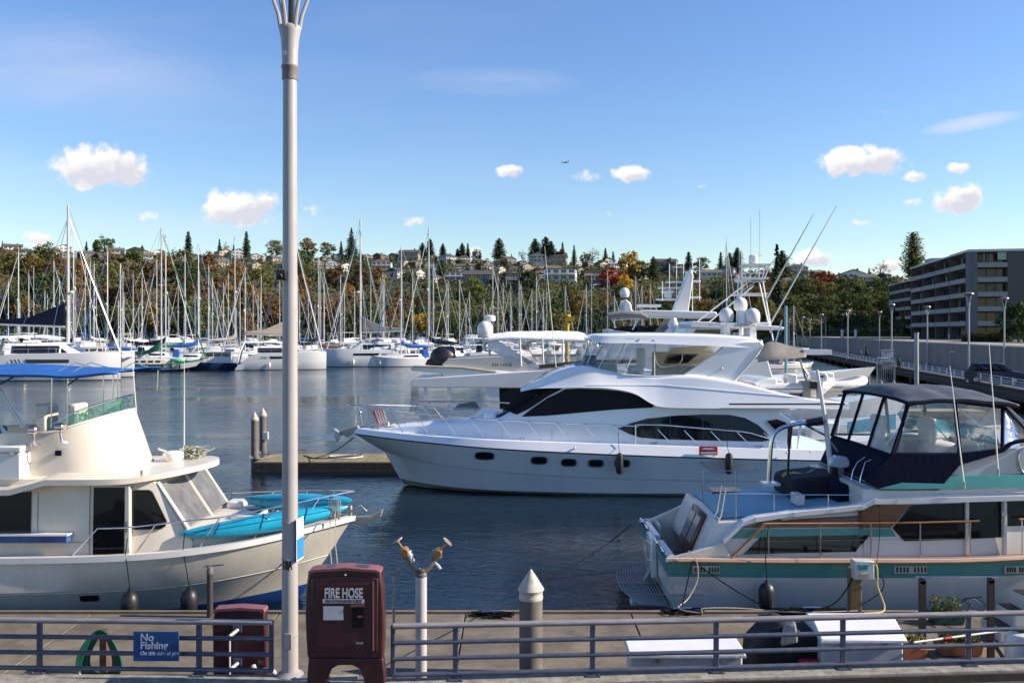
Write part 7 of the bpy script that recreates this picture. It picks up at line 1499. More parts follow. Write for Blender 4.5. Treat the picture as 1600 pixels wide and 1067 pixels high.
# mid-distance piles at the end of the float
for (px, top, Yn, lab) in ((398,643,42.5,'slender pile with conical cap at the float end, nearer the cream cruiser'),(411,637,44.2,'slender conical-capped pile at the float end, carrying a small meter box')):
    x = X_(px, Yn); t = thing('conical_pile', lab, 'pile', (x, Yn, 0)); zt_ = Z_(top, Yn); m = MB(); m.cyl((x,Yn,-1), (x,Yn,zt_-.42), .17, n=14); m.build('shaft', mat('pile_brown', (.14,.11,.095), .8, var=.3), t); m = MB(); m.lathe([(.18,zt_-.44),(.20,zt_-.36),(.01,zt_)], (x,Yn,0), 14); m.build('cone_cap', mat('cone_pale', (.45,.38,.30), .6), t)
    m = MB(); m.lathe([(.23,.50),(.27,.50),(.27,.62),(.23,.62)], (x,Yn,0), 14); m.build('pile_hoop', steel, t)
    if px > 400: m = MB(); m.bb(x+.05, x+.32, Yn-.3, Yn-.12, Z_(686,Yn), Z_(674,Yn)); m.build('meter_box', mat('meter_box', (.40,.46,.45), .4), t, bevel=.02)
t = thing('timber_float', 'weathered timber float with white dock line coils, running behind the yacht bow', 'dock', (X_(500,43), 43, 0)); x0, x1 = X_(402,42), 9; m = MB(); m.bb(x0, x1, 41.6, 44.5, .30, .45); m.build('decking', mat('mossy_planks', (.20,.17,.10), .9, var=.35, vs=1.2, stretch=(5,.4,1), dirt=(.10,.10,.03), dirtamt=.5), t)
m = MB(); m.bb(x0-.05, x1, 41.5, 41.6, .1, .42); m.bb(x0-.05, x1, 41.46, 41.5, -.05, .08); m.build('timber_fascia', timber, t); m = MB(); m.bb(x0+.2, x1, 41.7, 44.4, -.5, .1); m.build('pontoon', black, t)
m = MB(); m.tube([(x0-.3,44.3,.47),(x0+.9,44.3,.47),(x0-.1,42.3,.47)], .04, 5, closed=True); m.build('pile_bracket', steel, t)
t = thing('dock_line', 'white rope coil lying on the timber float near the yacht bow', 'rope', tuple(P(550,716,43))); m = MB(); c_ = P(540,714,43.1); m.tube([c_+Vector((.75*cos(q)*(1+.15*sin(3*q)), .5*sin(q), .02)) for q in [2*pi*i/24 for i in range(24)]], .03, 5, closed=True); m.build('coil', mat('white_rope', (.6,.58,.5), .9), t)
t = thing('dock_line', 'dark rope trailing across the timber float past the cleat', 'rope', tuple(P(480,716,43))); m = MB(); m.tube(smoothline([(X_(470,43),43.6,.47),(X_(500,43),42.6,.47),(X_(540,43),43.3,.47),(X_(560,43),44,.47)], 5), .025, 5); m.build('line', ropedark, t); m = MB(); m.tube([P(463,704,44.2), P(478,704,44.2)], .06, 6); m.build('cleat', steel, t)
# ---- bits on the near dock
def cleatpile(px, py, lab, n=5, w_=.45, seed=1):
    rng = random.Random(seed); c = Vector((X_(px, Y_(py, .46)), Y_(py, .46), .47)); t = thing('cleat_with_line', lab, 'cleat', tuple(c)); m = MB(); m.tube([c+Vector((-.2,0,.10)), c+Vector((.2,0,.10))], .028, 6); m.cyl(c+Vector((-.07,0,0)), c+Vector((-.07,0,.1)), .02, n=6); m.cyl(c+Vector((.07,0,0)), c+Vector((.07,0,.1)), .02, n=6); m.build('cleat', steel, t)
    m = MB()
    for i in range(n): pts = [c+Vector((rng.uniform(-w_, w_), rng.uniform(-.2, .2), rng.uniform(0, .06))) for _ in range(6)]; m.tube(smoothline(pts, 3), .016, 5)
    m.build('line_heap', ropedark, t)
cleatpile(767, 963, 'dock cleat heaped with black line near the conical pile', 6, .5, 2); cleatpile(1066, 958, 'dock cleat with tangled black line under the stern of the teal cruiser', 6, .5, 3); cleatpile(1268, 957, 'black line heaped along the dock edge beneath the teal cruiser', 8, .9, 4)
t = thing('dark_standpipe', 'short dark pipe standing on the dock edge before the cream hull', 'pipe', (X_(328,19.0), 19.0, .45)); x = X_(328,19.0); m = MB(); m.cyl((x,19,.45), (x,19,Z_(893,19)), .065, n=14); m.build('pipe_run', mat('dark_pipe', (.035,.03,.03), .6), t); m = MB(); m.lathe([(.07,0),(.075,.04),(.065,.08),(.06,.14),(.02,.16)], (x,19,Z_(896,19)), 14); m.build('cap', mat('pipe_cap_grey', (.12,.12,.12), .5), t)
# green hose on post
Yh = 15.9; xh = X_(163,Yh); t = thing('hose_reel_post', 'rusty post hung with a green garden hose on the dock behind the railing', 'hose post', (xh, Yh, .45)); m = MB(); m.bb(xh-.06, xh+.06, Yh-.06, Yh+.06, .45, Z_(983,Yh)); m.build('post', mat('rusty_post', (.09,.045,.03), .9, var=.3), t)
for k in range(9):
    m = MB(); w_ = .20+.022*k; zc = Z_(1020,Yh); hh = .34+.015*k; m.tube([(xh+w_*sin(q)*(1.0-.35*cos(q)), Yh-.10-.01*k+.03*cos(q*2), zc+hh*cos(q)) for q in [2*pi*i/24 for i in range(24)]], .017, 6, closed=True); m.build('hose_loop', mat('green_hose', (.008,.11,.07), .35, var=.2) if k % 3 else mat('dark_green_hose', (.01,.06,.045), .4), t)
# dock boxes
def dbox(x0, x1, Yf, D_, h, lab, lidh=.12, peak=False, lean=0):
    t = thing('dock_box', lab, 'dock box', ((x0+x1)/2, Yf, .45)); m = MB(); m.bb(x0+.04, x1-.04, Yf+.04, Yf+D_-.04, .46, .45+h); m.build('box_body', mat('dock_box_fibreglass', (.50,.52,.54), .35, var=.06, dirt=(.3,.3,.28), dirtamt=.3), t, bevel=.03)
    m = MB()
    if peak: m.prism([(Yf-.02,.45+h),(Yf+D_+.02,.45+h),(Yf+D_+.02,.45+h+.04),(Yf+D_-.15,.45+h+.25),(Yf+.45,.45+h+.25),(Yf-.02,.45+h+.04)], x0, x1, 'YZ')
    else: m.prism([(Yf-.02,.45+h),(Yf+D_,.45+h),(Yf+D_,.45+h+lidh),(Yf-.02,.45+h+lidh*.7)], x0, x1, 'YZ')
    m.build('lid', mat('dock_box_lid', (.66,.66,.67), .35, var=.05), t, bevel=.025); m = MB()
    m.bb(x0-.01, x1+.01, Yf-.03, Yf-.02, .45+h-.01, .45+h+.03); m.build('lid_rim', whitecanvas, t)
    for f_ in (.25, .75): m = MB(); xx = lerp(x0, x1, f_); m.bb(xx-.03, xx+.03, Yf-.03, Yf+.03, .45+h-.1, .45+h-.02); m.build('latch', steel, t)
    return t
dbox(X_(982,15.3), X_(1165,15.3), 15.3, .62, .50, 'long low white dock box behind the railing, east of the conical pile')
dbox(X_(1283,15.4), X_(1417,15.4), 15.4, .95, .72, 'large white dock box with raised lid next to the planters', peak=True)
t = thing('covered_gear', 'black covered gear and red tank heaped between the two white dock boxes', 'gear', (X_(1225,15.8), 15.8, .45)); m = MB(); m.prism([(X_(1172,15.8),Z_(1055,15.8)),(X_(1176,15.8),Z_(1010,15.8)),(X_(1200,15.8),Z_(985,15.8)),(X_(1225,15.8),Z_(972,15.8)),(X_(1240,15.8),Z_(980,15.8)),(X_(1262,15.8),Z_(990,15.8)),(X_(1282,15.8),Z_(978,15.8)),(X_(1284,15.8),Z_(1055,15.8))], 15.7, 16.5); m.build('cover', mat('black_cover', (.008,.008,.012), .85), t, bevel=.08)
m = MB(); m.bb(X_(1248,15.6), X_(1278,15.6), 15.5, 15.68, .46, .80); m.build('fuel_tank', red, t, bevel=.04); m = MB(); m.prism([(X_(1218,15.7),Z_(1006,15.7)),(X_(1224,15.7),Z_(975,15.7)),(X_(1240,15.7),Z_(968,15.7)),(X_(1244,15.7),Z_(1000,15.7))], 15.55, 15.72); m.build('grey_pad', mat('grey_pad', (.2,.2,.22), .7), t, bevel=.04)
# power pedestal on wooden post
Yq = 19.0; xq = X_(1335,Yq); t = thing('power_pedestal', 'wooden post carrying a grey shore-power box with green sockets and yellow cable', 'power pedestal', (xq, Yq, .45)); m = MB(); m.bb(xq-.12, xq+.12, Yq-.1, Yq+.1, .45, 1.5); m.build('post', mat('weathered_post', (.17,.12,.06), .85, var=.35, vs=8, stretch=(3,3,.6)), t, bevel=.015)
m = MB(); a, b = P(1333,904,18.8), P(1364,875,18.8); m.bb(a.x, b.x, 18.72, 18.98, a.z, b.z); pb = m.build('power_box', mat('power_box_grey', (.48,.50,.50), .4, var=.06), t, bevel=.02)
for px in (1345, 1353): m = MB(); m.bb(X_(px-3,18.7), X_(px+3,18.7), 18.69, 18.73, Z_(890,18.7), Z_(882,18.7)); m.build('socket', mat('socket_green', (.03,.22,.20), .4), pb, bevel=.005)
m = MB(); m.bb(X_(1344,18.7), X_(1358,18.7), 18.70, 18.73, Z_(902,18.7), Z_(896,18.7)); m.build('rating_plate', mat('plate_tan', (.35,.30,.24), .5), pb)
m = MB(); m.tube(smoothline([P(1360,880,18.75), P(1369,882,18.6), P(1371,900,18.55), P(1371,915,18.55), P(1378,935,18.5), P(1382,948,18.4), P(1377,956,18.3), P(1350,958,18.2)], 5), .016, 6); m.build('yellow_cable', yellowrope, t)
for k in range(5): m = MB(); c_ = Vector((X_(1325,18.4), 18.4, .47+.015*k)); r_ = .32+.06*(k % 3); m.tube([c_+Vector((r_*1.6*cos(q)+.08*k, .22*sin(q), .01*sin(q*3))) for q in [2*pi*i/20 for i in range(20)]], .016, 5, closed=True); m.build('cable_coil', yellowrope if k != 2 else ropedark, t)
m = MB(); m.tube(smoothline([P(1333,893,18.9), P(1326,915,18.9), P(1300,945,18.9), P(1255,955,18.8)], 4), .014, 5); m.tube(smoothline([P(1362,890,18.8), P(1380,905,18.9), P(1376,925,18.9), P(1345,945,18.7)], 4), .012, 5); m.tube(smoothline([P(1372,780,20.2), P(1375,820,19.6), P(1371,870,19.3), P(1366,888,19.0)], 4), .009, 4); m.build('black_cable', ropedark, t)
# steel H frame
t = thing('steel_rack', 'brown steel uprights with a thin top bar standing on the dock before the teal cruiser', 'rack', (X_(1495,17), 17, .45)); st_ = mat('brown_steel', (.035,.022,.018), .6, var=.3)
for (px, top, bot) in ((1441,903,1010),(1548,902,1030)): Yn = 16.6; x = X_(px,Yn); m = MB(); m.bb(x-.055, x+.055, Yn-.04, Yn+.04, .45, Z_(top,Yn)-.05); m.cyl((x,Yn-.04,Z_(top,Yn)-.05), (x,Yn+.04,Z_(top,Yn)-.05), .055, n=14); m.build('upright', st_, t)
m = MB(); m.cyl((X_(1430,16.6),16.6,Z_(901,16.6)), (X_(1560,16.6),16.6,Z_(901,16.6)), .012, n=6); m.build('top_bar', steel, t); m = MB(); m.tube([P(1440,1015,16.6), P(1470,1035,15.9)], .04, 5); m.tube([P(1550,1000,16.6), P(1580,1045,15.7)], .04, 5); m.build('brace', st_, t)
# steps, planters, odds
t = thing('dock_steps', 'white moulded boarding steps with dark treads by the teal cruiser', 'steps', (X_(1585,17.8), 17.8, .45)); 
for k in range(3): m = MB(); x0 = X_(1553,17.6)+k*.30; m.bb(x0, x0+.9, 17.4, 18.1, .46, .46+.28*(k+1)); m.build('step_block', rwhite, t, bevel=.03); m = MB(); m.bb(x0+.02, x0+.28, 17.45, 18.05, .46+.28*(k+1), .46+.28*(k+1)+.012); m.build('tread', black, t)
t = thing('white_tank', 'white rounded tank at the frame edge behind the railing', 'tank', (X_(1592,15.8), 15.8, .45)); m = MB(); m.lathe([(.25,0),(.27,.05),(.27,.62),(.2,.72),(.05,.75)], (X_(1596,15.8),15.8,.46), 18); m.build('tank_body', rwhite, t); m = MB(); m.cyl((X_(1596,15.8),15.8,1.2),(X_(1596,15.8),15.8,1.28),.07,n=12); m.build('cap', black, t)
def planter(px, py, w_, h, lab, mt, seed, plant=True, tall=.25):
    Yn = Y_(py, .46); x = X_(px, Yn); rng = random.Random(seed); t = thing('planter', lab, 'planter', (x, Yn, .45)); m = MB(); m.prism([(x-w_*.42,.46),(x+w_*.42,.46),(x+w_*.5,.46+h),(x-w_*.5,.46+h)], Yn-.17, Yn+.17); m.build('tub', mt, t, bevel=.015)
    m = MB()
    for i in range(240): c = Vector((x+rng.uniform(-.45,.45)*w_, Yn+rng.uniform(-.15,.15), .46+h+rng.uniform(0,1)**1.4*tall)); leaf(m, c, .045, rng)
    m.build('plant', leafmat('potplant', (.06,.09,.015), (.20,.20,.04)), t, smooth=0)
tc_ = mat('terracotta', (.28,.10,.045), .8, var=.2); planter(1425, 1030, .42, .26, 'terracotta pot with pink plants beside the large dock box', tc_, 1); planter(1497, 1020, .85, .24, 'long terracotta trough of plants behind the railing', tc_, 2, tall=.12); planter(1478, 972, .7, .22, 'dark green trough with a small leafy plant near the steel rack', mat('green_trough', (.02,.06,.04), .6), 3, tall=.3)
t = thing('boat_hook', 'white and red boat hook pole leaning low behind the railing', 'boat hook', tuple(P(1500,1000,15.6))); m = MB(); m.tube([P(1428,1003,15.3), P(1567,985,15.9)], .018, 8); m.build('shaft', white, t); m = MB(); m.tube([P(1476,996.8,15.48), P(1487,995.4,15.53)], .022, 8); m.build('red_grip', red, t)
t = thing('folded_bicycle', 'dark folded bicycle parts lying on the dock edge near the steel rack', 'bicycle', tuple(P(1510,940,18.4))); m = MB()
for (px, py) in ((1502,945),(1528,944)): c_ = P(px, py, 18.4); m.tube([c_+Vector((.15*cos(q), .12*sin(q), .09*sin(q))) for q in [2*pi*i/20 for i in range(20)]], .014, 5, closed=True)
m.build('wheel', black, t); m = MB(); m.tube([P(1502,941,18.4), P(1512,934,18.4), P(1524,936,18.4), P(1528,941,18.4)], .016, 5); m.tube([P(1505,935,18.4), P(1535,932,18.3)], .014, 5); m.build('frame', mat('frame_blue', (.03,.03,.1), .4), t)
# ================================================================ BOATS BEHIND THE LARGE YACHT
bwh = mat('second_gelcoat', (.66,.66,.66), .25, var=.04, vs=.6, coat=.3)
# ---- canvas flybridge yacht, stern to the left
C2 = 47.6; N2 = 45.5
t = thing('flybridge_yacht', 'cream-white yacht with white canvas flybridge, its glazed stern cockpit behind the bow rail of the large yacht', 'yacht', (2, C2, 0))
t['label'] = 'white canvas-topped flybridge yacht moored directly behind the large yacht, glazed cockpit astern'
lines = [[(-5.0,1.9,-.3),(2,2.0,-.4),(7,1.0,-.3),(9.4,.03,-.1)], [(-5.1,2.1,.1),(2,2.2,.1),(7,1.4,.2),(9.8,.03,.5)], [(-5.2,2.2,1.6),(2,2.35,1.75),(7,1.8,2.0),(10.6,.06,2.4)]]
m, _ = hull_mesh(lines, C2, [1,0], 5, deck=(0,-.02,.05)); m.build('hull', [bwh, bottom], t)
q2 = lambda poly, Yn=N2: [(X_(a, Yn), Z_(b, Yn)) for a, b in poly]
m = MB(); m.prism(q2([(641,596),(648,591),(700,588),(850,578),(1020,578),(1020,606),(860,606),(650,606),(642,603)]), N2, C2+2.1); m.build('cockpit_roof', bwh, t, bevel=.05)
m = MB(); m.prism(q2([(640,640),(655,640),(655,668),(1020,668),(1020,640),(780,640),(780,606),(761,606),(761,640)]), N2+.05, N2+.15); m.build('cabin_side', bwh, t, bevel=.01)
m = MB(); m.bb(X_(770,N2), 8, N2+.16, C2+2, 1.7, 3.55); m.build('saloon', bwh, t)
m = MB(); m.prism(q2([(764,607),(860,607),(1000,607),(1000,640),(766,640)]), N2+.12, N2+.155); m.build('saloon_window', blackglass, t)
for (a, b) in ((644,663),(666,700),(703,759)): m = MB(); m.prism(q2([(a,609),(b,609),(b,645),(a+(-6 if a == 644 else 0),645)]), N2+.08, N2+.1); m.build('cockpit_glass', glz, t); m = MB(); x_ = X_(b+1.5, N2); m.bb(x_-.09, x_+.09, N2+.04, N2+.14, Z_(652,N2), Z_(606,N2)); m.build('cockpit_post', bwh, t)
m = MB(); m.prism([(N2+.2,Z_(606,N2)),(C2+2,Z_(606,N2)),(C2+2,Z_(645,N2)),(N2+.2,Z_(645,N2))], X_(641,N2), X_(641,N2)+.04, 'YZ'); m.build('aft_glass', glz, t)
m = MB(); m.bb(X_(655,N2), X_(690,N2), C2-.5, C2+1, 1.7, 2.3); m.prism(q2([(700,650),(715,632),(742,628),(756,650)], C2), C2-.4, C2+.6); m.build('cockpit_seat', beige, t, bevel=.08)
m = MB(); m.tube([P(640,652,N2), P(652,627,N2), P(760,627,N2), P(830,632,N2)], .03, 5); m.tube([P(669,627,N2), P(690,652,N2)], .025, 5); m.build('side_rail', steel, t)
# boat deck tender on its chocks with a black outboard
m = MB(); m.prism(q2([(690,586),(688,592),(735,593),(737,586)], C2-1), C2-1.2, C2-.6); m.build('chock', mat('chock_grey', (.2,.2,.2), .5), t)
tt = thing('tender_boat', 'long low white tender with a black outboard, lying on the roof of the canvas-topped yacht', 'dinghy', tuple(P(710,580,46.2)))
m = MB(); m.prism(q2([(643,572),(643,578),(690,583),(695,590),(770,592),(838,590),(836,583),(770,578),(700,571)], 46.2), 45.7, 47.0); m.build('hull', bwh, tt, bevel=.07); m = MB(); m.tube([P(645,572,45.7), P(720,574,45.65), P(775,581,45.65)], .06, 6); m.build('rub_rail', beige, tt)
ob = thing('outboard_motor', 'large black outboard motor tilted up beside the long white tender', 'outboard motor', tuple(P(690,565,46.4))); m = MB(); c_ = P(692,559,46.4); m.ball(c_, .72, 16, (.95,.6,.85)); m.build('cowling', black, ob); m = MB(); m.prism(q2([(664,570),(668,562),(685,553),(695,572)], 46.4), 46.2, 46.6); m.build('midsection', black, ob, bevel=.06)
# flybridge
m = MB(); m.prism(q2([(690,570),(700,560),(770,556),(800,556),(845,578),(860,606),(840,604),(770,596),(740,592)], 46.0), 45.9, C2+1.7); m.build('flybridge_side', mat('cream2', (.52,.49,.43), .4, var=.05), t, bevel=.05)
text('KN 114 N', tuple(P(784,570.5,45.88)), .24, navyline, t)
m = MB(); m.prism(q2([(846,574),(920,566),(1000,566),(1000,580),(850,584)], 46.0), 45.9, C2+1.7); m.build('flybridge_coaming', bwh, t, bevel=.03); m = MB(); m.prism(q2([(842,570),(922,562),(1000,562),(1000,566),(843,576)], 45.9), 45.85, 45.9); m.build('dark_band', timber, t)
rows_ = []
for i in range(25):
    px = lerp(757, 922, i/24); ze = interp([(757,531),(780,528),(800,527),(850,529),(918,531),(922,533)], px); zc = interp([(757,525),(775,521),(800,518),(870,517),(912,518.5),(922,527)], px)+.35*sin(i*2.1)
    rows_.append([Vector((X_(px,46.0), 47.4+v*1.5, lerp(Z_(zc,46.6), Z_(ze,46.0), abs(v)**3))) for v in (-1,-.93,-.7,-.3,0,.3,.7,.93,1)])
m = MB(); m.grid(rows_); m.strip(rows_[0], [v-Vector((0,0,.1)) for v in rows_[0]]); m.strip(rows_[-1], [v-Vector((0,0,.25)) for v in rows_[-1]]); m.strip([r[0] for r in rows_], [r[0]-Vector((0,0,.14)) for r in rows_]); m.build('canvas_top', whitecanvas, t, smooth=70, solid=.02)
m = MB(); m.prism(q2([(759,529),(770,528),(848,575),(806,569),(764,546)], 45.95), 45.93, 45.96); m.build('canvas_wing', whitecanvas, t); m = MB(); m.prism(q2([(772,529),(812,530),(812,568),(840,571)], 45.95), 45.93, 45.95); m.build('clear_panel', clearvinyl, t)
for (a, b) in ((816,845),(849,877),(881,915)): m = MB(); m.prism(q2([(a,531),(b,531),(b+2,566),(a+1,569)], 45.95), 45.93, 45.95); m.build('clear_panel', clearvinyl, t)
m = MB()
for (a, b, c, d) in ((812,529,814,572),(847,529,849,570),(879,530,880,568),(917,530,924,566)): m.tube([P(a,b,45.9), P(c,d,45.9)], .05, 5)
m.build('canvas_borders', whitecanvas, t)
m = MB(); m.tube([P(815,532,46.5), P(840,565,46.5)], .03, 5); m.tube([P(900,532,46.5), P(885,560,46.5)], .03, 5); m.build('bow_frame', steel, t)
m = MB(); c_ = P(757,520,46.5); m.cyl(P(757,548,46.5), P(757,522,46.5), .1, n=8); m.build('dome_mast', bwh, t); dome(t, tuple(P(758,514,46.5)), .42, 'radome', False)
m = MB(); m.lathe([(.28,-.16),(.32,-.1),(.30,.1),(.2,.16)], P(765,497,46.8), 14); m.cyl(P(765,503,46.8), P(765,560,46.8), .07, n=6); m.build('radar', bwh, t)
whip(P(870,586,45.5), P(851,385,45.5), 'very long whip antenna standing on the canvas-topped yacht in front of its clear panels', .022)
# ---- sport fisher with tuna tower
C3 = 56.0; k3 = F/C3; q3 = lambda poly, Yn=C3: [(X_(a, Yn), Z_(b, Yn)) for a, b in poly]
t = thing('sport_fisher', 'white sport-fishing boat with tall pipework tuna tower rising behind the three radar domes', 'fishing boat', (12, C3, 0))
lines = [[(7.5,1.8,-.3),(14,2.0,-.4),(20,1.0,-.3),(23,.03,-.1)], [(7.4,2.1,.1),(14,2.3,.1),(20,1.3,.3),(23.6,.03,.6)], [(7.3,2.25,1.3),(14,2.5,1.6),(20,2.0,2.2),(25,.06,2.8)]]
m, _ = hull_mesh(lines, C3, [1,0], 5, deck=(0,-.02,.05)); m.build('hull', [bwh, bottom], t)
m = MB(); m.prism(q3([(1052,600),(1052,535),(1066,512),(1126,512),(1126,600)]), C3-1.9, C3+1.9); m.build('cabin', bwh, t, bevel=.08)
m = MB(); m.prism(q3([(1066,530),(1078,515),(1114,515),(1114,530)]), C3-1.95, C3-1.92); m.build('dark_window', mat('green_dark_glass', (.01,.03,.03), .05), t)
m = MB(); m.prism(q3([(1068,507),(1072,502),(1205,510),(1211,512),(1208,516),(1070,512)]), C3-2, C3+2); m.build('hardtop', bwh, t, bevel=.05)
m = MB(); m.prism(q3([(1132,600),(1132,530),(1180,530),(1200,600)]), C3-1.6, C3+1.6); m.build('flybridge', bwh, t, bevel=.08)
m = MB()
for s in (-1, 1):
    y = C3+s*1.3; yt = C3+s*.7
    for (a, b, c, d) in ((1090,502,1166,443),(1108,503,1178,446),(1208,532,1192,440),(1204,520,1186,440)): m.tube([P(a,b,y), P(c,d,yt)], .045, 5)
    for (a, b, c, d) in ((1152,466,1154,432),(1160,462,1160,414),(1192,440,1205,410),(1172,440,1172,414),(1190,440,1196,412),(1186,438,1186,412)): m.tube([P(a,b,yt), P(c,d,yt)], .035, 5)
    for (a, b, c, d) in ((1170,440,1205,412),(1160,440,1192,414),(1150,460,1182,440)): m.tube([P(a,b,yt), P(c,d,yt)], .025, 4)
    for yy, a, b in ((462,1144,1196),(440,1153,1196),(427,1156,1195),(418,1158,1206)): m.tube([P(a,yy,yt), P(b,yy,yt)], .035, 5)
tw_ = m.build('tower_frame', bwh, t)
for (a, b, y) in ((1152,1194,459),(1154,1196,435),(1160,1200,414)): m = MB(); m.bb(X_(a,C3), X_(b,C3), C3-.8, C3+.8, Z_(y+1.6,C3), Z_(y-.5,C3)); m.build('platform', bwh, tw_)
m = MB(); m.lathe([(.26,-.22),(.28,-.1),(.28,.22),(.22,.28)], P(1177,406,C3), 14); m.cyl(P(1173,399,C3), P(1190,399,C3), .05, n=6); m.build('radar', bwh, tw_); m = MB(); m.cyl(P(1179,414,C3), P(1179,398,C3), .05, n=5); m.ball(P(1156,437,C3), .28, 10, (1.4,.8,.7)); m.build('tower_lights', bwh, tw_)
for (px, y0, y1) in ((1187,412,330),(1173,412,340),(1155,432,388),(1138,440,400)): m = MB(); m.tube([P(px,y0,C3), P(px,y1,C3)], .018, 4); m.build('antenna', white, tw_)
for (a, b, c, d, s) in ((1196,470,1271,335,-1),(1200,512,1307,322,1)):
    m = MB(); m.tube([P(a,b,C3+s*1.5), P((a+c)/2,(b+d)/2,C3+s*2), P(c,d,C3+s*2.6)], [.06,.045,.02], 6); o_ = m.build('outrigger', alum, t)
    m = MB()
    for f_ in (.25, .5): x_, y_ = lerp(a,c,f_), lerp(b,d,f_); m.tube([P(x_-5,y_-3,C3+s*1.8), P(x_+5,y_+3,C3+s*1.8)], .02, 4)
    m.build('spreader', alum, o_)
m = MB(); m.bb(X_(1150,C3), X_(1172,C3), C3-1.2, C3-.6, Z_(528,C3), Z_(515,C3)); m.build('helm_pod', bwh, t, bevel=.05)
# ---- long white yacht with raked mast, far behind
C4 = 74.0; q4 = lambda poly, Yn=C4: [(X_(a, Yn), Z_(b, Yn)) for a, b in poly]
t = thing('long_range_yacht', 'long white yacht with raked fin mast carrying radar bars, mostly hidden behind the large yacht', 'yacht', (10, C4, 0))
lines = [[(4,2,-.3),(14,2.6,-.5),(22,1.2,-.3),(27,.03,-.1)], [(3.8,2.5,.1),(14,2.9,.1),(22,1.8,.3),(28,.03,.8)], [(3.6,2.7,2.0),(14,3.1,2.2),(22,2.6,2.8),(30,.06,3.6)]]
m, _ = hull_mesh(lines, C4, [1,0], 5, deck=(0,-.02,.05)); m.build('hull', [bwh, bottom], t)
m = MB(); m.bb(6, 20, C4-2.4, C4+2.4, 2.2, 5.2); m.build('superstructure', bwh, t, bevel=.1); m = MB(); m.prism(q4([(960,510),(1060,508),(1060,520),(955,522)]), C4-2.45, C4-2.41); m.build('dark_window', blackglass, t)
m = MB(); m.prism(q4([(985,490),(1000,485),(1110,488),(1112,494),(1100,498),(985,496)]), C4-2.2, C4+2.2); m.build('upper_roof', bwh, t, bevel=.08)
m = MB(); m.prism(q4([(1050,488),(1074,424),(1079,422),(1082,432),(1074,488)]), C4-.5, C4+.5); fn = m.build('raked_mast', bwh, t, bevel=.08); m = MB(); m.prism(q4([(1076,424),(1078,418),(1081,424)]), C4-.1, C4+.1); m.build('mast_tip', mat('mast_tip_blue', (.25,.4,.5), .4), fn)
for (a, b, y) in ((1028,1068,450),(1025,1062,468),(1070,1094,465),(1072,1094,440),(1040,1074,441)): m = MB(); m.bb(X_(a,C4), X_(b,C4), C4-.3, C4+.3, Z_(y+1.5,C4), Z_(y-1.5,C4)); m.build('radar_bar', bwh, fn, bevel=.03)
for (px, y0, y1) in ((1046,470,412),(1057,470,408),(1068,450,408),(1082,490,400),(1093,470,404),(1035,470,440)): m = MB(); m.tube([P(px,y0,C4-.4), P(px,y1,C4-.4)], .035, 5); m.build('pole', bwh, t)
m = MB(); m.ball(P(1043,456,C4), .42, 10, (1.4,1,.5)); m.lathe([(.3,-.2),(.35,0),(.25,.25)], P(1044,462,C4), 10); m.build('radar', bwh, t)
m = MB(); m.prism(q4([(971,488),(971,476),(974,468),(981,474),(984,486),(1010,488),(1010,494),(980,494)]), C4-1.6, C4+1.6); m.build('aft_arch', bwh, t, bevel=.1); dome(t, tuple(P(976,457,C4-1)), .40, 'radome', False); m = MB(); m.bb(X_(995,C4), X_(1030,C4), C4-1, C4+1, Z_(480,C4), Z_(476,C4)); m.tube([P(1000,480,C4), P(1000,488,C4)], .06, 5); m.tube([P(1026,480,C4), P(1026,488,C4)], .06, 5); m.build('light_bar', bwh, t)
# ---- boat with grey roll of canvas
C5 = 64.0; t = thing('flybridge_boat', 'white boat with a dark grey rolled canopy, before the raked radar mast', 'motorboat', (7, C5, 0)); q5 = lambda poly: [(X_(a, C5), Z_(b, C5)) for a, b in poly]
lines = [[(5,1.6,-.3),(10,1.8,-.4),(16,.03,-.1)], [(4.9,1.9,.1),(10,2.0,.1),(16.5,.03,.6)], [(4.8,2.0,1.5),(10,2.2,1.7),(17.5,.06,2.4)]]
m, _ = hull_mesh(lines, C5, [1,0], 5, deck=(0,-.02,.05)); m.build('hull', [bwh, bottom], t)
m = MB(); m.prism(q5([(945,560),(945,514),(990,520),(1040,522),(1060,505),(1100,505),(1110,560)]), C5-1.8, C5+1.8); m.build('superstructure', bwh, t, bevel=.08); m = MB(); m.prism(q5([(948,512),(990,516),(1004,522),(955,516)]), C5-1.86, C5-1.8); m.build('dark_coaming', navy, t)
m = MB(); m.tube([P(950,494,C5-1), P(970,491,C5-1), P(1000,492,C5-1), P(1012,497,C5-1)], [.22,.28,.26,.15], 8); m.build('rolled_canopy', COVER['grey'], t, smooth=60); m = MB(); m.tube([P(955,495,C5-1), P(965,520,C5-1)], .04, 5); m.tube([P(1000,495,C5-1), P(985,520,C5-1)], .04, 5); m.tube([P(1010,497,C5+1), P(960,500,C5+1)], .04, 5); m.build('canopy_frame', steel, t)
for (a, b, c, d) in ((1012,524,1032,498),(1035,524,1048,500)): m = MB(); m.prism(q5([(a,b),(c,d),(c+14,d),(a+16,b)]), C5-1.9, C5-1.85); m.build('clear_panel', clearvinyl, t)
m = MB(); m.lathe([(.2,.5),(.36,.1),(.4,-.1),(.2,-.3),(.08,-.5)], P(1052,508,C5), 12); m.build('seat_pedestal', bwh, t)
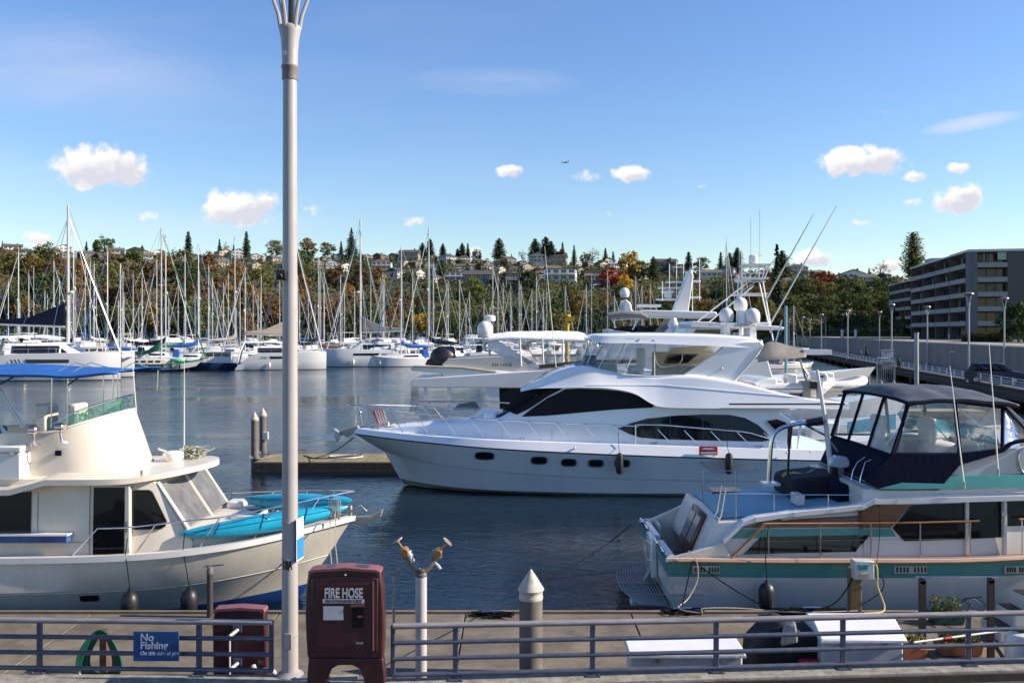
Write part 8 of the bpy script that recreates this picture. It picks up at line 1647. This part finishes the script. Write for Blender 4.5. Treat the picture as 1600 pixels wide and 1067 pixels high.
# ---- tan covered boom and centre console beyond the yacht's stern
C6 = 50.0; t = thing('covered_sailboat', 'boat under a taut grey-brown canvas tent just astern of the large yacht arch', 'sailboat', (15, C6, 0)); lines = [[(12.5,1.2,-.2),(17,1.4,-.3),(21,.03,-.1)], [(12.3,1.5,.2),(17,1.7,.2),(21.6,.03,.5)], [(12.2,1.6,1.2),(17,1.9,1.4),(22.2,.06,1.9)]]
m, _ = hull_mesh(lines, C6, [1,0], 5, deck=(0,-.02,.05)); m.build('hull', [bwh, bottom], t)
taup = mat('taupe_canvas', (.20,.185,.165), .85, var=.15, vs=2, bump=.3, bs=4); rid = [P(1187,545,C6), P(1205,533,C6), P(1235,541,C6), P(1262,545,C6)]; fo = [P(1184,566,C6-1.3), P(1205,563,C6-1.4), P(1232,561,C6-1.4), P(1260,558,C6-1.2)]; bo = [v+Vector((0,2.7,0)) for v in fo]
m = MB(); m.grid([smoothline(fo,4), smoothline([a.lerp(b,.5)+Vector((0,.1,-.08)) for a, b in zip(fo, rid)],4), smoothline(rid,4), smoothline(bo,4)]); m.build('canvas_tent', taup, t, smooth=70, solid=.02)
m = MB(); m.tube([P(1187,545,C6), P(1264,546,C6)], .08, 6); m.bb(X_(1252,C6), X_(1296,C6), C6-.4, C6+.4, Z_(554,C6), Z_(546,C6)); m.build('boom', bwh, t); m = MB(); m.tube([P(1212,534,C6), P(1222,500,C6)], .04, 5); m.build('topping_lift', steel, t)
t = thing('centre_console_boat', 'small white boat with low rails between the taut canvas tent and the pier', 'motorboat', (18, 46, 0)); C7 = 46.0; lines = [[(13.8,1.0,-.2),(17,1.1,-.3),(19.5,.03,-.1)], [(13.7,1.2,.2),(17,1.3,.2),(20,.03,.4)], [(13.6,1.25,.9),(17,1.4,1.0),(20.5,.06,1.3)]]
m, _ = hull_mesh(lines, C7, [1,0], 5, deck=(0,-.02,.05)); m.build('hull', [bwh, bottom], t); m = MB(); m.bb(15.2, 16.6, C7-.5, C7+.5, 1.0, 1.9); m.build('console', bwh, t, bevel=.08); m = MB(); m.tube([(14,C7-1.2,1.0),(14,C7-1.2,1.7),(18.5,C7-1.0,1.8),(20,C7,1.8)], .03, 5); m.tube([(16,C7-1.3,1.7),(16,C7-1.3,1.0)], .025, 5); m.build('rail', steel, t)
# masts rising behind: extra sloops right of centre
for (px, top, Y, cv) in ((1135,378,150,'navy'),(1158,393,120,'white'),(1240,478,160,'grey'),(960,462,170,'bare')): put_sail(px, Y, cv, s=1.0, mast=Z_(top, Y))
m = MB(); m.cyl(P(1228,585,60), P(1228,478,60), .10, n=8); m.build('teal_pole', mat('teal_post', (.12,.28,.34), .6), label='blue-green post standing between the canvas tent and the first far pier lamp', cat='post')
# finger float with small piles between the boats and the pier
t = thing('floating_dock', 'dark float with short piles between the moored boats and the pier road', 'dock', (22, 70, 0)); m = MB(); m.bb(20, 36, 68, 70.5, -.2, .45); m.build('deck', fmat, t)
for i, (px, Y) in enumerate(((1314,66),(1336,66),(1376,66),(1396,66),(1322,88),(1356,92))): m = MB(); m.cyl((0,0,-1), (0,0,2.6), .22, n=10); m.cyl((0,0,2.6), (0,0,2.95), .24, .03, n=10); o_ = m.build('dock_pile', mat('pile_warm', (.16,.12,.09), .85, var=.3), label='short brown pile in the shade below the pier railing, %s from the sea end' % word(i+1), cat='pile', group='short piles by the pier', org=(0,0,0)); o_.location = (X_(px, Y), Y, 0)
# ---- motor car on the pier
Yv = 86.0; xv = PX(Yv, 4.2); t = thing('parked_suv', 'dark blue estate car parked on the pier road by the nearest lamp', 'car', (0,0,0)); ORG[t.name] = (0,0,0); pnt = mat('car_blue', (.010,.014,.045), .35, coat=.15, var=.05, spec=.25)
prof = [(-2.4,.35),(-2.45,.75),(-2.35,1.05),(-2.2,1.12),(-1.9,1.72),(-1.6,1.80),(.2,1.82),(.6,1.74),(1.3,1.18),(2.2,1.02),(2.42,.85),(2.45,.4),(2.1,.3),(-2.1,.3)]
m = MB()
rr = []
for v, ins in ((-.95,.05),(-.93,.0),(-.6,0),(0,0),(.6,0),(.93,0),(.95,.05)): rr.append([Vector((x*(1-ins*.3), v*(1.0 if z < 1.15 else .84), z)) for x, z in prof])
m.grid(rr, closed=True); m.add(rr[0], [tuple(range(len(prof)))]); m.add(rr[-1], [tuple(range(len(prof)))]); bd = m.build('body', pnt, t, smooth=35)
for s in (-1, 1):
    for (a, b) in ((-1.75,-1.0),(-.92,-.05),(.03,.95)): m = MB(); xt = min(b, .55); m.add([(a,s*.955,1.16),(b,s*.955,1.16),(xt,s*.83,1.68),(max(a,-1.62),s*.83,1.68)], [(0,1,2,3)]); m.build('side_window', blackglass, t, solid=.012)
m = MB(); m.add([(1.28,-.78,1.2),(1.28,.78,1.2),(.66,.70,1.70),(.66,-.70,1.70)], [(0,1,2,3)]); m.build('windscreen', blackglass, t, solid=.02)
for x in (-1.5, 1.5):
    for s in (-1, 1): m = MB(); m.cyl((x,s*.98,.36), (x,s*.74,.36), .36, n=20); wh_ = m.build('wheel', black, t); m = MB(); m.cyl((x,s*.985,.36), (x,s*.95,.36), .21, n=14); m.build('rim', alum, wh_)
for s in (-1, 1): m = MB(); m.box((2.38,s*.68,.82), (.14,.42,.18)); m.build('headlight', mat('headlight', (.6,.62,.65), .1), t, bevel=.02); m = MB(); m.box((.95,s*1.05,1.15), (.16,.16,.14)); m.build('mirror', pnt, t, bevel=.02)
m = MB(); m.box((2.44,0,.72), (.06,1.0,.24)); m.build('grille', steel, t); m = MB(); m.box((2.46,0,.45), (.04,1.6,.16)); m.build('bumper', mat('bumper', (.10,.10,.11), .4), t)
t.scale = (1.1,1.1,1.1); t.location = (X_(1556,88), 88, 1.404); t.rotation_euler = (0,0,-pi/2+1.0)
# ---- people on the pier
def person(x, y, z, rz, top, legs, lab, stride=.22):
    sk = mat('skin', (.40,.24,.17), .6); t = thing('person', lab, 'person', (x, y, z)); ORG[t.name] = (0,0,0)
    V = [(0,0,.95),(0,0,1.18),(0,0,1.42),(0,0,1.52),(0,.02,1.66),(-.19,0,1.40),(-.25,.04,1.12),(-.22,.16,.90),(.19,0,1.40),(.25,-.02,1.12),(.24,.02,.88),(-.10,0,.90),(-.11,stride*.7,.50),(-.11,stride*.2,.06),(-.11,stride*.2+.14,.03),(.10,0,.90),(.11,stride*.1,.49),(.11,-stride,.08),(.11,-stride+.14,.03)]
    E = [(0,1),(1,2),(2,3),(3,4),(2,5),(5,6),(6,7),(2,8),(8,9),(9,10),(0,11),(11,12),(12,13),(13,14),(0,15),(15,16),(16,17),(17,18)]
    R = [.15,.15,.15,.06,.095,.075,.05,.04,.075,.05,.04,.10,.07,.05,.04,.10,.07,.05,.04]
    me = bpy.data.meshes.new('body'); me.from_pydata(V, E, []); o = bpy.data.objects.new('body', me); col.objects.link(o); o.parent = t; md = o.modifiers.new('skin', 'SKIN')
    for i, r in enumerate(R): me.skin_vertices[0].data[i].radius = (r, r*.8)
    me.skin_vertices[0].data[0].use_root = True; o.modifiers.new('sub', 'SUBSURF').levels = 1; me.materials.append(top)
    m = MB(); m.ball((0,0,1.66), .105, 12, (.85,1,1.15)); m.build('head', sk, t); m = MB(); m.ball((0,-.03,1.71), .108, 10, (.9,.95,.9)); m.build('hair', mat('dark_hair', (.02,.015,.012), .8), t)
    m = MB(); m.tube([(-.10,0,.95),(-.11,stride*.7,.50),(-.11,stride*.2,.10)], [.13,.09,.075], 8); m.tube([(.10,0,.95),(.11,stride*.1,.49),(.11,-stride,.12)], [.13,.09,.075], 8); m.build('trousers', legs, t); t.rotation_euler = (0,0,rz); return t
dk = mat('dark_clothes', (.012,.012,.016), .9); dk2 = mat('jeans_dark', (.02,.03,.06), .9); gy_ = mat('grey_jacket', (.08,.09,.11), .9)
for (px, Y, a, b, lab) in ((1405,120,dk,dk,'person in black clothes walking past the utility cabinet on the pier'),(1345,168,gy_,dk2,'person in a grey jacket walking by the dark service door'),(1355,165,dk,dk,'person in dark clothes close beside the one in the grey jacket'),(1326,182,dk,dk2,'person in dark clothes next to a far pier lamp')):
    person(X_(px, Y), Y, 1.404, .5, a, b, lab)
# ---- white statues on the terrace
for (px, lab) in ((1316,'white statue on the terrace lawn, the one beside the lamp'),(1337,'white statue on the terrace lawn with outstretched arms')):
    Y = 250; x = X_(px, Y); m = MB(); m.lathe([(.5,0),(.5,.35),(.25,.42),(.4,.85),(.3,1.3),(.42,1.75),(.18,2.0),(.21,2.2),(.2,2.3),(.02,2.45)], (x, Y, 4.7), 12); m.tube([(x-.2,Y,6.5),(x-.5,Y,6.9)], .11, 6); m.tube([(x+.2,Y,6.5),(x+.55,Y,6.8)], .11, 6); m.build('statue', whitecanvas, label=lab, cat='statue')
# ---- airliner
ya_ = 2600; c_ = P(882,254,ya_); t = thing('airliner', 'tiny airliner crossing the clear sky above the hillside', 'aeroplane', tuple(c_)); m = MB(); m.tube([c_-Vector((10,0,0)), c_-Vector((7,0,0)), c_+Vector((8,0,0)), c_+Vector((12,0,.5))], [.6,1.6,1.6,.5], 10); m.build('fuselage', alum, t); m = MB(); m.prism([(c_.x-2,c_.y),(c_.x+6,c_.y-17),(c_.x+8,c_.y-17),(c_.x+3.5,c_.y),(c_.x+8,c_.y+17),(c_.x+6,c_.y+17)], c_.z-.4, c_.z, 'XY'); m.build('wing', alum, t); m = MB(); m.prism([(c_.x+8,c_.z+1),(c_.x+11,c_.z+5),(c_.x+12.5,c_.z+5),(c_.x+12,c_.z+1)], c_.y-.2, c_.y+.2); m.build('tail_fin', bluehull, t)
# ================================================================ LABELS OF THE REPEATS
LMK = [(70,'the navy catamaran mast'),(252,'the green ketch mainmast'),(452,'the tall lamp post'),(556,'the raked mast'),(670,'the twin-spreader mast'),(757,'the big radar dome'),(886,'the yellow pylon'),(1080,'the raked radar mast'),(1214,'the big dark fir'),(1331,'the white gabled villa'),(1427,'the tall poplar'),(1540,'the apartment building')]
def relabel(items, noun):
    """items: (px, attribute phrase, object): counted away from the nearest landmark"""
    buckets = {}
    for (px, attr, o) in items:
        i = min(range(len(LMK)), key=lambda k: abs(LMK[k][0]-px)); side = 'left' if px < LMK[i][0] else 'right'
        buckets.setdefault((i, side), []).append((abs(px-LMK[i][0]), attr, o))
    for (i, side), l in buckets.items():
        l.sort(key=lambda q: q[0])
        for n, (d, attr, o) in enumerate(l): o['label'] = '%s, %s %s of %s' % (attr, word(n+1), side, LMK[i][1])
relabel([(px, 'timber-roofed '+('small ' if s < .8 else '')+c+' house' if False else ('small ' if s < .78 else 'large ' if s > 1.2 else '')+c+' '+{'gable':'front-gabled','side':'side-gabled','hip':'hip-roofed','flat':'flat-roofed'}[k]+' house', o) for (px, py, c, k, s, o) in HOUSE_OBJS], 'house')
relabel([(sproj(o.location)[0], NAME[k], o) for (px, py, k, s, o) in TREE_OBJS], 'tree')
relabel([(px, {'bare':'white sloop with uncovered boom','dark':'navy-hulled sloop'}.get(c, 'white sloop with %s sail cover' % c), o) for (kd, c, px, Y, o) in BOATS if kd == 'sloop'], 'sloop')
relabel([(px, {'trawler':'white flybridge motorboat, %s bimini' % c[1],'express':'low white cruiser with %s top' % c[1],'dark':'dark-hulled motorboat'}[c[0]], o) for (kd, c, px, Y, o) in BOATS if kd == 'motorboat'], 'motorboat')
for (px, py, c, k, s, o) in HOUSE_OBJS: o['group'] = 'houses on the hillside'
for (px, py, k, s, o) in TREE_OBJS:
    o['group'] = 'trees on the hillside'; o['category'] = 'tree'
for o in [q for q in bpy.data.objects if q.get('label') == 'x' and q.parent is None]:      # a kind that was never placed
    for c in list(o.children):
        for g in list(c.children): bpy.data.objects.remove(g)
        bpy.data.objects.remove(c)
    bpy.data.objects.remove(o)
